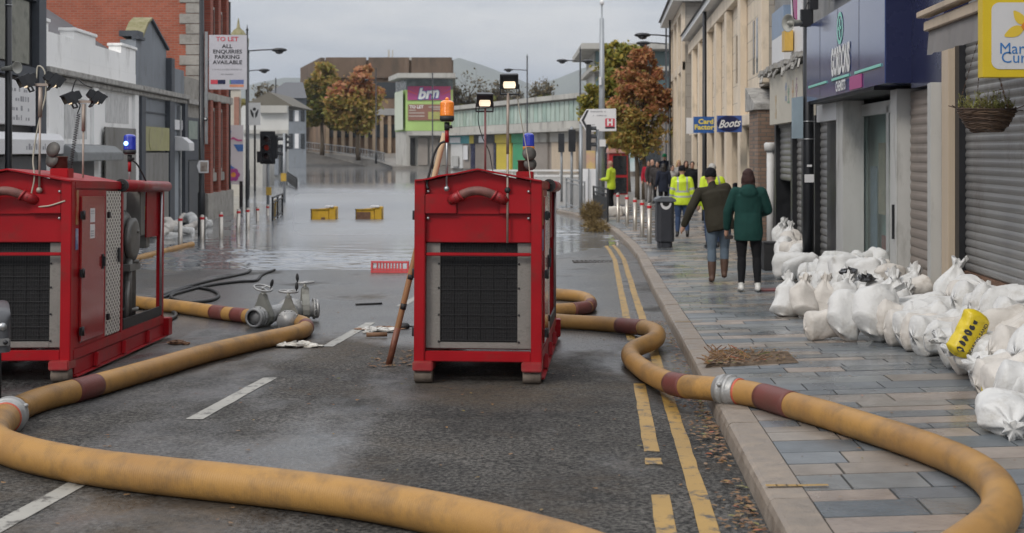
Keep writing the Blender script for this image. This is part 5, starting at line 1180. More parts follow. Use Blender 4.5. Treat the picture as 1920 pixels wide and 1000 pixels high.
def eased(x, d):
    u = x - .0725 * d; t = smooth(uk(d) - .5, uk(d) + .02, u); return gz(x, d) + (pz(x, d) - gz(x, d)) * t
def hose(name, label, pix, r, bands=(), couplings=(), f=eased, world=None):
    """pix: centre line of the hose in photo columns and rows, laid on the ground"""
    P = world or [onground(a, b_, r, f) for a, b_ in pix]
    pts = spline(P, .045)
    # let it lie on the ground and sag a little
    pts = [Vector((p.x, p.y, max(p.z, f(p.x, p.y) + r * .97))) for p in pts]
    for _ in range(3): pts = [pts[0]] + [(pts[i - 1] + pts[i] * 2 + pts[i + 1]) / 4 for i in range(1, len(pts) - 1)] + [pts[-1]]
    root = thing(name, label, 'hose', tuple(pts[len(pts) // 2] - Vector((0, 0, r))), group='yellow hoses on the ground')
    rr = [r * (1 + .04 * mnoise.noise(Vector((i * .08, r * 90, len(pts))))) for i in range(len(pts))]
    mb = MB(); mb.tube(pts, rr, 28); mb.build('tube', HOSE, root, along=True)
    for a, b_ in bands:
        i0 = nearest(pts, onground(*a, r, f)) if not isinstance(a, int) else a; i1 = nearest(pts, onground(*b_, r, f)) if not isinstance(b_, int) else b_
        i0, i1 = sorted((i0, i1)); i1 = max(i1, i0 + 2)
        mb = MB(); mb.tube(pts[i0:i1 + 1], r * 1.035, 28); mb.build('sleeve', BAND, root, along=True)
    for c in couplings:
        i = nearest(pts, onground(*c, r, f)); t = (pts[i + 1] - pts[i - 1]).normalized()
        mb = MB(); mb.lathe([(r * 1.03, -.075), (r * 1.14, -.07), (r * 1.14, -.045), (r * 1.26, -.04), (r * 1.3, -.03), (r * 1.3, -.012), (r * 1.17, -.01), (r * 1.17, .008), (r * 1.3, .01), (r * 1.3, .03), (r * 1.22, .036), (r * 1.13, .04), (r * 1.13, .07), (r * 1.03, .075)], pts[i], axis=t, n=36)
        rgt = t.cross(Vector((0, 0, 1))).normalized(); upv = rgt.cross(t)
        for a in (.5, 2.6, 4.7): mb.ball(pts[i] + (rgt * math.cos(a) + upv * math.sin(a)) * r * 1.3, (.018, .018, .014))
        mb.build('coupling', ALU, root)
        mb = MB(); mb.lathe([(r * 1.05, .076), (r * 1.08, .08), (r * 1.08, .092), (r * 1.04, .095)], pts[i], axis=t, n=30); mb.build('seal', pmat('red_seal', (.45, .09, .05), .5), root)
    return root
z6 = lambda L_: [(1000 + a / 2.087, 540 + b_ / 2.087) for a, b_ in L_]
hose('yellow_hose', 'yellow hose winding from the central pump over the kerb and across the pavement', z6([(-70, 112), (20, 118), (100, 130), (250, 139), (390, 152), (450, 160), (483, 178), (475, 205), (430, 224), (393, 240), (378, 262), (395, 290), (440, 325), (510, 362), (580, 383), (660, 391), (790, 404), (900, 425), (1000, 455), (1150, 497), (1300, 545), (1450, 593), (1600, 648), (1720, 703), (1800, 765), (1835, 840), (1815, 905), (1750, 965), (1660, 1030), (1560, 1100)]), .076,
     bands=[(z6([(352, 148)])[0], z6([(425, 156)])[0]), (z6([(545, 373)])[0], z6([(610, 386)])[0]), (z6([(895, 422)])[0], z6([(1022, 462)])[0])], couplings=[z6([(775, 402)])[0]])
hose('yellow_hose', 'thick yellow hose sweeping right across the road in front of both pumps', [(26, 772), (8, 786), (-8, 803), (-14, 820), (0, 834), (45, 850), (110, 865), (200, 880), (320, 894), (500, 913), (640, 931), (760, 951), (860, 972), (960, 996), (1080, 1030), (1200, 1075)], .087, couplings=[(14, 781)])
hose('yellow_hose', 'yellow hose running past the edge pump up to the valve manifold', [(30, 768), (80, 748), (160, 728), (240, 705), (300, 688), (370, 667), (430, 652), (492, 638), (540, 628), (566, 621), (574, 614), (568, 607), (553, 603), (536, 603)], .078, bands=[((132, 735), (178, 723)), ((571, 617), (573, 612))])
hose('yellow_hose', 'yellow hose joining the open pump bay to the valve manifold, with two maroon sleeves', [(212, 560), (250, 566), (300, 572), (330, 575), (400, 585), (440, 590), (472, 594)], .078, bands=[((407, 585), (430, 588)), ((440, 590), (466, 593))])
hose('yellow_hose', 'yellow hose doubling back in a tight loop behind the central pump', [(1000, 548), (1045, 552), (1085, 556), (1104, 563), (1107, 572), (1095, 578), (1060, 581), (1030, 583), (1000, 584)], .076, bands=[((1074, 580), (1098, 577)), ((1101, 576), (1106, 571))])
fw_ = lambda x, d: max(gz(x, d), -.04)
hose('yellow_hose', 'thin yellow hose half under water by the left bollards', [(215, 497), (255, 486), (300, 474), (335, 465), (360, 459)], .07, f=fw_)

# --- gate valve manifold
cM = onground(535, 607, 0, gz); zM = gz(cM.x, cM.y) + .12
vm = thing('valve_manifold', 'grey cast metal manifold with three handwheel gate valves on the road', 'valve', (cM.x, cM.y, gz(cM.x, cM.y)))
C0 = Vector((cM.x + .01, cM.y + .25, zM))
def bv(a, b_): return (Vector(b_) - Vector(a))
ends = [(onground(478, 597, .1, gz), 0), (onground(540, 603, .1, gz), 1), (onground(586, 592, .1, gz), 2)]
ends = [Vector((e_.x, e_.y, zM)) for e_, _ in ends]
ends[2].y = C0.y + .1
mb = MB(); mb.ball(C0, (.16, .15, .125), 20, 14)
for e_ in ends: mb.tube([C0, C0.lerp(e_, .96)], .088, 20)
mb.build('header', ALU, vm)
for k, e_ in enumerate(ends):
    ax = (e_ - C0).normalized(); ln = (e_ - C0).length
    vc = C0 + ax * (ln - (.16 if k != 1 else .17))
    q = MB(); q.tube([vc - ax * .13, vc + ax * .14], .09, 20)
    for o_, r_, w_ in ((.13, .105, .03), (.095, .115, .02), (-.075, .112, .025), (-.12, .1, .02)):
        q.lathe([(r_ * .8, -w_ / 2), (r_, -w_ / 2 + .003), (r_, w_ / 2 - .003), (r_ * .8, w_ / 2)], vc + ax * o_, axis=ax, n=28)
    q.lathe([(.094, 0), (.094, .05)], vc + ax * .1, axis=ax, n=28)
    rgt = ax.cross(Vector((0, 0, 1))).normalized()
    for a in range(10):
        for o_ in (.1, -.08): q.ball(vc + ax * o_ + (rgt * math.cos(a * .628) + Vector((0, 0, 1)) * math.sin(a * .628)) * .108, (.011, .011, .011), 6, 5)
    bo = q.build('flange', ALU, vm)
    q = MB()   # teardrop bonnet
    prof = [(.0, -.115), (.075, -.1), (.108, -.05), (.112, .0), (.1, .06), (.075, .12), (.05, .17), (.035, .215), (.03, .235)]
    poly = [(-a, z) for a, z in prof] + [(a, z) for a, z in reversed(prof)]
    for t_ in (-.034, .034):
        pass
    vs = [vc + rgt * a + Vector((0, 0, z)) + ax * s_ for s_ in (-.04, .04) for a, z in poly]; n = len(poly)
    q.add(vs, [tuple(range(n)), tuple(reversed(range(n, 2 * n)))] + [(i, i + n, (i + 1) % n + n, (i + 1) % n) for i in range(n)])
    q.tube([vc + Vector((0, 0, .2)), vc + Vector((0, 0, .3))], .018, 10); q.tube([vc + Vector((0, 0, .21)), vc + Vector((0, 0, .25))], .034, 12)
    q.build('bonnet', pmat('valve_bonnet', (.3, .3, .27), .5, .5, var=.15, scale=8, dirt=((.15, .14, .12), .3, 9)), vm, bevel=.012)
    hub = vc + Vector((0, 0, .295)); tilt = Vector(((.25, -.2, 1), (.05, 0, 1), (-.04, .03, 1))[k]).normalized(); t1 = tilt.cross(Vector((0, 1, 0))).normalized(); t2 = tilt.cross(t1)
    q = MB(); q.tube([hub + (t1 * math.cos(a * math.pi / 14) + t2 * math.sin(a * math.pi / 14)) * .095 for a in range(29)], .011, 8, caps=False)
    for a in (.3, 2.4, 4.5): q.bar(hub, hub + (t1 * math.cos(a) + t2 * math.sin(a)) * .095, .016, .012)
    q.ball(hub, (.026, .026, .018)); wo = q.build('handwheel', ALU, vm)
    ha = (2.8, 3.2, .2)[k]; hp = hub - t1 * .0 + (t1 * math.cos(ha) + t2 * math.sin(ha)) * .09 if k == 2 else hub + Vector((.085, -.01, 0))
    if k == 2: hp = hub + Vector((-.08, -.02, 0))
    q = MB(); q.lathe([(.008, 0), (.008, .02), (.017, .03), (.019, .055), (.013, .09), (.006, .1)], hp, axis=tilt, n=12); q.build('crank_handle', M['rubber'], wo)
# ring mouth at the open end
ax = (ends[0] - C0).normalized(); q = MB(); q.lathe([(.077, 0), (.105, .0), (.105, .025), (.09, .03), (.077, .03), (.077, 0)], ends[0], axis=ax, n=30, caps=False); q.build('open_mouth', ALU, vm)
q = MB(); q.lathe([(.0765, .029), (.07, -.018), (.001, -.0185)], ends[0], axis=ax, n=30, caps=False); q.build('mouth_shade', M['black_in'], vm)  # near-black cup stands in for the shade inside the pipe

# --- black cables on the road
def ground_tube(name, label, cat, pix, r, mat, f=surf):
    P = [onground(a, b_, r, f) for a, b_ in pix]; pts = spline(P, .08)
    pts = [Vector((p.x, p.y, max(p.z, f(p.x, p.y) + r))) for p in pts]
    mb = MB(); mb.tube(pts, r, 10); return mb.build(name, mat, label=label, cat=cat)
ground_tube('cable', 'black cable trailing from the pump bay into the flood edge', 'cable', [(250, 596), (300, 603), (330, 590), (300, 573), (270, 578), (290, 560), (320, 548), (360, 535), (400, 525), (440, 517), (462, 512), (470, 507)], .022, M['rubber'], fw_)
ground_tube('cable', 'black cable with a loose loop lying beyond the edge pump', 'cable', [(240, 585), (300, 560), (352, 540), (392, 543), (410, 553), (395, 563), (350, 567), (320, 556), (350, 545), (400, 534), (450, 528), (480, 526), (492, 515), (515, 506)], .022, M['rubber'], fw_)
ground_tube('batten', 'thin dark strip lying on the wet road near a lane mark', 'strip', [(667, 571), (690, 570), (716, 569)], .012, M['rubber'], gz)

# --- wooden pole leaning on the central pump
WOOD = pmat('varnished_wood', (.33, .17, .08), .45, var=.3, scale=6, stretch=(1, 1, .15), dirt=((.1, .05, .03), .3, 6))
a = onground(729, 684, 0, gz); a.z = gz(a.x, a.y); b_ = W(834, 250, 10.5)
mb = MB(); dirv = (b_ - a); pts = [a + dirv * (k / 12) for k in range(13)]
mb.tube(pts[:8], [.026 - .003 * k / 12 for k in range(8)], 14); mb.tube(pts[7:], [.026 - .003 * k / 12 for k in range(7, 13)], 14, mi=2); mb.tube([a + dirv * .002, a + dirv * .16], .0268, 14, mi=1)
po = mb.build('wooden_pole', [WOOD, pmat('stained_pole_foot', (.16, .06, .035), .5, var=.4, scale=10), pmat('pale_wood', (.5, .36, .22), .5, var=.2, scale=5, stretch=(1, 1, .15))], label='long wooden pole leaning against the central pump', cat='pole')
mb = MB(); mb.tube([a + dirv * .24 + Vector((.004, -.004, 0)), a + dirv * .265 + Vector((.004, -.004, 0))], .0262, 14); mb.tube([a + dirv * .37 + Vector((.004, -.004, 0)), a + dirv * .39 + Vector((.004, -.004, 0))], .0255, 14); mb.build('tape', M['rubber'], po)
# --- small red plastic barrier lying on the road
g = onground(731, 512, 0, gz); br = thing('plastic_barrier', 'small red plastic barrier lying on the wet road at the water edge', 'barrier', (g.x, g.y, gz(g.x, g.y)))
RP = pmat('red_plastic', (.5, .03, .035), .4, var=.12, scale=4)
mb = MB(); w = .34; z0 = br.location.z
f = lambda x, y, z: (br.location.x + x + y * .2, br.location.y + y + z * .25 - x * .1, z0 + z)
mb.map = lambda x, y, z: Vector(f(x, y, z))
mb.box(-w, w, -.02, .02, 0, .035); mb.box(-w, w, -.02, .02, .17, .205); mb.box(-w, -w + .035, -.02, .02, .036, .169); mb.box(w - .035, w, -.02, .02, .036, .169)
for k in range(9): xx = -w + .1 + k * .055; mb.box(xx, xx + .028, -.012, .012, .036, .169)
mb.box(-w + .04, w - .04, -.013, .013, .04, .075)
mb.build('frame', RP, br, bevel=.004)
q = MB(lambda x, y, z: Vector(f(x, y, z))); q.box(w + .001, w + .03, -.02, .03, .02, .1); q.build('clip', M['rubber'], br)
# --- two yellow bins afloat
YB = pmat('yellow_bin', (.55, .33, .02), .5, var=.2, scale=3, dirt=((.2, .1, .05), .35, 4))
def floater(px, label, wide, open_dark):
    d = 41.0; c = W(px, 411, d); t = thing('grit_bin', label, 'bin', (c.x, c.y, -.1), group='yellow grit bins afloat in the flood')
    q = MB(); w = wide / 2
    q.prism([(-w, -.1), (w * .4, -.1), (w * .4, .36), (-w, .31)], c.y - .0, c.y + .5); q.map = None
    q.v = [Vector((v.x + c.x, v.y, v.z)) for v in q.v]; n0 = len(q.v)
    q.prism([(c.x + w * .41, -.1), (c.x + w, -.1), (c.x + w, .40), (c.x + w * .6, .41), (c.x + w * .41, .37)], c.y + .02, c.y + .45)
    q.box(c.x - w - .03, c.x + w * .4, c.y - .03, c.y - .003, .29, .34); q.build('shell', YB, t, bevel=.02)
    q = MB(); q.box(c.x - w * (.95 if open_dark else .2), c.x + w * .1, c.y - .02, c.y - .005, -.05, .24 if open_dark else .07); q.build('damaged_face', M['rust'], t)
    q = MB(); q.box(c.x + w * .1, c.x + w * .8, c.y - .06, c.y + .1, .385, .45); q.build('litter', M['sign_white'], t, bevel=.02)
    for k in (0, 1):
        q = MB(); q.tube([(c.x - w + k * 2 * w, c.y - .04, -.1), (c.x - w + k * 2 * w, c.y - .04, .34)], .012, 6); q.build('strap', M['rubber'], t)
floater(607, 'yellow grit bin floating upright in the flood, nearer the traffic lights', .8, False)
floater(692, 'yellow grit bin afloat with a rusty brown broken corner', .84, True)

# --- litter, leaves, debris
def crumple(mb, c, r, rg, mi=0, flat=.5):
    n = 9; m_ = 6; vs = []
    for j in range(m_ + 1):
        for k in range(n):
            a = 2 * math.pi * k / n; e = math.pi * j / m_; q = r * rg.uniform(.55, 1.15)
            vs.append((c[0] + q * math.sin(e) * math.cos(a), c[1] + q * math.sin(e) * math.sin(a), c[2] + q * flat * (1 - math.cos(e)) * .6))
    mb.add(vs, [(j * n + k, j * n + (k + 1) % n, (j + 1) * n + (k + 1) % n, (j + 1) * n + k) for j in range(m_) for k in range(n)], mi)
rg = random.Random(9)
def litter(name, label, px, py, items, mats):
    g = onground(px, py, 0, gz); mb = MB()
    for (dx, dy, r, mi, fl_) in items:
        x, y = g.x + dx, g.y + dy; crumple(mb, (x, y, gz(x, y)), r, rg, mi, fl_)
    return mb.build(name, mats, label=label, cat='litter')
PAPER = pmat('wet_paper', (.5, .49, .46), .6, var=.25, scale=9); CARD = pmat('wet_cardboard', (.2, .11, .06), .75, var=.3, scale=9); FOAM = pmat('foam_scum', (.55, .53, .48), .8, var=.2, scale=12, bump=.5)
litter('paper_litter', 'white scraps and brown card scattered on the road beside the wooden pole', 697, 622, [(-.05, .25, .13, 0, .15), (.05, .1, .1, 0, .3), (.16, -.02, .12, 0, .3), (.0, .02, .09, 0, .4), (.1, .3, .14, 1, .15), (-.12, .2, .1, 1, .12), (.22, .25, .1, 1, .12), (-.02, -.15, .06, 0, .4)], [PAPER, CARD])
litter('foam_scum', 'dirty white foam heaped beside the hose bend below the valves', 556, 651, [(-.12, .02, .1, 0, .35), (.0, 0, .12, 0, .4), (.12, .0, .1, 0, .3), (.2, .02, .06, 0, .3), (.06, .06, .09, 0, .45)], [FOAM])
litter('scrap_pile', 'low pile of wet brown scraps by the skid of the edge pump', 331, 646, [(0, 0, .07, 0, .5), (.06, .03, .06, 0, .4), (-.05, .02, .05, 0, .5), (.1, -.03, .04, 0, .5)], [CARD])
mb = MB()
for (px, py, l) in ((735, 650, .0),):
    g = onground(710, 628, .03, gz); mb.tube([(g.x - .12, g.y, gz(g.x, g.y) + .03), (g.x + .08, g.y + .03, gz(g.x, g.y) + .03)], .022, 10)
mb.build('driftwood', CARD, label='short brown stick among the paper scraps on the road', cat='stick')
mb = MB(); g = onground(757, 616, .0, gz); mb.lathe([(.001, 0), (.06, .004), (.065, .03), (.045, .055), (.001, .06)], (g.x, g.y, gz(g.x, g.y)), n=16); mb.bar((g.x + .05, g.y, gz(g.x, g.y) + .02), (g.x + .25, g.y - .02, gz(g.x, g.y) + .02), .02, .015); mb.build('broken_reflector', M['rubber'], label='round black plastic piece with a stalk beside the pole', cat='scrap')
# fallen leaves: brown drifts in the gutter and loose ones on the road (uncountable)
LEAF = island_mat('fallen_leaves', [(0, (.1, .05, .025)), (.3, (.2, .1, .04)), (.55, (.14, .09, .05)), (.75, (.26, .14, .05)), (.9, (.12, .13, .03)), (1, (.3, .09, .05))], rough=.6, scale=20)
def leaf(mb, x, y, z, s, rg):
    a = rg.uniform(0, 6.28); tx, ty = rg.uniform(-.5, .5), rg.uniform(-.5, .5); c, s_ = math.cos(a), math.sin(a)
    pts = [(-s, 0), (-.3 * s, -.45 * s), (.5 * s, -.4 * s), (s, 0), (.5 * s, .42 * s), (-.35 * s, .4 * s)]
    mb.add([(x + c * p - s_ * q, y + s_ * p + c * q, z + .006 + abs(p * tx + q * ty) * .6 + .3 * abs(q)) for p, q in pts], [(0, 1, 2, 3), (0, 3, 4, 5)])
mb = MB()
for k in range(1500):
    d = rg.uniform(4.3, 14) if k % 3 else rg.uniform(4.3, 9.5); u = uk(d) - abs(rg.gauss(0, .075)) - .015
    if rg.random() > .55 + .45 * math.sin(d * 2.7) * math.sin(d * 1.1 + 1): continue
    x = u + .0725 * d; leaf(mb, x, d, gz(x, d) + rg.uniform(0, .02), rg.uniform(.008, .028), rg)
for k in range(320):
    d = rg.uniform(5, 19); u = rg.uniform(-3.2, .6); x = u + .0725 * d; leaf(mb, x, d, gz(x, d), rg.uniform(.006, .02), rg)
for k in range(160):
    d = rg.uniform(10.3, 11.5); x = rg.uniform(-1.2, -.55); leaf(mb, x, d, gz(x, d), rg.uniform(.01, .03), rg)
for k in range(90):
    d = rg.uniform(5, 16); u = rg.uniform(.95, 2.6); x = u + .0725 * d; leaf(mb, x, d, pz(x, d), rg.uniform(.006, .018), rg)
mb.build('fallen_leaves', LEAF, kind='stuff', recenter=False)
# soil square with trampled leaves where a street tree stood
mb = MB(); g0 = onground(1345, 682); 
n = 26
cs = [onground(*p) for p in ((1322, 690), (1498, 681), (1476, 659), (1335, 664))]
vs = []
for j in range(n + 1):
    for i in range(n + 1):
        p = cs[0].lerp(cs[1], i / n).lerp(cs[3].lerp(cs[2], i / n), j / n); ed = min(i, j, n - i, n - j) / n
        vs.append((p.x, p.y, pz(p.x, p.y) + .002 + min(ed * 6, 1) * (.012 + .018 * abs(mnoise.noise(Vector((p.x * 9, p.y * 9, 2)))))))
mb.add(vs, [(j * (n + 1) + i, j * (n + 1) + i + 1, (j + 1) * (n + 1) + i + 1, (j + 1) * (n + 1) + i) for j in range(n) for i in range(n)], 0, True)
mb.build('tree_pit', pmat('pit_gravel', (.2, .14, .085), .9, c2=(.12, .085, .06), scale=26, bump=.8, bscale=90), kind='structure', recenter=False)
mb = MB()
for k in range(520):
    f1, f2 = rg.random() ** 1.6, rg.random(); p = cs[0].lerp(cs[1], f1).lerp(cs[3].lerp(cs[2], f1), f2); leaf(mb, p.x, p.y, pz(p.x, p.y) + .02, rg.uniform(.008, .035 if f1 < .4 else .02), rg)
for k in range(60):
    f1, f2 = rg.random() ** 1.5 * .6, rg.random(); p = cs[0].lerp(cs[1], f1).lerp(cs[3].lerp(cs[2], f1), f2); z = pz(p.x, p.y) + .03; a = rg.uniform(0, 3.1); l = rg.uniform(.05, .14); mb.bar((p.x, p.y, z), (p.x + l * math.cos(a), p.y + l * math.sin(a), z + rg.uniform(0, .05)), .006)
mb.build('leaf_drift', LEAF, kind='stuff', recenter=False)
# ================================================================== sandbags
BAG = pmat('woven_sandbag', (.6, .6, .59), .7, var=.06, scale=5, dirt=((.3, .27, .22), .42, 3.0), bump=.6, bscale=15)
BAGD = pmat('dirty_sandbag', (.56, .53, .49), .75, var=.08, scale=5, dirt=((.3, .25, .2), .3, 4), bump=.3, bscale=26)
YBAG = pmat('yellow_printed_bag', (.62, .47, .02), .4, var=.1, scale=6, bump=.3, bscale=22)
TIE = pmat('white_tie', (.6, .6, .58), .6)
def bag_mesh(seed, kind, mat):
    """filled polypropylene sack; long axis Z, base at 0; kind 'tied' has a gathered neck, 'flat' a folded end"""
    rg = random.Random(seed); nu, nv = 44, 40; vs = []
    Hh = rg.uniform(.5, .58); wx, wy = rg.uniform(.155, .18), rg.uniform(.1, .125); ph = [rg.uniform(0, 6.28) for _ in range(8)]
    bend = rg.uniform(-.09, .09)
    for j in range(nv + 1):
        t = j / nv
        if kind == 'tied':
            prof = (min(1, (t / .1)) ** .5) if t < .1 else 1 if t < .52 else None
            if prof is None:
                q = (t - .52) / .36
                prof = 1 - .78 * smooth(0, 1, q) if q < 1 else .22 + .17 * ((t - .88) / .12) ** .8
            gather = smooth(.45, .86, t)
        else:
            prof = (min(1, t / .12)) ** .5 if t < .12 else (min(1, (1 - t) / .12)) ** .45 if t > .88 else 1 - .07 * math.sin(math.pi * t)
            gather = smooth(.72, 1, t) * .22 + smooth(.25, 0, t) * .16
        for i in range(nu):
            a = 2 * math.pi * i / nu
            ca, sa = math.cos(a), math.sin(a); pw = .72 if kind == 'flat' else .8
            x = math.copysign(abs(ca) ** pw, ca) * wx * prof; y = math.copysign(abs(sa) ** pw, sa) * wy * (prof if kind == 'tied' else prof ** .8)
            if kind == 'tied' and t > .5: y = y * (1 + .35 * smooth(.5, .8, t))
            wr = 1 + gather * .17 * (math.sin(a * 7 + ph[0]) + .6 * math.sin(a * 13 + ph[1] + t * 3)) * (1.0 if t > .85 and kind == 'tied' else .62)
            nn = mnoise.noise(Vector((x * 6 + seed, y * 6, t * 4))) * .13 + mnoise.noise(Vector((x * 15, y * 15 + seed, t * 9))) * .035
            cr = 1 + nn - .02 * abs(math.sin(a * 3 + t * 9 + ph[2])) ** 3
            z = t * Hh + .02 * gather * math.sin(a * 5 + ph[3])
            if kind == 'tied' and t > .9: z += rg.uniform(-.003, .003) + .018 * math.sin(a * 2 + ph[4])
            vs.append((x * wr * cr + bend * math.sin(math.pi * t), y * wr * cr, z))
    b0 = len(vs); vs.append((0, 0, .004)); vs.append((bend * 0, 0, Hh * (.96 if kind == 'tied' else 1)))
    fs = [(j * nu + i, j * nu + (i + 1) % nu, (j + 1) * nu + (i + 1) % nu, (j + 1) * nu + i) for j in range(nv) for i in range(nu)]
    fs += [(b0, (i + 1) % nu, i) for i in range(nu)] + [(b0 + 1, nv * nu + i, nv * nu + (i + 1) % nu) for i in range(nu)]
    me = bpy.data.meshes.new('sandbag'); me.from_pydata(vs, [], fs); me.materials.append(mat)
    me.polygons.foreach_set('use_smooth', [True] * len(fs)); me.update(); return me
TIED = [bag_mesh(s, 'tied', BAG if s % 4 else BAGD) for s in range(1, 7)]; FLAT = [bag_mesh(s, 'flat', BAG if s % 3 else BAGD) for s in range(20, 26)]
YM = bag_mesh(41, 'flat', YBAG)
bagr = random.Random(17)
def bag(px, py, d, kind, tilt=0, roll=0, yaw=0, s=1.0, label=None, group=None, mesh=None):
    """centre of the bag in the photo and its depth; tilt leans it away or lays it down"""
    me = mesh or bagr.choice(TIED if kind == 'tied' else FLAT)
    o = bpy.data.objects.new('sandbag', me); COL.objects.link(o)
    rot = Matrix.Rotation(R(yaw), 4, 'Z') @ Matrix.Rotation(R(roll), 4, 'Y') @ Matrix.Rotation(R(tilt), 4, 'X') @ Matrix.Rotation(bagr.uniform(-.3, .3), 4, 'Z')
    sc = s * bagr.uniform(.95, 1.06)
    c = W(px, py, d); mid = rot @ Vector((0, 0, .25 * sc))
    o.rotation_euler = rot.to_euler(); o.scale = (sc, sc, sc); o.location = c - mid
    # keep it on or above the paving
    lo = min((rot @ (v.co * sc)).z for v in me.vertices) + o.location.z
    x, y = c.x, c.y; g = pz(x, y)
    if lo < g - .015: o.location.z += g - .015 - lo
    return tag(o, label, 'sandbag', group)
def row(n, p0, p1, d0, d1, kind, label, group, tilt=(0, 0), roll=(-12, 12), yaw=(0, 360), s=1.0, jit=6):
    for k in range(n):
        t = (k + .5) / n
        bag(p0[0] + (p1[0] - p0[0]) * t + bagr.uniform(-jit, jit), p0[1] + (p1[1] - p0[1]) * t + bagr.uniform(-jit, jit), d0 + (d1 - d0) * t, kind, bagr.uniform(*tilt), bagr.uniform(*roll), bagr.uniform(*yaw), s, label, group)
g1 = 'sandbags stacked at the half raised shutter'
lab1 = 'white sandbag in the far stack against the dark shuttered bays'
row(7, (1466, 500), (1506, 514), 20.6, 17.8, 'flat', lab1, g1, (-15, 15), (50, 110), s=1.05)
row(6, (1463, 475), (1500, 492), 21.2, 18.6, 'flat', lab1, g1, (-15, 15), (50, 120), s=1.05)
row(5, (1466, 454), (1492, 472), 21.6, 19.4, 'flat', lab1, g1, (-20, 20), (50, 120), s=1.0)
row(3, (1464, 438), (1474, 446), 21.9, 21, 'tied', lab1, g1, (-20, 20), (-20, 20), s=.9)
g2 = 'sandbags heaped before the glass door'
lab2 = 'white sandbag in the heap under the glass door of the pharmacy'
row(7, (1530, 532), (1690, 548), 15.4, 13.4, 'flat', lab2, g2, (-20, 10), (60, 115), (-20, 40), 1.05)
row(5, (1535, 530), (1690, 545), 15.2, 13.2, 'flat', lab2, g2, (-30, 0), (-20, 20), (-30, 30))
row(6, (1520, 514), (1680, 528), 16.0, 14.0, 'flat', lab2, g2, (-20, 10), (60, 115), (-20, 40), 1.0)
row(4, (1530, 512), (1680, 522), 15.6, 14.0, 'flat', lab2, g2, (-20, 10), (60, 115), (-30, 30), .9)
row(5, (1540, 499), (1660, 510), 16.2, 14.7, 'flat', lab2, g2, (-20, 10), (55, 120), (-20, 40), .95)
row(4, (1560, 490), (1655, 499), 16.0, 14.8, 'flat', lab2, g2, (-20, 10), (60, 115), (-40, 40), .75)
# the front row leaning back on the heap, each one told apart
bag(1472, 560, 13.35, 'tied', -34, 16, 0, .92, 'leftmost upright sandbag of the front row, beige neck, leaning back', g2)
bag(1512, 563, 13.2, 'tied', -36, 14, 10, .92, 'upright sandbag second in the front row, leaning behind the first', g2)
bag(1553, 562, 13.2, 'tied', -18, 0, 0, .84, 'square upright sandbag third in the front row with a creamy tied top', g2)
bag(1585, 556, 13.2, 'tied', -36, 26, 5, .95, 'tall sandbag fourth in the front row beside the square one', g2)
bag(1612, 552, 13.4, 'tied', -40, 30, 5, .9, lab2, g2); bag(1640, 550, 13.2, 'tied', -42, 30, 0, .9, lab2, g2)
bag(1548, 612, 11.15, 'flat', 0, 84, 8, .78, 'flat sandbag pointing left, lying out in front of the heap', g2)
bag(1598, 602, 11.1, 'tied', -36, 46, 0, .95, 'plump sandbag slumped between the flat one and the steep one', g2)
bag(1655, 590, 11.0, 'tied', -32, 40, 0, 1.1, 'long steep sandbag with its neck pulled towards the beige pilaster', g2)
bag(1690, 575, 11.6, 'tied', -35, 40, 10, 1.0, lab2, g2); bag(1708, 560, 11.9, 'flat', 10, 70, 20, .95, lab2, g2); bag(1700, 590, 11.3, 'flat', 0, 80, 15, .9, lab2, g2)
bag(1665, 560, 12.6, 'tied', -30, 20, 0, 1.0, lab2, g2); bag(1700, 545, 12.8, 'tied', -30, 30, 0, .95, lab2, g2)
rgb = random.Random(4)
for (px, py, d, lab) in ((1590, 518, 13.8, 'torn black bin liner between the sandbags, uppermost of three'), (1625, 530, 13.2, 'torn black bin liner in the middle of the sandbag heap'), (1672, 622, 10.9, 'black bin liner showing low beside the long steep sandbag')):
    mb = MB(); c = W(px, py, d); crumple(mb, (c.x, c.y, max(c.z, pz(c.x, c.y))), .11, rgb, 0, .7); mb.build('refuse_sack', pmat('black_bin_liner', (.015, .015, .017), .25, spec=.7), label=lab, cat='sack')
g3 = 'sandbags banked against the nearest shutter'
lab3 = 'white sandbag in the long bank under the nearest grey shutter'
row(5, (1680, 628), (1765, 650), 10.9, 9.9, 'flat', lab3, g3, (-5, 5), (70, 100), (-25, 20), .9)
row(4, (1700, 605), (1760, 620), 11.3, 10.5, 'flat', lab3, g3, (-5, 5), (70, 100), (-25, 20), .95)
bag(1765, 600, 10.6, 'flat', 0, 86, 20, 1.1, 'broad sandbag lying across the foot of the off-white pilaster', g3)
bag(1800, 545, 11.3, 'tied', -8, 4, 0, .88, 'round sandbag with a tall white tied neck, topmost beside the beige pilaster', g3)
row(6, (1800, 600), (1935, 640), 10.9, 8.7, 'flat', lab3, g3, (-10, 10), (65, 110), (-30, 25), 1.0)
row(6, (1815, 570), (1935, 590), 11.0, 9.0, 'flat', lab3, g3, (-10, 10), (60, 110), (-30, 25), 1.0)
row(5, (1820, 552), (1935, 575), 11.2, 9.3, 'tied', lab3, g3, (40, 90), (-20, 50), (-60, 60), .95)
row(6, (1790, 640), (1930, 690), 10.1, 8.0, 'flat', lab3, g3, (-10, 10), (60, 110), (-20, 30), .9)
row(6, (1770, 665), (1920, 735), 9.7, 7.7, 'flat', lab3, g3, (-10, 10), (60, 110), (-25, 25), .85)
row(6, (1800, 680), (1935, 720), 9.1, 7.6, 'tied', lab3, g3, (40, 80), (-30, 40), (-90, 60), .85)
row(4, (1880, 640), (1960, 680), 8.7, 7.8, 'flat', lab3, g3, (-10, 10), (60, 110), (-20, 30), 1.05)
row(3, (1885, 730), (1960, 745), 7.5, 7.0, 'flat', lab3, g3, (-10, 10), (60, 110), (-20, 30), .9)
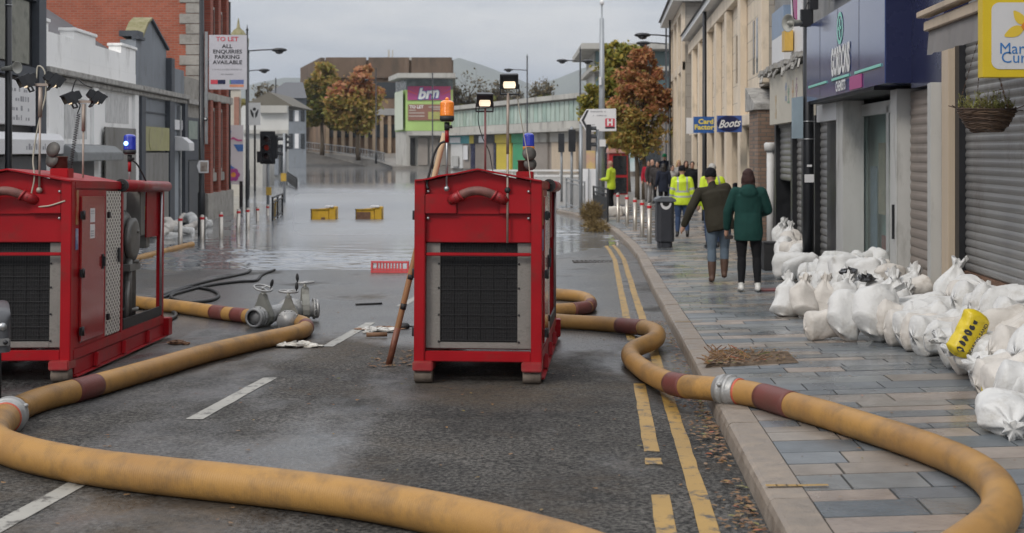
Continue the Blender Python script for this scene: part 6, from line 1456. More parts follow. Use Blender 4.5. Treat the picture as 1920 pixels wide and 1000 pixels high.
row(4, (1940, 640), (2040, 700), 8.8, 7.3, 'flat', lab3, g3, (-10, 10), (60, 110), (0, 60), 1.1)
bag(1868, 640, 8.95, 'flat', 0, 82, 14, 1.15, 'large smooth sandbag lying level just right of the yellow sack', g3)
bag(1890, 788, 6.78, 'tied', 98, 4, -12, .86, 'gathered sandbag nearest the viewer, its tied neck flopped on the paving', g3)
bag(1945, 752, 7.15, 'flat', 0, 82, 20, .95, 'sandbag partly out of view behind the gathered nearest one', g3)
def yellow_bag(px, py, d, roll, yaw, s, label):
    o = bag(px, py, d, 'flat', -8, roll, yaw, s, label, 'yellow printed sacks', YM)
    o.name = 'printed_sack'; o['category'] = 'sack'; return o
yb = yellow_bag(1812, 628, 8.55, 30, -6, .62, 'yellow sack with dark print standing out among the white sandbags')
M_ = yb.matrix_basis.copy()
def onbag(me, px_, z):   # point on the near face of the sack in its own frame
    best = min((v.co for v in me.vertices), key=lambda c: (c.x - px_) ** 2 + (c.z - z) ** 2 + (c.y > 0) * 9); return best
q = MB()
for k in range(6):
    z = .07 + k * .065; w = (.045, .05, .038, .05, .04, .03)[k]
    pts = []
    for i in range(9):
        a = 6.28 * i / 9; c_ = onbag(YM, -.045 + w * .9 * math.cos(a), z + .024 * math.sin(a)); pts.append(M_ @ (c_ + Vector((0, -.006, 0))))
    q.add(pts, [tuple(range(9))])
q.build('dark_print', M['txt_black'], yb)
q = MB(); o_ = M_ @ (onbag(YM, .065, .25) + Vector((0, -.028, 0))); rv = (M_.to_3x3() @ Vector((.05, 0, 1))); uv = (M_.to_3x3() @ Vector((-1, 0, 0)))
q.text('BEARING SAND', o_, rv, uv, .034, bold=.03); q.build('lettering', M['txt_black'], yb)
yellow_bag(1897, 738, 7.35, 70, 10, .7, 'yellow and lilac sack end poking out low in the nearest bank')
# far sandbags on the left, against the slate-blue shop
g4 = 'sandbags along the left terrace'
for k in range(24):
    d = 32.3 + (k % 12) * .45; o = bpy.data.objects.new('sandbag', bagr.choice(FLAT)); COL.objects.link(o)
    p = Lf(.4 + bagr.uniform(-.1, .2), d, .02 + .16 * (k // 12)); o.location = p; o.rotation_euler = (R(bagr.uniform(60, 110)), R(bagr.uniform(-30, 30)), bagr.uniform(0, 6)); o.scale = (.95, .95, .95)
    tag(o, 'white sandbag in the wet pile along the slate-blue shop', 'sandbag', g4)

# ================================================================== yellow charity sign, basket
d = 8.05; sg = thing('charity_sign', 'yellow projecting sign with a daffodil emblem over the hanging basket', 'shop sign', W(1920, 145, d))
X = lambda px: (px - CX) * d / F
mb = MB(); mb.box(X(1843), X(1998), d, d + .09, PZ(145.5, d), PZ(-12, d)); mb.build('sign_case', pmat('charity_yellow', (.60, .44, .02), .35, var=.04), sg, bevel=.004)
def rrect(x0, x1, z0, z1, r, n=7):
    o = []
    for cx_, cz_, a0 in ((x1 - r, z1 - r, 0), (x0 + r, z1 - r, 90), (x0 + r, z0 + r, 180), (x1 - r, z0 + r, 270)):
        o += [(cx_ + r * math.cos(R(a0 + 90 * k / n)), cz_ + r * math.sin(R(a0 + 90 * k / n))) for k in range(n + 1)]
    return o
x0, x1, z0, z1 = X(1858.5), X(1982), PZ(130, d), PZ(5, d)
pts = rrect(x0, x1, z0, z1, .045, 8)
pts = [(x + (.012 * ((z - (z0 + z1) / 2) / (z1 - z0)) ** 2 * 4 * (1 if x < (x0 + x1) / 2 else -1) - .006 if 1 else 0), z) for x, z in pts]
mb = MB(); mb.prism(pts, d - .004, d - .001); mb.build('white_panel', pmat('charity_white', (.56, .56, .57), .3, var=.03), sg)
mb = MB(); yy = d - .007
mb.text('Marie', Vector((X(1872.5), yy, PZ(92, d))), (1, 0, 0), (0, 0, 1), .1, bold=0.0, align='LEFT', xs=1.0, depth=0); mb.text('Curie', Vector((X(1876), yy, PZ(109, d))), (1, 0, 0), (0, 0, 1), .1, bold=0.0, align='LEFT', xs=1.0, depth=0); mb.build('lettering', M['txt_blue'], sg)
mb = MB(); fc = (X(1923), PZ(50, d))
for a, l, w in ((204, .145, .034), (128, .12, .03), (62, .13, .034), (-10, .14, .034), (270, .1, .03)):
    if a == 270: continue
    a = R(a); ca, sa = math.cos(a), math.sin(a); pts = []
    for k in range(16):
        t = k / 15 if k < 8 else (15 - k) / 8; t = (k / 7.5) if k < 8 else (15 - k) / 7.5
        w_ = w * math.sin(math.pi * min(1, t) ** .8) * (1 if k < 8 else -1); r_ = .012 + l * t
        pts.append((fc[0] + ca * r_ - sa * w_, yy, fc[1] + sa * r_ + ca * w_))
    mb.add(pts, [tuple(range(16))])
mb.build('petal', pmat('petal_yellow', (.66, .47, .05), .4, var=.06), sg)
mb = MB(); mb.add([(fc[0] + .03 * math.cos(a * .63) * (1 + .15 * math.sin(a * 3)), yy - .002, fc[1] + .03 * math.sin(a * .63)) for a in range(10)], [tuple(range(10))]); mb.build('flower_heart', pmat('heart_orange', (.65, .22, .03), .4), sg)
mb = MB(); wl = S(3.35, d, 0).x; mb.box(X(1997.5), wl + .3, d + .03, d + .06, PZ(20, d), PZ(14, d)); mb.build('bracket', M['black_metal'], sg)
# basket
d = 9.43; c = W(1850, 250, d); hb = thing('hanging_basket', 'woven twig hanging basket of sparse yellow-green plants before the grey shutter', 'hanging basket', c)
TWIG = island_mat('basket_twigs', [(0, (.045, .028, .02)), (.5, (.085, .052, .035)), (1, (.12, .078, .05))], rough=.7, scale=20)
rg = random.Random(6); mb = MB(); Rb, Hb = .205, .165
for k in range(30):
    t = k / 29; z = c.z + .012 + Hb * t; r = Rb * (.42 + .58 * t ** .55)
    mb.tube([(c.x + (r + .006 * math.sin(a * 5 * .39 + k * math.pi)) * math.cos(a * .196), c.y + (r + .006 * math.sin(a * 5 * .39 + k * math.pi)) * math.sin(a * .196), z + .006 * math.sin(a * .3 + k)) for a in range(33)], rg.uniform(.0045, .0065), 5, caps=False)
for k in range(22):
    a = k / 22 * 6.283; mb.tube([(c.x + Rb * (.42 + .58 * t ** .55) * math.cos(a), c.y + Rb * (.42 + .58 * t ** .55) * math.sin(a), c.z + .01 + (Hb + .012) * t) for t in (0, .2, .5, .8, 1)], .004, 5)
for k in range(30):
    a = rg.uniform(0, 6.28); p = Vector((c.x + Rb * math.cos(a), c.y + Rb * math.sin(a), c.z + Hb + rg.uniform(-.01, .02))); mb.bar(p, p + Vector((rg.uniform(-.09, .09), rg.uniform(-.09, .09), rg.uniform(-.02, .03))), .006)
mb.lathe([(Rb * .36, .008), (Rb * .56, .025), (Rb * .74, .06), (Rb * .86, .12), (Rb * .86, .14)], c, n=24); mb.build('bowl', TWIG, hb)
mb = MB()
for k in range(150):
    a, r = rg.uniform(0, 6.28), Rb * math.sqrt(rg.random()) * .95; side = abs(math.cos(a)); h = rg.uniform(.04, .1) + (.07 if rg.random() < .2 else 0)
    p = Vector((c.x + r * math.cos(a), c.y + r * math.sin(a), c.z + Hb - .01)); q = p + Vector((rg.uniform(-.03, .03), rg.uniform(-.03, .03), h)); mb.tube([p, (p + q) / 2 + Vector((rg.uniform(-.01, .01), 0, 0)), q], .0018, 4)
    for j in range(6):
        w = p.lerp(q, rg.uniform(.35, 1.05)); s = rg.uniform(.006, .013); n = Vector((rg.uniform(-1, 1), rg.uniform(-1, 1), rg.uniform(-.4, 1))).normalized() * s; t = n.cross(Vector((rg.uniform(-1, 1), .3, .5))).normalized() * s * .6
        mb.add([w, w + n + t, w + n * 2, w + n - t], [(0, 1, 2, 3)])
mb.build('plants', island_mat('basket_leaves', [(0, (.12, .1, .04)), (.35, (.2, .2, .05)), (.7, (.28, .3, .08)), (1, (.16, .1, .05))], rough=.6, scale=30), hb)
hk = Vector((X(0) * 0 + (1846 - CX) * d / F, d + .02, PZ(40, d)))
mb = MB()
for a in (2.9, .4, 5.2, 1.6):
    p = Vector((c.x + Rb * math.cos(a), c.y + Rb * math.sin(a), c.z + Hb)); n = 26
    for k in range(n): 
        u0 = p.lerp(hk, k / n); u1 = p.lerp(hk, (k + .8) / n); mb.bar(u0, u1, .005 if k % 2 else .0025)
mb.build('chain', M['rust'], hb)
mb = MB(); mb.tube([hk, hk + Vector((0, 0, .06)), hk + Vector((.1, 0, .09)), (S(3.3, d, 0).x, d, hk.z + .09)], .009, 8); mb.build('bracket', M['black_metal'], hb)

# ================================================================== projecting shop signs
d = 28.1; X = lambda px: (px - CX) * d / F
sg = thing('oval_shop_sign', 'blue projecting sign carrying a navy oval with white script lettering', 'shop sign', W(1366, 249, d))
mb = MB(); mb.box(X(1345.5), X(1391), d, d + .12, PZ(248, d), PZ(217, d)); mb.build('board', pmat('mid_blue_board', (.045, .1, .33), .4, var=.1), sg)
mb = MB(); mb.add([(X(1366) + X(1387 + 0) * 0 + (X(1388) - X(1366)) * math.cos(k * .262), d - .012, PZ(232, d) + .17 * math.sin(k * .262)) for k in range(24)], [tuple(range(24))]); mb.build('oval', pmat('oval_navy', (.012, .018, .075), .35), sg)
mb = MB(); mb.text('Boots', (X(1366.5), d - .016, PZ(232.5, d)), (1, 0, .09), (0, 0, 1), .24, bold=.02, shear=.45, xs=.83, depth=0); mb.build('lettering', M['txt_white'], sg)
d = 36.0; X = lambda px: (px - CX) * d / F
sg = thing('card_shop_sign', 'blue projecting sign with two lines of yellow lettering behind the black lamp post', 'shop sign', W(1323, 250, d))
mb = MB(); mb.box(X(1301), X(1345), d, d + .12, PZ(249.5, d), PZ(219, d)); mb.build('board', M['sign_blue'], sg)
mb = MB(); mb.text('Card', (X(1323.5), d - .006, PZ(228.5, d)), (1, 0, 0), (0, 0, 1), .19, bold=.035, depth=0, xs=1.1); mb.text('Factory', (X(1323), d - .006, PZ(239, d)), (1, 0, 0), (0, 0, 1), .19, bold=.035, depth=0, xs=1.1); mb.build('lettering', M['txt_yellow'], sg)
d = 43.0; mb = MB(); X = lambda px: (px - CX) * d / F; mb.box(X(1287.5), X(1306), d, d + .1, PZ(251, d), PZ(221, d)); mb.build('projecting_sign', M['sign_white'], label='pale projecting sign beyond the blue card shop sign', cat='shop sign')

# ================================================================== street furniture
POSTB = pmat('lamp_post_black', (.012, .013, .016), .35, .2, var=.3, scale=3, spec=.6)
def lamp_post(px, d, r, zt, arms, label, base_z=None, sleeve=None, fat=1.6):
    """arms: (height row in the photo, reach in metres, signed)"""
    c = W(px, HY, d); z0 = base_z if base_z is not None else surf(c.x, d)
    t = thing('lamp_post', label, 'lamp post', (c.x, c.y, z0), group='black street lamp posts')
    mb = MB(); mb.tube([(c.x, c.y, z0), (c.x, c.y, z0 + 1.4), (c.x, c.y, z0 + 1.45), (c.x, c.y, zt)], [r * fat, r * fat, r, r * .8], 14); mb.lathe([(.001, 0), (r * 1.3, .02), (r * .6, .1), (.004, .3)], (c.x, c.y, zt), n=10); mb.build('post', POSTB, t)
    for (row_, reach) in arms:
        z = PZ(row_, d); q = MB(); q.tube([(c.x, c.y, z - .05), (c.x + reach * .5, c.y, z), (c.x + reach, c.y, z + .02)], .03, 8); ao = q.build('arm', POSTB, t)
        s = 1 if reach > 0 else -1
        q = MB(); q.ball((c.x + reach + s * .2, c.y, z), (.36, .17, .1)); q.lathe([(.2, -.09), (.14, -.16), (.02, -.19)], (c.x + reach + s * .2, c.y, z), n=12); q.build('lantern', POSTB, ao)
    return t
lp = lamp_post(1515.5, 18.6, .083, 6.2, [], 'thick black lamp post beside the navy sign with stickers and a horn loudspeaker', fat=1.02)
c = W(1515.5, HY, 18.6)
q = MB(); q.box(c.x - .075, c.x + .06, c.y - .098, c.y - .09, PZ(342, 18.6), PZ(327, 18.6)); q.box(c.x - .04, c.x + .03, c.y - .098, c.y - .09, PZ(313, 18.6), PZ(309, 18.6)); q.build('sticker', M['sign_white'], lp)
for y in (228, 261): q = MB(); q.tube([(c.x + .09 * math.cos(a * .42), c.y + .09 * math.sin(a * .42), PZ(y, 18.6)) for a in range(16)], .008, 6); q.build('banding', M['steel'], lp)
q = MB(); q.slab((c.x - .24, c.y - .05, PZ(260, 18.6)), (c.x - .085, c.y - .05, PZ(260, 18.6)), (c.x - .085, c.y - .05, PZ(181, 18.6)), (c.x - .24, c.y - .05, PZ(184, 18.6)), .06); q.build('banner_box', pmat('pale_blue_box', (.26, .33, .38), .5, var=.15, scale=2), lp)
q = MB(); q.box(c.x - .14, c.x + .02, c.y - .16, c.y - .085, PZ(52, 18.6), PZ(20, 18.6)); q.box(c.x - .02, c.x + .1, c.y - .2, c.y - .085, PZ(20, 18.6), PZ(-30, 18.6)); q.build('junction_box', M['black_metal'], lp)
q = MB(); hz = PZ(45, 18.6); hc = Vector((c.x - .14, c.y - .12, hz)); q.lathe([(.045, -.02), (.05, .1), (.055, .16), (.075, .2), (.125, .235), (.13, .24), (.12, .235), (.04, .16), (.025, .24), (.02, .25)], hc, axis=(-.85, -.5, -.05), n=24); q.tube([hc + Vector((.02, .02, 0)), hc + Vector((.14, .1, 0))], .03, 8); q.build('horn_speaker', pmat('horn_grey', (.33, .33, .3), .5, var=.1), lp)
q = MB(); q.tube(spline([hc, hc + Vector((.05, -.02, .18)), hc + Vector((.12, 0, .3)), hc + Vector((.14, 0, .1))], .03), .01, 6); q.tube([hc + Vector((-.12, .0, .35)), hc + Vector((-.1, 0, .08)), hc + Vector((.02, 0, -.05))], .008, 6); q.build('cable', M['rubber'], lp)
lpn = lamp_post(16, 18.0, .05, 6.5, [], 'black lamp post nearest on the left, rising behind the edge pump', base_z=.15, fat=1.0)
c = W(16, HY, 18.0); hc = Vector((c.x - .05, c.y - .06, PZ(130, 18)));
q = MB(); q.lathe([(.03, -.02), (.035, .12), (.05, .2), (.085, .27), (.09, .275), (.08, .27), (.02, .2)], hc, axis=(1, -.5, .05), n=20); q.build('horn_speaker', pmat('horn_grey', (.33, .33, .3), .5), lpn)
for y in (10, 128): q = MB(); q.tube([(c.x + .055 * math.cos(a * .42), c.y + .055 * math.sin(a * .42), PZ(y, 18)) for a in range(16)], .007, 6); q.build('banding', M['steel'], lpn)
lp2 = lamp_post(378, 33, .075, 7.0, [], 'black lamp post standing in the flood before the pale stone shop', base_z=-.3, fat=1.35)
c = W(378, HY, 33); q = MB(); q.box(c.x + .09, c.x + .15, c.y - .03, c.y + .05, PZ(270, 33), PZ(60, 33)); q.build('conduit', M['steel'], lp2)
q = MB(); q.lathe([(.05, 0), (.055, .1), (.02, .11)], (c.x + .12, c.y - .1, PZ(223, 33)), axis=(.3, -1, -.1), n=14); q.lathe([(.03, .111), (.001, .112)], (c.x + .12, c.y - .1, PZ(223, 33)), axis=(.3, -1, -.1), n=12, mi=1); q.build('camera', [M['black_metal'], M['sign_white']], lp2)
ld = 32.6; X = lambda px: (px - CX) * ld / F
t = thing('direction_plate', 'small white arrow plate on the flooded black lamp post', 'sign', W(381, 325, ld))
mb = MB(); mb.prism([(X(369), PZ(312, ld)), (X(373), PZ(325, ld)), (X(392), PZ(325, ld)), (X(392), PZ(300.5, ld)), (X(373), PZ(300.5, ld))], ld - .02, ld); mb.build('plate', M['sign_white'], t, bevel=.01)
mb = MB(); mb.box(X(376), X(389.5), ld - .025, ld - .021, PZ(322, ld), PZ(304, ld)); mb.build('brown_patch', pmat('brown_patch', (.16, .1, .075), .5, c2=(.4, .37, .33), scale=9), t)
lamp_post(463.5, 58, .055, PZ(58, 58), [(94, 1.25)], 'black lamp post with one arm right of the to-let board', base_z=-.4)
lamp_post(466, 78, .055, PZ(100, 78), [(132, .75)], 'slimmer black lamp post just behind the to-let board post', base_z=-.4)
lamp_post(988.5, 95, .06, PZ(108, 95), [(131, -1.2)], 'black lamp post before the mint clad parade with an arm to the left', base_z=-.2)
lamp_post(1088, 78, .06, PZ(95, 78), [(114, -.9), (115, .25)], 'black two-armed lamp post left of the autumn trees', base_z=.1)
lamp_post(1249, 62, .055, PZ(48, 62), [(81, -.9)], 'black lamp post right of the red tree with one arm', base_z=.15)
lamp_post(1256, 54, .055, PZ(28, 54), [(66, -.95)], 'taller black lamp post nearest the cream corner tower', base_z=.15)
lamp_post(1321, 37.0, .07, 7.5, [], 'plain black lamp post in front of the blue card shop sign', base_z=.12, fat=1.15)
lamp_post(705, 168, .09, PZ(130, 168), [(150, -1.0)], 'far black lamp post before the brown office block', base_z=.5)
lamp_post(811, 140, .08, PZ(140, 140), [], 'far bare pole in front of the lime green shop', base_z=.2)
lamp_post(517, 120, .07, PZ(150, 120), [], 'far lamp post by the white low shops', base_z=-.4)
# tall grey camera mast and the white direction sign
d = 43.5; c = W(1128.5, HY, d); t = thing('camera_mast', 'tall tapering grey steel camera mast behind the white direction sign', 'mast', (c.x, c.y, .1))
GP = pmat('galvanised_post', (.3, .32, .34), .5, .5, var=.15, scale=2)
mb = MB(); mb.tube([(c.x, c.y, .1), (c.x, c.y, PZ(190, d)), (c.x, c.y, PZ(35, d)), (c.x, c.y, PZ(34, d)), (c.x, c.y, PZ(8, d))], [.1, .1, .075, .03, .03], 14); mb.build('pole', GP, t)
mb = MB(); mb.lathe([(.02, 0), (.07, .02), (.08, .1), (.06, .16), (.001, .2)], (c.x, c.y, PZ(10, d)), n=14); mb.build('camera_dome', M['sign_white'], t)
mb = MB(); mb.box(c.x - .1, c.x + .12, c.y - .16, c.y - .1, PZ(275, d), PZ(262, d)); mb.build('notice', M['sign_white'], t); mb = MB(); mb.box(c.x - .11, c.x - .03, c.y - .2, c.y - .1, PZ(160, d), PZ(145, d)); mb.build('junction_box', M['sign_white'], t)
d = 41.5; X = lambda px: (px - CX) * d / F; t = thing('direction_sign', 'white arrow-ended road sign with a black chevron and red H square', 'road sign', W(1122, 400, d))
mb = MB(); out_ = [(X(1086.5), PZ(226, d)), (X(1099.5), PZ(205, d)), (X(1155), PZ(204, d)), (X(1155.5), PZ(246, d)), (X(1102), PZ(247.5, d)), (X(1099), PZ(247, d))]; mb.prism(out_, d - .03, d); mb.build('plate', M['sign_white'], t, bevel=.008)
mb = MB(); mb.prism([(X(1090), PZ(226, d)), (X(1100), PZ(207, d)), (X(1104), PZ(207, d)), (X(1095), PZ(226, d)), (X(1105), PZ(246, d)), (X(1101), PZ(246, d))], d - .036, d - .031); mb.build('chevron', M['txt_black'], t)
mb = MB(); mb.box(X(1134.5), X(1152.5), d - .036, d - .031, PZ(238, d), PZ(222.5, d)); mb.build('red_square', M['txt_red'], t)
mb = MB(); mb.box(X(1134.5), X(1152.5), d - .036, d - .031, PZ(241.5, d), PZ(238.3, d)); mb.build('black_strip', M['txt_black'], t)
mb = MB(); mb.text('H', (X(1143.5), d - .039, PZ(230.5, d)), (1, 0, 0), (0, 0, 1), .27, bold=.05, depth=0); mb.build('letter', M['txt_white'], t)
mb = MB(); rgx = random.Random(8)
for a, b_, y in ((1107, 1130, 209.5), (1133, 1136.5, 209.5), (1112, 1113.5, 217), (1119, 1131, 217), (1133, 1138, 217), (1109, 1115, 234)):
    px = a
    while px < b_: mb.box(X(px), X(min(px + 1.1, b_)), d - .036, d - .031, PZ(y + 1.2 - rgx.choice((0, 0, .5)), d), PZ(y - 1.2 + rgx.choice((0, 0, .5)), d)); px += 1.8
mb.build('worn_lettering', M['txt_grey'], t)
mb = MB()
for px in (1089.5, 1121): mb.tube([(X(px), d + .06, .1), (X(px), d + .06, PZ(206 if px > 1100 else 232, d))], .055, 12)
mb.build('post', GP, t)
# traffic lights
TL = pmat('signal_black', (.02, .022, .026), .4, var=.2); REDL = pmat('signal_red_lit', (.25, .02, .01), .3, emit=((1, .06, .02), .03)); LENS = pmat('signal_lens_off', (.05, .03, .03), .2)
def signal(parent, px, py, d, yaw=0.0, s=1.0, lit=None, board=True):
    c = W(px, py, d); Rm = Matrix.Translation(c) @ Matrix.Rotation(yaw, 4, 'Z') @ Matrix.Scale(s, 4); f = lambda x, y, z: Rm @ Vector((x, y, z))
    q = MB(f); q.box(-.15, .15, 0, .18, -.48, .48)
    if board: q.box(-.27, .27, .181, .2, -.58, .58)
    ho = q.build('signal_head', TL, parent, bevel=.01)
    for k, z in enumerate((.3, 0, -.3)):
        q = MB(f); 
        for j in range(11): 
            a0, a1 = -.3 + j * .34, -.3 + (j + 1) * .34
            q.add([(.12 * math.cos(a0), -.0, z + .12 * math.sin(a0)), (.12 * math.cos(a1), -.0, z + .12 * math.sin(a1)), (.12 * math.cos(a1), -.2, z + .11 * math.sin(a1)), (.12 * math.cos(a0), -.2, z + .11 * math.sin(a0))], [(0, 1, 2, 3), (3, 2, 1, 0)])
        q.build('hood', TL, ho)
        q = MB(f); q.lathe([(.1, .003), (.09, .012), (.001, .02)], (0, 0, z), axis=(0, -1, 0), n=16); q.build('lens', REDL if lit == k else LENS, ho)
d = 44.5; c = W(502.5, HY, d); t = thing('traffic_light', 'black traffic light with a dim red lamp standing in the flood', 'traffic light', (c.x, c.y, -.3), group='traffic lights')
mb = MB(); mb.tube([(c.x, c.y, -.35), (c.x, c.y, PZ(250, d))], .055, 12); mb.build('pole', GP, t)
signal(t, 500, 277, d - .25, 0, .98, 1); signal(t, 521, 276, d + .15, R(95), .85, None, False)
mb = MB(); mb.box(c.x - .35, c.x - .16, c.y - .2, c.y - .05, PZ(305, d), PZ(284, d)); mb.build('pedestrian_box', TL, t)
mb = MB(); mb.box(c.x - .04, c.x + .13, c.y - .14, c.y - .06, PZ(366, d), PZ(351, d)); mb.build('push_button_box', pmat('yellow_box', (.5, .33, .06), .5), t)
d = 55; c = W(533, HY, d); t = thing('traffic_light', 'traffic light seen edge on beyond the red lit one, with a yellow button box', 'traffic light', (c.x, c.y, -.3), group='traffic lights')
mb = MB(); mb.tube([(c.x, c.y, -.4), (c.x, c.y, PZ(250, d))], .06, 12); mb.build('pole', GP, t)
signal(t, 538, 268, d + .1, R(100), .8, None, False); mb = MB(); mb.box(c.x - .12, c.x + .1, c.y - .16, c.y - .07, PZ(340, d), PZ(325, d)); mb.build('push_button_box', MATS['yellow_box'], t)
for px, py, d, yw, lab, top in ((1053, 268, 52, 170, 'traffic light turned away, left of the pair by the guard rail', 250), (1072, 264, 47, 185, 'taller traffic light seen from behind beside the left road sign post', 238), (1108, 258, 40.5, 90, 'traffic light hooded in profile under the white direction sign', 243)):
    c = W(px + (0 if px < 1100 else 12), HY, d); t = thing('traffic_light', lab, 'traffic light', (c.x, c.y, .1), group='traffic lights')
    mb = MB(); mb.tube([(c.x, c.y, .1), (c.x, c.y, PZ(top, d))], .05, 12); mb.build('pole', GP, t); signal(t, px, py, d - .1, R(yw), .85 if d < 50 else .8, None, False)
# bollards: steel with a red band
STEEL = pmat('brushed_steel', (.45, .42, .38), .36, .75, var=.12, scale=8, stretch=(1, 1, .1)); REDB = pmat('red_reflective', (.55, .02, .03), .3)
bproto = None
def bollard(px, d, z0, h, label, tilt=0.0):
    global bproto
    c = W(px, HY, d)
    if bproto is None:
        bproto = thing('bollard', label, 'bollard', group='steel bollards with red bands')
        q = MB(); q.tube([(0, 0, -.5), (0, 0, .97)], .052, 18); q.lathe([(.052, .97), (.045, .99), (.02, 1.0), (.001, 1.0)], n=18); q.build('post', STEEL, bproto)
        q = MB(); q.lathe([(.053, .885), (.0535, .89), (.0535, .94), (.053, .945)], n=18); q.build('band', REDB, bproto); o = bproto
    else: o = copy_tree(bproto, label=label)
    o.location = (c.x, c.y, z0 + h - 1.0); o.rotation_euler = (0, tilt, 0); return o
for k, (px, top, bot) in enumerate(((1158.5, 362, 417), (1175.5, 366, 424), (1190.5, 371, 433), (1204, 376, 444), (1217.5, 381, 456))):
    d = (bot and onground(px, bot)).y; h = (bot - top) * d / F; g = onground(px, bot)
    bollard(px, d, pz(g.x, d), h, ('farthest steel bollard of the pavement row, left of the litter bin', 'second farthest steel bollard of the pavement row', 'middle steel bollard of the five on the pavement edge', 'steel bollard one away from the litter bin', 'steel bollard closest to the dark litter bin')[k])
for k, (px, top, mid, lab, tl) in enumerate(((338, 405, 462, 'steel bollard in the flood beside the edge pump bay', 0), (379, 403, 452, 'steel bollard in the flood before the black lamp post', 0), (414.5, 398, 448, 'steel bollard in the flood near the brick house plinth', 0), (445.5, 392, 438, 'slightly leaning steel bollard in the flood left of three', .03), (464.5, 390, 430, 'steel bollard in the flood between leaning one and shorter one', 0), (483, 388, 415, 'short standing steel bollard in the flood left of traffic light pole', 0), (502, 384, 404, 'lowest steel bollard hiding the foot of the traffic light pole', 0))):
    d = CH * F / (mid - HY); bollard(px, d, 0, (mid - top) * d / F, lab, tl)
# litter bin
g = onground(1246, 464); t = thing('litter_bin', 'dark grey street litter bin with a curved lid and white smile-shaped opening', 'litter bin', (g.x, g.y, pz(g.x, g.y)))
BIN = pmat('bin_charcoal', (.03, .032, .04), .5, var=.2, scale=4); k = (464 - 369) * g.y / F; b0 = Vector((g.x, g.y, pz(g.x, g.y))); hw = 16.5 * g.y / F
mb = MB(); mb.prism(rrect(g.x - hw * .8, g.x + hw * .8, g.y - .2, g.y + .2, .08), b0.z, b0.z + .12 * k, plane='xy'); mb.prism(rrect(g.x - hw, g.x + hw, g.y - .24, g.y + .24, .09), b0.z + .121 * k, b0.z + .9 * k, plane='xy'); mb.build('body', BIN, t, bevel=.012)
mb = MB(); mb.prism([(g.x - hw * 1.15, b0.z + .9 * k), (g.x + hw * 1.15, b0.z + .9 * k), (g.x + hw * 1.18, b0.z + .955 * k), (g.x + hw * .6, b0.z + k), (g.x - hw * .6, b0.z + k), (g.x - hw * 1.18, b0.z + .955 * k)], g.y - .28, g.y + .28); mb.build('lid', pmat('bin_lid', (.11, .12, .135), .45), t, bevel=.015)
mb = MB(); a_ = [math.pi + math.pi * i / 12 for i in range(13)]; mb.prism([(g.x + hw * .62 * math.cos(a), b0.z + .885 * k + .13 * k * math.sin(a)) for a in a_], g.y - .25, g.y - .241); mb.build('opening_rim', M['sign_white'], t)
mb = MB(); mb.prism([(g.x + hw * .4 * math.cos(a), b0.z + .8855 * k + .07 * k * math.sin(a)) for a in a_], g.y - .255, g.y - .2505); mb.build('opening', M['black_in'], t)  # flat near-black patch painted in for the shade within the slot
# guard rails
def rail(name, label, a, b_, h, mat, n, legs=2, panel=None, z0=None):
    a = Vector(a); b_ = Vector(b_); t = thing(name, label, 'guard rail', tuple((a + b_) / 2), group='pedestrian guard rails'); up = Vector((0, 0, 1))
    q = MB(); q.bar(a + up * h, b_ + up * h, .05, .05); q.bar(a + up * (h - .14), b_ + up * (h - .14), .035, .035); q.bar(a + up * .12, b_ + up * .12, .035, .035)
    for k in range(legs): p = a.lerp(b_, k / (legs - 1)); q.bar(p - up * .4, p + up * (h + .03), .055, .055)
    for k in range(1, n): p = a.lerp(b_, k / n); q.bar(p + up * .12, p + up * (h - .14), .018, .018)
    q.build('rail_frame', mat, t)
    if panel:
        q = MB(); q.bar(a.lerp(b_, .02) + up * .45, a.lerp(b_, .98) + up * .45, .03, .62); q.build('panel', panel, t)
    return t
rail('guard_rail', 'silver guard rail left of the dead clump, standing in shallow water', W(1062, 388, 47), W(1096, 402, 42), 1.05, M['steel'], 14)
rail('guard_rail', 'black panelled guard rail with straw caught on it at the kerb corner', W(1113, 412, 39), W(1139.5, 419, 37.5), 1.0, M['black_metal'], 10, 2, M['rubber'])
rail('guard_rail', 'black guard rail in the flood with a yellow chain, behind the low bollard', W(511, 418, 40), W(529.5, 406, 44), .78, M['black_metal'], 9, 3)
mb = MB(); c = W(521, 410, 41.6); mb.tube([(c.x - .12 + .045 * (k % 2), c.y - .05 + k * .012, c.z - .1 + .055 * k) for k in range(14)], .04, 6); mb.build('yellow_chain', MATS['yellow_box'], label='yellow plastic chain hanging on the flooded guard rail', cat='chain')
rail('guard_rail', 'sunken black guard rail tilting in deep water past the traffic lights', W(538, 343, 85), W(557, 358, 74), 0.62, M['black_metal'], 6, 2, M['rubber'])
# long railing on the far bank
pts = [W(572, 281, 226), W(610, 286, 208), W(650, 292, 193), W(690, 299, 180), W(722, 307, 165)]
t = thing('bank_railing', 'long grey railing following the far road up the bank', 'railing', pts[2]); q = MB()
for a, b_ in zip(pts, pts[1:]):
    for h in (1.35, .3): q.bar(a + Vector((0, 0, h)), b_ + Vector((0, 0, h)), .1, .1)
    for k in range(8): p = a.lerp(b_, k / 8); q.bar(p, p + Vector((0, 0, 1.35)), .07, .07)
q.build('rails', M['steel'], t)
q = MB()
for a, b_ in zip(pts, pts[1:]):
    for k in range(30): p = a.lerp(b_, k / 30); q.bar(p + Vector((0, 0, .3)), p + Vector((0, 0, 1.3)), .04, .04)
q.build('lattice', M['black_metal'], t)
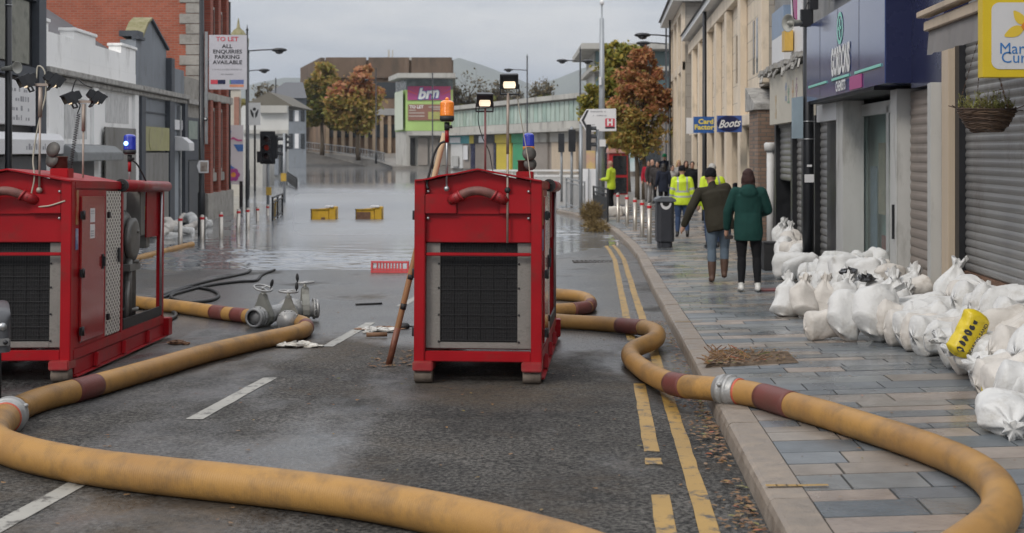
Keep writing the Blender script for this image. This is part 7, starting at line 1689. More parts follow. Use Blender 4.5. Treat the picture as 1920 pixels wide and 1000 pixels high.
# white horizontal barrier rails in front of the parade
t = thing('white_barrier', 'low white horizontal barrier rail across the road before the parade', 'barrier', W(1020, 345, 85)); q = MB()
for y in (320, 330): q.bar(W(905, y, 88), W(1092, y, 80), .06, .12)
for px in (915, 960, 1005, 1050, 1088): a = W(px, 319, 88 - (px - 905) * .043); q.bar(Vector((a.x, a.y, -.1)), a, .07, .07)
q.build('rails', M['white'], t)
t = thing('white_hoarding', 'white sheet hoarding beside the mast on the far pavement', 'hoarding', W(1108, 385, 48)); q = MB(); q.slab(W(1091, 378, 50), W(1118, 380, 49), W(1118, 317, 49), W(1091, 317, 50), .05); q.build('sheet', M['sign_white'], t)
q = MB(); [q.bar(W(px, 385, 49.3), W(px, 316, 49.3), .05, .05) for px in (1091, 1104, 1118)]; q.build('poles', M['steel'], t)
# red and white kiosk, dead clump, white bags, black planter box, red mat
d = 60; X = lambda px: (px - CX) * d / F; t = thing('kiosk', 'red and white street kiosk with dark glass behind the tree trunks', 'kiosk', W(1158, 350, d))
mb = MB(); mb.box(X(1142), X(1177), d, d + 1.2, .1, PZ(288, d)); mb.build('body', pmat('kiosk_red', (.4, .02, .025), .4), t)
mb = MB(); mb.prism([(X(1140), PZ(288, d) + .003), (X(1178), PZ(288, d) + .003), (X(1178), PZ(279, d)), (X(1172), PZ(274, d)), (X(1146), PZ(274, d)), (X(1141), PZ(279, d))], d - .1, d + 1.3); mb.build('roof', pmat('kiosk_cream', (.55, .42, .36), .5, c2=(.5, .2, .17), scale=1.2), t, bevel=.03)
mb = MB(); mb.box(X(1149), X(1175), d - .03, d - .003, PZ(328, d), PZ(292, d)); mb.box(X(1149), X(1175), d - .03, d - .003, .2, PZ(333, d)); mb.build('glazing', M['glass_dark'], t)
g = onground(1108, 440, 0, gz); t = thing('dead_clump', 'bushy clump of brown straw stranded at the kerb corner', 'debris', (g.x, g.y, 0))
STRAW = island_mat('straw', [(0, (.1, .068, .03)), (.4, (.2, .14, .055)), (.8, (.27, .2, .085)), (1, (.14, .1, .045))], rough=.8, scale=10)
rg = random.Random(12); mb = MB()
for k in range(1500):
    up_ = rg.random() < .62; c0 = Vector((g.x + .02, g.y, .5)) if up_ else Vector((g.x + .12, g.y - .3, .13))
    R0 = (.27, .22, .27) if up_ else (.36, .4, .15)
    v = Vector((rg.gauss(0, 1), rg.gauss(0, 1), rg.gauss(0, 1))).normalized() * rg.uniform(.5, 1.02); p = c0 + Vector((v.x * R0[0], v.y * R0[1], v.z * R0[2])); dr = (v + Vector((rg.gauss(0, .8), rg.gauss(0, .8), rg.gauss(0, .8) + .2))).normalized() * rg.uniform(.08, .24); sd = dr.cross(Vector((rg.gauss(0, 1), 1, .3))).normalized() * .012
    mb.add([p - sd, p + sd, p + dr], [(0, 1, 2)])
mb.tube([(g.x + .1, g.y, -.1), (g.x + .05, g.y, .35), (g.x + .02, g.y, .6)], [.14, .1, .08], 8); mb.build('straw', STRAW, t)
for (px, py, s, lab) in ((1146, 406, .8, 'flattened white sandbag by the farthest bollard of the pavement row'), (1163, 404, .6, 'small white sandbag behind the farthest pavement bollards')):
    g = onground(px, py); o = bpy.data.objects.new('sandbag', FLAT[1]); COL.objects.link(o); o.location = (g.x - .2, g.y, pz(g.x, g.y) + .12); o.rotation_euler = (0, R(88), .1); o.scale = (1.3 * s, 1.3 * s, 1.4 * s); tag(o, lab, 'sandbag')
mb = MB(); g = onground(1149, 396); mb.box(g.x - .14, g.x + .14, g.y, g.y + .25, pz(g.x, g.y), pz(g.x, g.y) + .13); mb.build('blue_crate', M['sign_blue'], label='small blue crate behind the flattened white sandbag', cat='crate', bevel=.02)
g = onground(1446, 508); mb = MB(); t = thing('black_box', 'plain black box on the pavement behind the woman in green', 'box', (g.x, g.y, pz(g.x, g.y))); mb.box(g.x - .11, g.x + .12, g.y, g.y + .3, pz(g.x, g.y), pz(g.x, g.y) + .42); mb.build('body', M['rubber'], t, bevel=.012); mb = MB(); mb.box(g.x - .12, g.x + .13, g.y - .01, g.y + .31, pz(g.x, g.y) + .421, pz(g.x, g.y) + .45); mb.build('lid', M['black_metal'], t, bevel=.008)
g = onground(1447, 545); mb = MB(); mb.prism([(g.x - .22, g.y - .14), (g.x + .25, g.y - .1), (g.x + .24, g.y + .16), (g.x - .2, g.y + .14)], pz(g.x, g.y) + .002, pz(g.x, g.y) + .02, plane='xy'); mb.build('doormat', pmat('wet_red_mat', (.16, .05, .05), .5, var=.3), label='wet red doormat on the pavement behind the woman in green', cat='mat', bevel=.004)
# to-let board on its stand-off
d = 36; X = lambda px: (px - CX) * d / F; t = thing('letting_board', 'white TO LET board with red heading, fixed to the brick house', 'sign', W(428, 168, d))
mb = MB(); mb.box(X(392.5), X(463), d - .03, d, PZ(168, d), PZ(66, d)); mb.build('board', pmat('board_lilac_white', (.5, .49, .53), .4, var=.04), t)
def ln(s_, px, py, size, mat, xs=1.0, bold=.02):
    q = MB(); q.text(s_, (X(px), d - .036, PZ(py, d)), (1, 0, 0), (0, 0, 1), size, bold=bold, depth=0, xs=xs); q.build('lettering', mat, t)
ln('TO LET', 426.5, 74, .17, M['txt_red'], 1.12); ln('ALL', 426.5, 87.5, .155, M['txt_black'], 1.15); ln('ENQUIRIES', 427, 97.5, .15, M['txt_black'], 1.12); ln('PARKING', 426.5, 107.5, .15, M['txt_black'], 1.12); ln('AVAILABLE', 427, 117.5, .15, M['txt_black'], 1.12)
q = MB(); rgx = random.Random(5)
for a, b_, y in ((399, 454, 130.5), (415, 438, 139.5)):
    px = a
    while px < b_: q.box(X(px), X(px + 1.3), d - .036, d - .031, PZ(y + 1.1, d), PZ(y - 1.1, d)); px += rgx.choice((2, 2, 3.4))
q.build('worn_lettering', M['txt_grey'], t)
for a, b_, y0, y1, c in ((395.5, 408.5, 150, 158, M['txt_red']), (408.7, 423, 150, 158, M['navy']), (431, 432.5, 150, 158, M['green']), (433, 457.5, 150, 158, pmat('agent_blue', (.1, .14, .34), .5)), (431, 457.5, 159, 163.5, pmat('agent_orange', (.6, .25, .15), .5))):
    q = MB(); q.box(X(a), X(b_), d - .036, d - .031, PZ(y1, d), PZ(y0, d)); q.build('agent_mark', c, t)
q = MB(); q.tube([(X(462), d + .03, PZ(168, d)), (X(462), d + .03, -.4)], .03, 8) ; q.bar((X(392.5), d + .02, PZ(110, d)), (Lf(.2, 40.3, 0).x, 40.2, PZ(110, d)), .05, .05); q.build('stand_off', M['black_metal'], t)
# mural banner, hands sign
d = 50; X = lambda px: (px - CX) * d / F; t = thing('mural_banner', 'tall white banner painted with blue shapes and a magenta flower, standing in the flood', 'banner', W(441, 350, d))
mb = MB(); mb.box(X(426.5), X(456), d, d + .06, PZ(346, d), PZ(235, d)); mb.build('sheet', M['sign_white'], t)
PK = pmat('mural_pink', (.55, .12, .28), .5); BL = pmat('mural_blue', (.07, .2, .5), .5); OR = pmat('mural_orange', (.7, .3, .07), .5); MG = pmat('mural_magenta', (.42, .08, .3), .5)
def poly(pts, mat, name): q = MB(); q.prism([(X(a), PZ(b_, d)) for a, b_ in pts], d - .012 - .002 * len(t.children), d - .004, plane='xz'); q.build(name, mat, t)
poly([(427, 246), (434, 246), (428, 262)], BL, 'blue_shape'); poly([(438, 271), (456, 271), (456, 284), (446, 284)], BL, 'blue_shape'); poly([(427, 302), (434, 311), (441, 316), (428, 318)], BL, 'blue_shape')
poly([(429, 264), (437, 257), (447, 262), (454, 262), (454, 265), (445, 265), (437, 261)], PK, 'pink_stroke')
for k in range(6):
    a = k * 1.047; cx_, cy_ = 438 + 7 * math.cos(a), 328 + 7.5 * math.sin(a); poly([(cx_ + 5.4 * math.cos(j * .785), cy_ + 5.4 * math.sin(j * .785)) for j in range(8)], MG, 'petal')
poly([(438 + 5 * math.cos(j * .785), 328 + 5 * math.sin(j * .785)) for j in range(8)], OR, 'flower_heart')
mb = MB(); [mb.bar((X(px), d + .03, -.4), (X(px), d + .03, PZ(340, d)), .12, .12) for px in (430, 452)]; mb.build('leg', M['black_metal'], t)
d = 70; X = lambda px: (px - CX) * d / F; t = thing('hands_sign', 'white sign with a dark emblem of cupped hands', 'sign', W(476, 235, d)); mb = MB(); mb.box(X(466.5), X(488), d, d + .05, PZ(235, d), PZ(193, d)); mb.build('board', M['sign_white'], t)
mb = MB()
for s in (-1, 1): mb.prism([(X(477 + s * a), PZ(b_, d)) for a, b_ in ((1.5, 222), (1.5, 213), (4, 209), (7, 205), (8, 207), (6.5, 213), (5, 218))], d - .01, d - .003)
mb.prism([(X(477 + 3.2 * math.cos(k * .785)), PZ(205 - 3.2 * math.sin(k * .785), d)) for k in range(8)], d - .01, d - .003); mb.build('emblem', M['txt_black'], t)
mb = MB(); mb.box(X(475.5), X(478.5), d + .06, d + .2, -.4, PZ(195, d)); mb.build('post', M['black_metal'], t)
mb = MB(); mb.box(W(448, 0, 80).x, W(492, 0, 80).x, 80, 84, -.5, 2.9); mb.build('shop_row', M['conc'], label='pale low shop wall behind the hands sign', cat='building')

# grey mudguard and tyre of a trailer at the left edge, turned along the sight line
d = 7.7; o_ = W(20, 600, d); gzz = gz(o_.x, d); t = thing('trailer_wheel', 'grey trailer mudguard and black tyre cut by the left edge', 'trailer', (o_.x, d, gzz))
ca, sa = math.cos(R(23)), math.sin(R(23))
TR = lambda x, y, z: Vector((o_.x + ca * x - sa * y, d + sa * x + ca * y, gzz + z))
mb = MB(); mb.lathe([(.19, -.09), (.285, -.1), (.31, -.07), (.313, 0), (.31, .07), (.285, .1), (.19, .09)], (-.15, .36, .31), axis=(1, 0, 0), n=36)
mb.v = [TR(*v) for v in mb.v]; mb.build('tyre', pmat('tyre_rubber', (.012, .012, .013), .7), t)
mb = MB(); mb.lathe([(.05, -.08), (.185, -.07), (.185, .07), (.05, .08)], (-.15, .36, .31), axis=(1, 0, 0), n=24); mb.v = [TR(*v) for v in mb.v]; mb.build('rim', M['steel'], t)
zb, zt = PZ(661, d) - gzz, PZ(584, d) - gzz
mb = MB(TR); n = 12; vs = []
path = [(.0, zb), (.0, zb + .05), (.0, zt - .06), (.015, zt - .025), (.05, zt)] + [(.05 + .6 * k / 5, zt + .02 * math.sin(k / 5 * 3.14)) for k in range(1, 6)]
for y, z in path:
    for fx, dy, dz in ((-.32, 0, 0), (-.05, 0, 0), (-.025, .004, -.002), (-.008, .02, -.006), (0, .05, -.015)):
        e_ = 1 if z > zt - .04 else 0; vs.append((fx, y + (0 if e_ else dy), z + dz * e_))
mb.add(vs, [(j * 5 + i, j * 5 + i + 1, (j + 1) * 5 + i + 1, (j + 1) * 5 + i) for j in range(len(path) - 1) for i in range(4)], 0, True)
mb.build('mudguard', pmat('mudguard_grey', (.065, .068, .075), .42, var=.15, scale=5), t)
mb = MB(); mb.lathe([(.024, 0), (.024, .008), (.001, .01)], (-.045, -.003, PZ(612, d) - gzz), axis=(0, -1, 0), n=18); mb.v = [TR(*v) for v in mb.v]; mb.build('reflector', M['steel'], t)
mb = MB(TR); mb.box(-.16, -.006, -.014, -.003, PZ(648, d) - gzz, PZ(634, d) - gzz); mb.build('bolt_plate', pmat('plate_grey', (.2, .2, .2), .5, .3), t, bevel=.004)
mb = MB(); mb.lathe([(.014, 0), (.014, .007), (.001, .008)], (-.03, -.015, PZ(641, d) - gzz), axis=(0, -1, 0), n=12); mb.v = [TR(*v) for v in mb.v]; mb.build('bolt', M['black_metal'], t)
# ================================================================== trees
BARK = pmat('bark', (.085, .065, .045), .9, var=.35, scale=6, bump=.8, bscale=18, stretch=(1, 1, .3))
L_RUST = None
def leaf_stops(cs): return [(i / max(1, len(cs) - 1), c) for i, c in enumerate(cs)]
L_RED = island_mat('autumn_red_leaves', leaf_stops([(.46, .15, .09), (.42, .2, .075), (.52, .24, .12), (.34, .25, .08), (.48, .19, .11), (.42, .26, .09), (.52, .22, .13)]), rough=.6, scale=2, trans=.4)
L_OLIVE = island_mat('yellow_green_leaves', leaf_stops([(.15, .18, .03), (.24, .25, .045), (.33, .29, .05), (.4, .3, .055), (.18, .2, .035), (.44, .33, .07)]), rough=.6, scale=2, trans=.4)
L_GREEN = island_mat('dull_green_leaves', leaf_stops([(.08, .11, .025), (.13, .15, .03), (.19, .17, .04), (.24, .18, .045), (.09, .1, .02)]), rough=.6, scale=2, trans=.4)
L_RUST = island_mat('rusty_leaves', leaf_stops([(.42, .29, .075), (.46, .3, .09), (.31, .28, .065), (.48, .27, .1), (.42, .33, .09), (.27, .27, .065), (.34, .33, .08)]), rough=.6, scale=2, trans=.4)
L_DRY = island_mat('sparse_dry_leaves', leaf_stops([(.12, .1, .06), (.16, .12, .06), (.09, .085, .05)]), rough=.7, scale=2)
def tree(name, label, base, h, blobs, mat, n, ls, seed, trunk_r=.12, trunks=None, cat='tree', limb_n=16, mat2=None, zsplit=0.0, zband=1.0):
    """blobs: crown lobes (x, y, z, rx, ry, rz) relative to the base"""
    rg = random.Random(seed); base = Vector(base); t = thing(name, label, cat, tuple(base))
    mb = MB()
    for (tx, ty, r) in (trunks or [(0, 0, trunk_r)]):
        top = Vector((blobs[0][0] * .6 + tx, blobs[0][1], h * .8)); b0 = Vector((tx, ty, -.1))
        pts = [b0 + (top - b0) * k / 8 + Vector((rg.uniform(-.05, .05), rg.uniform(-.05, .05), 0)) * (k > 0) * h * .06 for k in range(9)]
        mb.tube([base + p for p in pts], [r * (1.25 - 1.0 * k / 8) for k in range(9)], 9)
        for _ in range(limb_n):
            k = rg.randint(3, 7); p = pts[k]; bl = rg.choice(blobs); v = Vector((rg.gauss(0, 1), rg.gauss(0, 1), rg.gauss(0, 1))).normalized()
            q = Vector((bl[0] + v.x * bl[3] * .8, bl[1] + v.y * bl[4] * .8, bl[2] + v.z * bl[5] * .8)); m_ = p.lerp(q, .5) + Vector((0, 0, -.04 * h * rg.random())) 
            mb.tube([base + p, base + m_, base + q], [r * .38, r * .22, r * .07], 5)
            for _ in range(3):
                e_ = q + Vector((rg.gauss(0, 1), rg.gauss(0, 1), rg.gauss(.3, 1))) * bl[3] * .25; mb.tube([base + m_.lerp(q, rg.uniform(.3, 1)), base + e_], [r * .1, r * .04], 4, caps=False)
    mb.build('trunk', BARK, t)
    mb = MB()
    clumps = []
    for bl in blobs:
        for _ in range(max(6, int(40 * bl[3] * bl[5] / (blobs[0][3] * blobs[0][5])))):
            v = Vector((rg.gauss(0, 1), rg.gauss(0, 1), rg.gauss(0, 1))).normalized() * rg.uniform(.35, 1.0) ** .6
            clumps.append((Vector((bl[0] + v.x * bl[3], bl[1] + v.y * bl[4], bl[2] + v.z * bl[5])), bl[3] * rg.uniform(.2, .38)))
    for k in range(n):
        c, r = rg.choice(clumps); p = base + c + Vector((rg.gauss(0, .6), rg.gauss(0, .6), rg.gauss(0, .5))) * r
        a = Vector((rg.gauss(0, 1), rg.gauss(0, 1), rg.gauss(0, .8))).normalized() * ls * rg.uniform(.5, 1.2); b_ = a.cross(Vector((rg.gauss(0, 1), rg.gauss(0, 1), 1))).normalized() * a.length * .62
        mb.add([p - a, p - b_ * .9 + a * .1, p + a, p + b_ + a * .15], [(0, 1, 2, 3)], 1 if mat2 and (p.z - base.z) + rg.gauss(0, .35) * zband + zband * mnoise.noise(p * .6) < zsplit else 0)
    mb.build('crown', [mat, mat2] if mat2 else mat, t); return t
def blob_px(pxs, d, base):
    o = []
    for (px, py, rx, ry) in pxs:
        c = W(px, py, d) - Vector(base); s = d / F; o.append((c.x, rg_.uniform(-.4, .4) * rx * s * .4, c.z, rx * s, rx * s * .8, ry * s))
    return o
rg_ = random.Random(30)
b0 = (W(1178, HY, 64).x, 64, .15); tree('street_tree', 'yellow-green street tree behind the red one, left of the mast', b0, 7.5, blob_px([(1165, 150, 42, 62), (1125, 195, 36, 45), (1190, 100, 24, 26), (1160, 235, 45, 40), (1110, 185, 22, 22), (1150, 100, 18, 24)], 64, b0), L_OLIVE, 12000, .14, 3, .13)
b0 = (W(1202, HY, 54).x, 54, .14); tree('street_tree', 'red and orange street tree in front of the cream tower', b0, 6.5, blob_px([(1198, 190, 38, 56), (1232, 196, 26, 30), (1166, 215, 30, 36), (1206, 112, 22, 26), (1186, 140, 26, 28), (1198, 262, 46, 24), (1246, 240, 20, 22), (1150, 258, 18, 18), (1222, 150, 24, 26)], 54, b0), L_RED, 13000, .105, 5, .11, trunks=[(-.16, 0, .09), (.14, .1, .085)], mat2=L_RUST, zsplit=4.0, zband=1.3)
b0 = (W(604, HY, 205).x, 205, 1.6); tree('street_tree', 'tall dull green street tree at the far left of the brown office block', b0, 14, blob_px([(603, 190, 30, 40), (612, 150, 20, 30), (588, 215, 22, 26), (625, 215, 18, 26), (590, 165, 16, 22)], 205, b0), L_RUST, 20000, .45, 7, .32, mat2=L_GREEN, zsplit=11.2, zband=2.2)
b0 = (W(672, HY, 185).x, 185, .9); tree('street_tree', 'rusty orange street tree in front of the brown office block', b0, 13, blob_px([(665, 192, 42, 46), (680, 148, 24, 24), (640, 205, 26, 34), (698, 192, 20, 36), (662, 226, 36, 20)], 185, b0), L_RED, 18000, .42, 9, .3, mat2=L_RUST, zsplit=9.6, zband=1.6)
for k, (px, d, rad, top, lab, n) in enumerate(((880, 240, 38, 138, 'bare rounded tree nearest the brown block behind the parade', 900), (935, 235, 18, 150, 'bare narrow tree behind the middle of the parade', 380), (1018, 238, 24, 146, 'bare round tree right of the arm lamp behind the parade', 800), (848, 236, 16, 158, 'thin bare tree half behind the lime corner shop', 260), (962, 246, 20, 158, 'faint bare tree behind the floodlight mast', 300), (500, 235, 24, 152, 'bare tree above the brown roof of the white low shops', 500))):
    b0 = (W(px, HY, d).x, d, 3.0); s = d / F
    tree('bare_tree', lab, b0, PZ(top, d) - 3, blob_px([(px, top + rad * .8, rad, rad * .7), (px - rad * .5, top + rad * 1.3, rad * .6, rad * .5), (px + rad * .5, top + rad * 1.2, rad * .6, rad * .5)], d, b0), L_DRY, n, .3, 20 + k, .3, limb_n=34)
mb = MB(); rg = random.Random(40)
for k in range(5200):
    px = rg.choice((rg.uniform(850, 1090), rg.uniform(430, 560), rg.uniform(430, 560))); d = rg.uniform(228, 260); py = 200 - 18 * mnoise.noise(Vector((px * .02, 3, 1))) + rg.uniform(-12, 40); p = W(px, py, d)
    a = Vector((rg.gauss(0, 1), rg.gauss(0, 1), rg.gauss(0, 1))).normalized() * rg.uniform(.3, .8); b_ = a.cross(Vector((rg.gauss(0, 1), 1, rg.gauss(0, 1)))).normalized() * a.length * .7; mb.add([p - a, p - b_, p + a, p + b_], [(0, 1, 2, 3)])
mb.build('far_wood', L_GREEN, kind='stuff', recenter=False)
mb = MB(); mb.prism([(W(850, 0, 235).x, 3), (W(1010, 0, 235).x, 3), (W(960, 0, 235).x, PZ(183, 235)), (W(900, 0, 235).x, PZ(181, 235))], 236, 250); mb.build('barn_roof', pmat('mossy_far_roof', (.16, .15, .08), .8, var=.3, scale=.4), label='low mossy roof showing behind the mint clad parade', cat='roof')

# ================================================================== people
SKIN = pmat('skin', (.42, .24, .17), .5, var=.06, scale=12)
def cloth(name, c, **k): return pmat('cloth_' + name, c, .85, var=.14, scale=7, bump=.35, bscale=9, spec=.2, **k)
HV = pmat('hi_vis_jacket', (.56, .72, .03), .6, var=.08, scale=6, bump=.3, bscale=9); REFL = pmat('reflective_tape', (.42, .44, .46), .35, .3)
def limb(mb, pts, rs, n=12, fl=1.0): mb.tube(pts, rs, n, flat=fl); [mb.ball(p, (r, r, r), 10, 6) for p, r in ((pts[0], rs[0]), (pts[-1], rs[-1]))]
def person(label, loc, facing, H, top, legs, hair, shoes, pose=None, hat=None, hood=None, hv=False, long=0.0, voxel=.013, hair_len=.02, bald=False, fingers=False, group=None, bag=None, slim=1.0, boots=False):
    """local axes: +y is where the body faces, x to its right, z up, built for 1.75 m and scaled"""
    P = dict(pel=(0, 0, .95), chest=(0, .02, 1.28), neck=(0, .0, 1.47), head=(0, .03, 1.63), shL=(-.185, 0, 1.42), shR=(.185, 0, 1.42), elL=(-.25, -.03, 1.14), elR=(.25, -.03, 1.14), wrL=(-.27, .06, .9), wrR=(.27, .06, .9),
             hipL=(-.095, 0, .92), hipR=(.095, 0, .92), knL=(-.1, .03, .5), knR=(.1, .03, .5), anL=(-.1, -.02, .08), anR=(.1, -.02, .08))
    P.update(pose or {}); P = {k: Vector(v) for k, v in P.items()}
    s = H / 1.75
    root = thing('person', label, 'person', tuple(loc), facing, group)
    segs = []   # (a, b, radius, material index) for colouring: 0 skin 1 top 2 legs 3 shoes
    mb = MB()
    up = (P['neck'] - P['pel']).normalized()
    def tors(m_, g=0.0, low=0.0, hem=None):
        pel, ch, nk = P['pel'], P['chest'], P['neck']; a = pel - up * (.06 + low)
        pts = [a, a.lerp(pel, .5), pel + up * .05, pel.lerp(ch, .55), ch, ch.lerp(nk, .5), nk - up * .045]
        w = [.155, .165, .155, .148, .17, .168, .09]; dp = .66
        for i in range(len(pts) - 1):
            pass
        n = 18; vs = []
        ax = (P['shR'] - P['shL']).normalized(); fwd = up.cross(ax).normalized()
        for p, w_ in zip(pts, w):
            w_ = w_ * slim + g
            for k in range(n):
                a_ = 2 * math.pi * k / n; ca, sa = math.cos(a_), math.sin(a_)
                vs.append(p + ax * (math.copysign(abs(ca) ** .85, ca) * w_) + fwd * (sa * (w_ * dp + g * .2)))
        m_.add(vs, [(j * n + k, j * n + (k + 1) % n, (j + 1) * n + (k + 1) % n, (j + 1) * n + k) for j in range(len(pts) - 1) for k in range(n)] + [tuple(reversed(range(n))), tuple((len(pts) - 1) * n + k for k in range(n))])
    tors(mb); segs.append((P['pel'], P['pel'] + up * .02, .15, 2)); segs.append((P['pel'] + up * .14, P['neck'] - up * .03, .16, 1))
    limb(mb, [P['neck'] - up * .06, P['head'] - (P['head'] - P['neck']) * .3], [.062, .055]); segs.append((P['neck'] + up * .03, P['head'], .055, 0))
    hd = P['head']; mb.ball(hd + Vector((0, .0, .03)), (.074, .092, .098), 18, 12); mb.ball(hd + Vector((0, .03, -.05)), (.056, .062, .068), 14, 9); segs.append((hd - Vector((0, 0, .08)), hd + Vector((0, 0, .1)), .09, 0))
    mb.ball(hd + Vector((0, .1, -.012)), (.014, .022, .022), 8, 6); mb.ball(hd + Vector((0, .092, -.065)), (.026, .014, .01), 8, 6)
    for sx in (-1, 1): mb.ball(hd + Vector((sx * .076, .0, -.005)), (.01, .02, .03), 8, 6)
    for sd in 'LR':
        sh, el, wr, hp, kn, an = (P[k + sd] for k in ('sh', 'el', 'wr', 'hip', 'kn', 'an'))
        limb(mb, [sh, sh.lerp(el, .5), el], [.058, .052, .043]); limb(mb, [el, el.lerp(wr, .4), wr], [.043, .041, .029]); segs += [(sh, el, .055, 1), (el, wr, .042, 1)]
        limb(mb, [hp, hp.lerp(kn, .5), kn], [.088 * slim, .08 * slim, .06 * slim]); limb(mb, [kn, kn.lerp(an, .35), an], [.058 * slim, .06 * slim, .04 * slim]); segs += [(hp, kn, .08, 2), (kn, an + (kn - an) * (.5 if boots else .2), .055, 2)]
        if boots: limb(mb, [an + (kn - an) * .45, an + (kn - an) * .2, an], [.066, .058, .05]); segs.append((an + (kn - an) * .45, an, .062, 3))
        # foot, pointing the way the shin leans
        shin = (an - kn).normalized(); ft = Vector((0, 1, 0)); toe_drop = max(-.4, min(.75, -shin.y * 1.0)) if shin.y < 0 else 0
        tip = an + Vector((.01 * (1 if sd == 'R' else -1), .165 * math.cos(toe_drop), -.045 - .16 * math.sin(toe_drop)))
        limb(mb, [an + Vector((0, -.04, -.035)), an.lerp(tip, .5) + Vector((0, 0, -.015)), tip], [.042, .044, .032]); segs.append((an + Vector((0, -.05, -.04)), tip, .045, 3)); segs.append((an, an + Vector((0, 0, -.02)), .05, 3))
        # hand: palm, four fingers of unequal length, thumb off its side
        fa = (wr - el).normalized(); sid = fa.cross(Vector((0, 1, 0)));
        sid = sid.normalized() if sid.length > .1 else Vector((1, 0, 0)); crl = sid.cross(fa).normalized()
        crl = Vector((0, .9, .2)).normalized() if crl.y < 0 else crl
        pc = wr + fa * .055; limb(mb, [wr, pc, wr + fa * .09], [.027, .034, .033]); segs.append((wr + fa * .01, wr + fa * .2, .04, 0))
        if fingers:
            for k, (o, l) in enumerate(((-.027, .068), (-.009, .078), (.009, .074), (.026, .058))):
                k0 = wr + fa * .085 + crl * 0 + Vector((0, 1, 0)) * o; k1 = k0 + fa * l * .5 + sid * (-.012 if sd == 'L' else .012); k2 = k1 + fa * l * .35 + sid * (-.028 if sd == 'L' else .028) * -1
                limb(mb, [k0, k1, k2], [.0105, .0095, .0085], 8)
            k0 = wr + fa * .03 + Vector((0, .028, 0)); limb(mb, [k0, k0 + fa * .035 + Vector((0, .026, 0)), k0 + fa * .065 + Vector((0, .03, 0))], [.013, .0115, .01], 8)
        else:
            limb(mb, [wr + fa * .08, wr + fa * .13 + crl * .015, wr + fa * .155 + crl * .04], [.032, .026, .016]); limb(mb, [wr + fa * .03 + Vector((0, .03, 0)), wr + fa * .075 + Vector((0, .05, 0))], [.013, .011], 8)
    me = remeshed(mb, voxel, 4, 'person_body')
    for m_ in (SKIN, top, legs, shoes, pmat('eye_dark', (.02, .015, .012), .3)): me.materials.append(m_)
    nF = len(me.polygons); C_ = np.zeros(nF * 3); me.polygons.foreach_get('center', C_); C_ = C_.reshape(-1, 3); best = np.full(nF, 1e9); idx = np.zeros(nF, int)
    for a, b_, r, mi in segs:
        a = np.array(a); ab = np.array(b_) - a; L2 = max(1e-9, (ab ** 2).sum()); t = np.clip(((C_ - a) @ ab) / L2, 0, 1); dd = np.linalg.norm(C_ - a - t[:, None] * ab, axis=1) / r
        w = dd < best; best[w] = dd[w]; idx[w] = mi
    for sx in (-1, 1):
        e_ = np.array(hd + Vector((sx * .033, .088, .02))); idx[np.linalg.norm(C_ - e_, axis=1) < .014] = 4
    me.polygons.foreach_set('material_index', idx.tolist()); me.polygons.foreach_set('use_smooth', [True] * nF)
    for v in me.vertices: v.co *= s
    o = bpy.data.objects.new('body', me); COL.objects.link(o); o.parent = root
    # jacket with sleeves, its own child
    mb = MB(); g = .03; tors(mb, g, long)
    for sd in 'LR':
        sh, el, wr = (P[k + sd] for k in ('sh', 'el', 'wr')); fa = (wr - el).normalized()
        limb(mb, [sh + Vector((0, 0, -.0)), sh.lerp(el, .5), el], [.082, .076, .066]); limb(mb, [el, el.lerp(wr, .5), wr - fa * .01], [.066, .062, .052])
        limb(mb, [P['neck'] - up * .05, sh], [.07, .078])
    limb(mb, [P['neck'] - up * .05, P['neck'] + up * .015], [.078, .07])
    if hood: mb.ball(P['neck'] + Vector((0, -.1, -.045)), (.125, .06, .1), 14, 8); mb.ball(P['neck'] + Vector((0, -.06, .015)), (.11, .08, .06), 14, 8)
    for v in mb.v: # soft folds
        f = mnoise.noise(Vector((v.x * 9 + H * 7, v.y * 9, v.z * 7))) * .012 + mnoise.noise(Vector((v.x * 3, v.y * 3 + H, v.z * 22))) * .006; v += (v - (P['pel'] + up * (v - P['pel']).dot(up))).normalized() * f if (v - P['pel']).length > .01 else Vector((0, 0, 0))
    me = remeshed(mb, voxel * 1.1, 3, 'jacket'); me.materials.append(HV if hv else top); me.materials.append(REFL); me.materials.append(pmat('jacket_seam', (.01, .011, .012), .8))
    nF = len(me.polygons); C_ = np.zeros(nF * 3); me.polygons.foreach_get('center', C_); C_ = C_.reshape(-1, 3); idx = np.zeros(nF, int)
    hgt = (C_ - np.array(P['pel'])) @ np.array(up); axx = (P['shR'] - P['shL']).normalized(); lat = (C_ - np.array(P['pel'])) @ np.array(axx)
    if hv:
        def near(a, b_):
            a = np.array(a); ab = np.array(b_) - a; t = ((C_ - a) @ ab) / (ab ** 2).sum(); tc_ = np.clip(t, 0, 1); return t, np.linalg.norm(C_ - a - tc_[:, None] * ab, axis=1)
        arm = np.zeros(nF, bool)
        for sd in 'LR':
            t1, d1 = near(P['sh' + sd], P['el' + sd]); t2, d2 = near(P['el' + sd], P['wr' + sd]); m_ = ((np.minimum(d1, d2) < .095) & (abs(lat) > .15)); arm |= m_
            idx[m_ & (d1 <= d2) & (t1 > .72) & (t1 < .92)] = 1; idx[m_ & (d2 < d1) & (t2 > .28) & (t2 < .48)] = 1
        tz = ~arm
        idx[tz & (((hgt > .03) & (hgt < .075)) | ((hgt > .155) & (hgt < .2)))] = 1; idx[tz & (hgt > .2) & (abs(abs(lat) - .115) < .02)] = 1
    me.polygons.foreach_set('material_index', idx.tolist()); me.polygons.foreach_set('use_smooth', [True] * nF)
    for v in me.vertices: v.co *= s
    jo = bpy.data.objects.new('jacket', me); COL.objects.link(jo); jo.parent = root
    # hair or hat
    mb = MB(); hc = hd + Vector((0, -.012, .045))
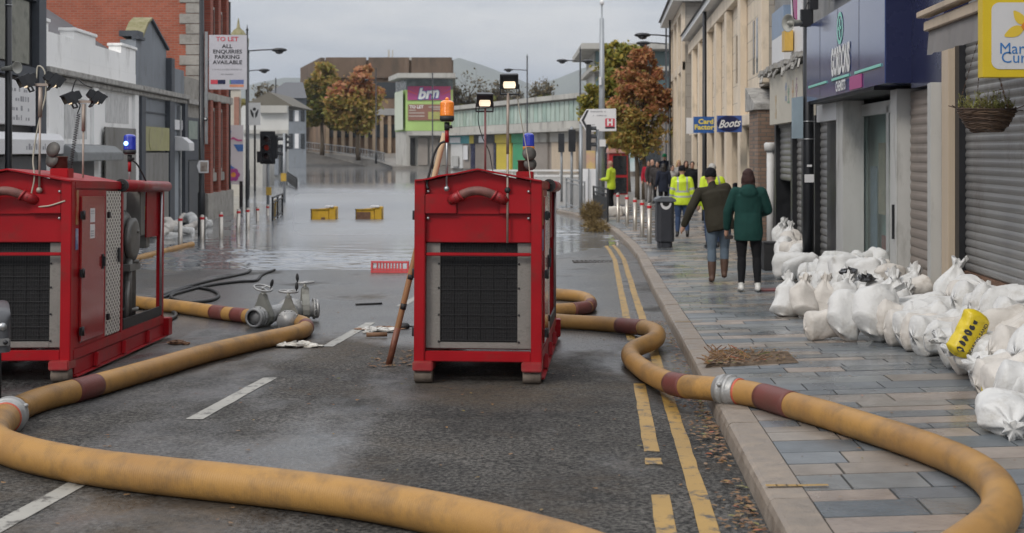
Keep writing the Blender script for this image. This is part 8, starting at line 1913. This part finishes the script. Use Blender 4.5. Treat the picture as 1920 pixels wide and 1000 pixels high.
    if hat: mb.ball(hc + Vector((0, .012, .02)), (.09, .105, .095), 16, 10); mb.lathe([(.084, -.02), (.096, -.015), (.096, .025), (.088, .03)], hc + Vector((0, .006, -.015)), n=20)
    elif not bald:
        mb.ball(hc, (.086, .096, .1), 16, 10)
        if hair_len > .05:
            mb.ball(hd + Vector((0, -.045, -.02)), (.1, .075, .12), 14, 9); mb.ball(hd + Vector((0, -.06, -.1 - hair_len * .3)), (.108, .06, .08 + hair_len * .3), 14, 9)
            for sx in (-1, 1): mb.ball(hd + Vector((sx * .075, -.0, -.04)), (.024, .05, .09), 10, 7)
    if mb.v:
        for v in mb.v: v += Vector((mnoise.noise(v * 22), mnoise.noise(v * 19 + Vector((3, 0, 0))), mnoise.noise(v * 20 + Vector((0, 5, 0))))) * .012
        cut = hd.y + .06
        me = remeshed(mb, .011, 2, 'hair'); me.materials.append(hat or hair); me.polygons.foreach_set('use_smooth', [True] * len(me.polygons))
        for v in me.vertices:
            if not hat and v.co.y > hd.y + .05 and v.co.z < hd.z + .055: v.co.y = hd.y + .05      # keep the face clear
            v.co *= s
        ho = bpy.data.objects.new('hat' if hat else 'hair', me); COL.objects.link(ho); ho.parent = root
    if bag:
        q = MB(); wr = P['wrL']; fa = (wr - P['elL']).normalized(); c = wr + fa * .12
        if bag == 'purse': q.box(c.x - .02, c.x + .1, c.y - .03, c.y + .1, c.z - .045, c.z + .01)
        q.v = [v * s for v in q.v]; q.map = None; bo = q.build('held_purse', pmat('dark_leather', (.03, .022, .02), .45), root, bevel=.008); 
        # parts built in local space: undo the world-to-local step
        M_ = root_matrix(root); bo.data.transform(M_)
    return root
def stand(px, py_feet): g = onground(px, py_feet); return Vector((g.x, g.y, pz(g.x, g.y)))
def far(px, d): c = W(px, HY, d); return Vector((c.x, d, tab(ZP, d)))
DENIM = cloth('denim', (.11, .145, .185)); DENIMD = cloth('dark_denim', (.04, .065, .13)); BLK = cloth('black', (.012, .012, .014)); OLV = cloth('dark_olive', (.035, .031, .022)); GRN = cloth('bottle_green', (.012, .05, .043)); GRY = cloth('grey', (.2, .19, .185)); NVY = cloth('navy', (.02, .024, .04)); RED = cloth('red', (.38, .02, .04)); PALE = cloth('pale', (.4, .38, .36)); CHAR = cloth('charcoal', (.05, .045, .045))
BOOT = pmat('tan_boots', (.085, .045, .03), .6, var=.2); SHOE = pmat('dark_shoes', (.02, .02, .022), .5); TRAIN = pmat('white_trainers', (.6, .59, .56), .5)
HB = pmat('brown_hair', (.03, .010, .008), .8, var=.3, scale=20, stretch=(1, 1, .2)); HD = pmat('dark_hair', (.018, .014, .012), .5, var=.3, scale=20); HG = pmat('grey_hair', (.4, .39, .37), .6, var=.2, scale=20); HBL = pmat('blonde_hair', (.45, .3, .14), .5, var=.25, scale=20, stretch=(1, 1, .2)); BEAN = cloth('black_beanie', (.01, .01, .014)); GBEAN = cloth('green_beanie', (.02, .25, .11))
walk = dict(knL=(-.1, .05, .5), anL=(-.11, .0, .08), knR=(.09, .0, .5), anR=(.07, -.2, .15))
g = stand(1403, 547)
person('person in hooded bottle-green jacket, black trousers and white trainers, seen from behind', g, R(-6), 1.585, GRN, BLK, HB, TRAIN, dict(anL=(-.1, -.03, .09), anR=(.13, -.05, .09), knL=(-.09, .03, .5), knR=(.12, .03, .5), elL=(-.29, .02, 1.15), wrL=(-.3, .1, .9), elR=(.28, .04, 1.16), wrR=(.2, .24, 1.1), head=(.0, .02, 1.62)), hood=True, long=.16, hair_len=.14, fingers=True, bag='purse', voxel=.011, slim=1.08)
g = stand(1346, 529)
person('person in dark olive jacket and tan boots, leaning with one arm held out', g, R(-4), 1.66, OLV, DENIM, HG, BOOT, dict(pel=(.02, 0, .93), chest=(-.02, .06, 1.25), neck=(-.07, .1, 1.43), head=(-.1, .14, 1.575), shL=(-.27, .06, 1.35), shR=(.13, .1, 1.42), elL=(-.41, -.01, 1.1), wrL=(-.5, .05, .86), elR=(.21, .1, 1.16), wrR=(.2, .24, .98), hipL=(-.08, 0, .9), hipR=(.11, 0, .9), knL=(-.09, .02, .5), anL=(-.09, -.04, .09), knR=(.11, .1, .52), anR=(.1, .05, .14)), hat=BEAN, long=.1, fingers=True, voxel=.011, slim=1.16, boots=True)
g = stand(1279, 444)
person('person in a yellow hi-vis jacket, dark beanie and blue jeans walking by the litter bin', g, R(-3), 1.66, HV, DENIMD, HD, SHOE, dict(knL=(-.1, .04, .5), anL=(-.12, -.02, .09), knR=(.1, .04, .5), anR=(.12, -.14, .12), wrL=(-.28, .02, .88), wrR=(.29, .02, .88)), hat=BEAN, hv=True, long=.1, slim=1.2)
c = far(1336, 26.5); person('grey-haired person in a yellow hi-vis jacket, mostly hidden by the leaning one in olive', Vector((c.x, c.y, pz(c.x, c.y))), R(8), 1.72, HV, DENIMD, HG, SHOE, hv=True, long=.1, slim=1.2)
person('person in yellow hi-vis jacket facing left beside the tall camera mast', far(1146, 43), R(62), 1.74, HV, BLK, HG, SHOE, dict(wrL=(-.15, .28, 1.12), wrR=(.15, .28, 1.1), elL=(-.25, .02, 1.15), elR=(.25, .02, 1.15)), hv=False, bald=True, long=.1).children
person('person in a black and red jacket with grey trousers, left of the crowd', far(1222, 50), R(-150), 1.72, CHAR, GRY, HB, SHOE, long=.08, bald=True)
person('person in a red jacket half hidden behind the black and red one', far(1216, 52), R(175), 1.66, RED, GRY, HD, SHOE, long=.06)
person('dark-haired person in a navy coat, back turned, in the crowd', far(1244, 45), R(5), 1.62, NVY, BLK, HD, SHOE, long=.2, hair_len=.08)
person('person in a green woolly hat and dark coat at the back of the crowd', far(1246, 56), R(170), 1.9, NVY, BLK, HD, SHOE, hat=GBEAN, long=.15)
person('blonde person in the crowd behind the hi-vis walker', far(1272, 47.5), R(190), 1.72, PALE, BLK, HBL, SHOE, long=.1, hair_len=.1)
person('person in a pale jacket with dark hair, between navy coat and blonde one', far(1260, 46.5), R(200), 1.55, PALE, DENIMD, HD, SHOE, long=.08)
person('dark-haired person in black facing the viewer right of the hi-vis walker', far(1298, 44), R(172), 1.7, BLK, DENIMD, HD, SHOE, long=.1)
person('person with dark hair and olive coat standing before the lamp post', far(1325, 43), R(165), 1.7, OLV, DENIMD, HD, SHOE, long=.1)
person('person in a dark grey coat behind the red jacket, nearly hidden', far(1233, 49), R(160), 1.66, CHAR, BLK, HD, SHOE, long=.1)
person('person in an olive coat between the pale jacket and the dark-haired one in black', far(1286, 46.5), R(185), 1.7, OLV, BLK, HB, SHOE, long=.1, hair_len=.08)
person('person in a navy jacket right of the one in olive before the lamp post', far(1352, 41), R(150), 1.68, NVY, DENIMD, HG, SHOE, long=.08)
person('person in charcoal with back turned, between the hi-vis walker and the lamp post', far(1311, 46), R(10), 1.66, CHAR, BLK, HD, SHOE, long=.1)
c = far(1388, 33); t = person('white-haired person in a dark coat, low, beside the beige shopfront', Vector((c.x, c.y, pz(c.x, c.y))), R(10), 1.38, NVY, BLK, HG, SHOE, long=.1)
for o in [o for o in bpy.data.objects if o.get('label', '').startswith('person in yellow hi-vis jacket facing')]:
    for ch in o.children:
        if ch.name.startswith('jacket'): ch.data.materials[0] = HV
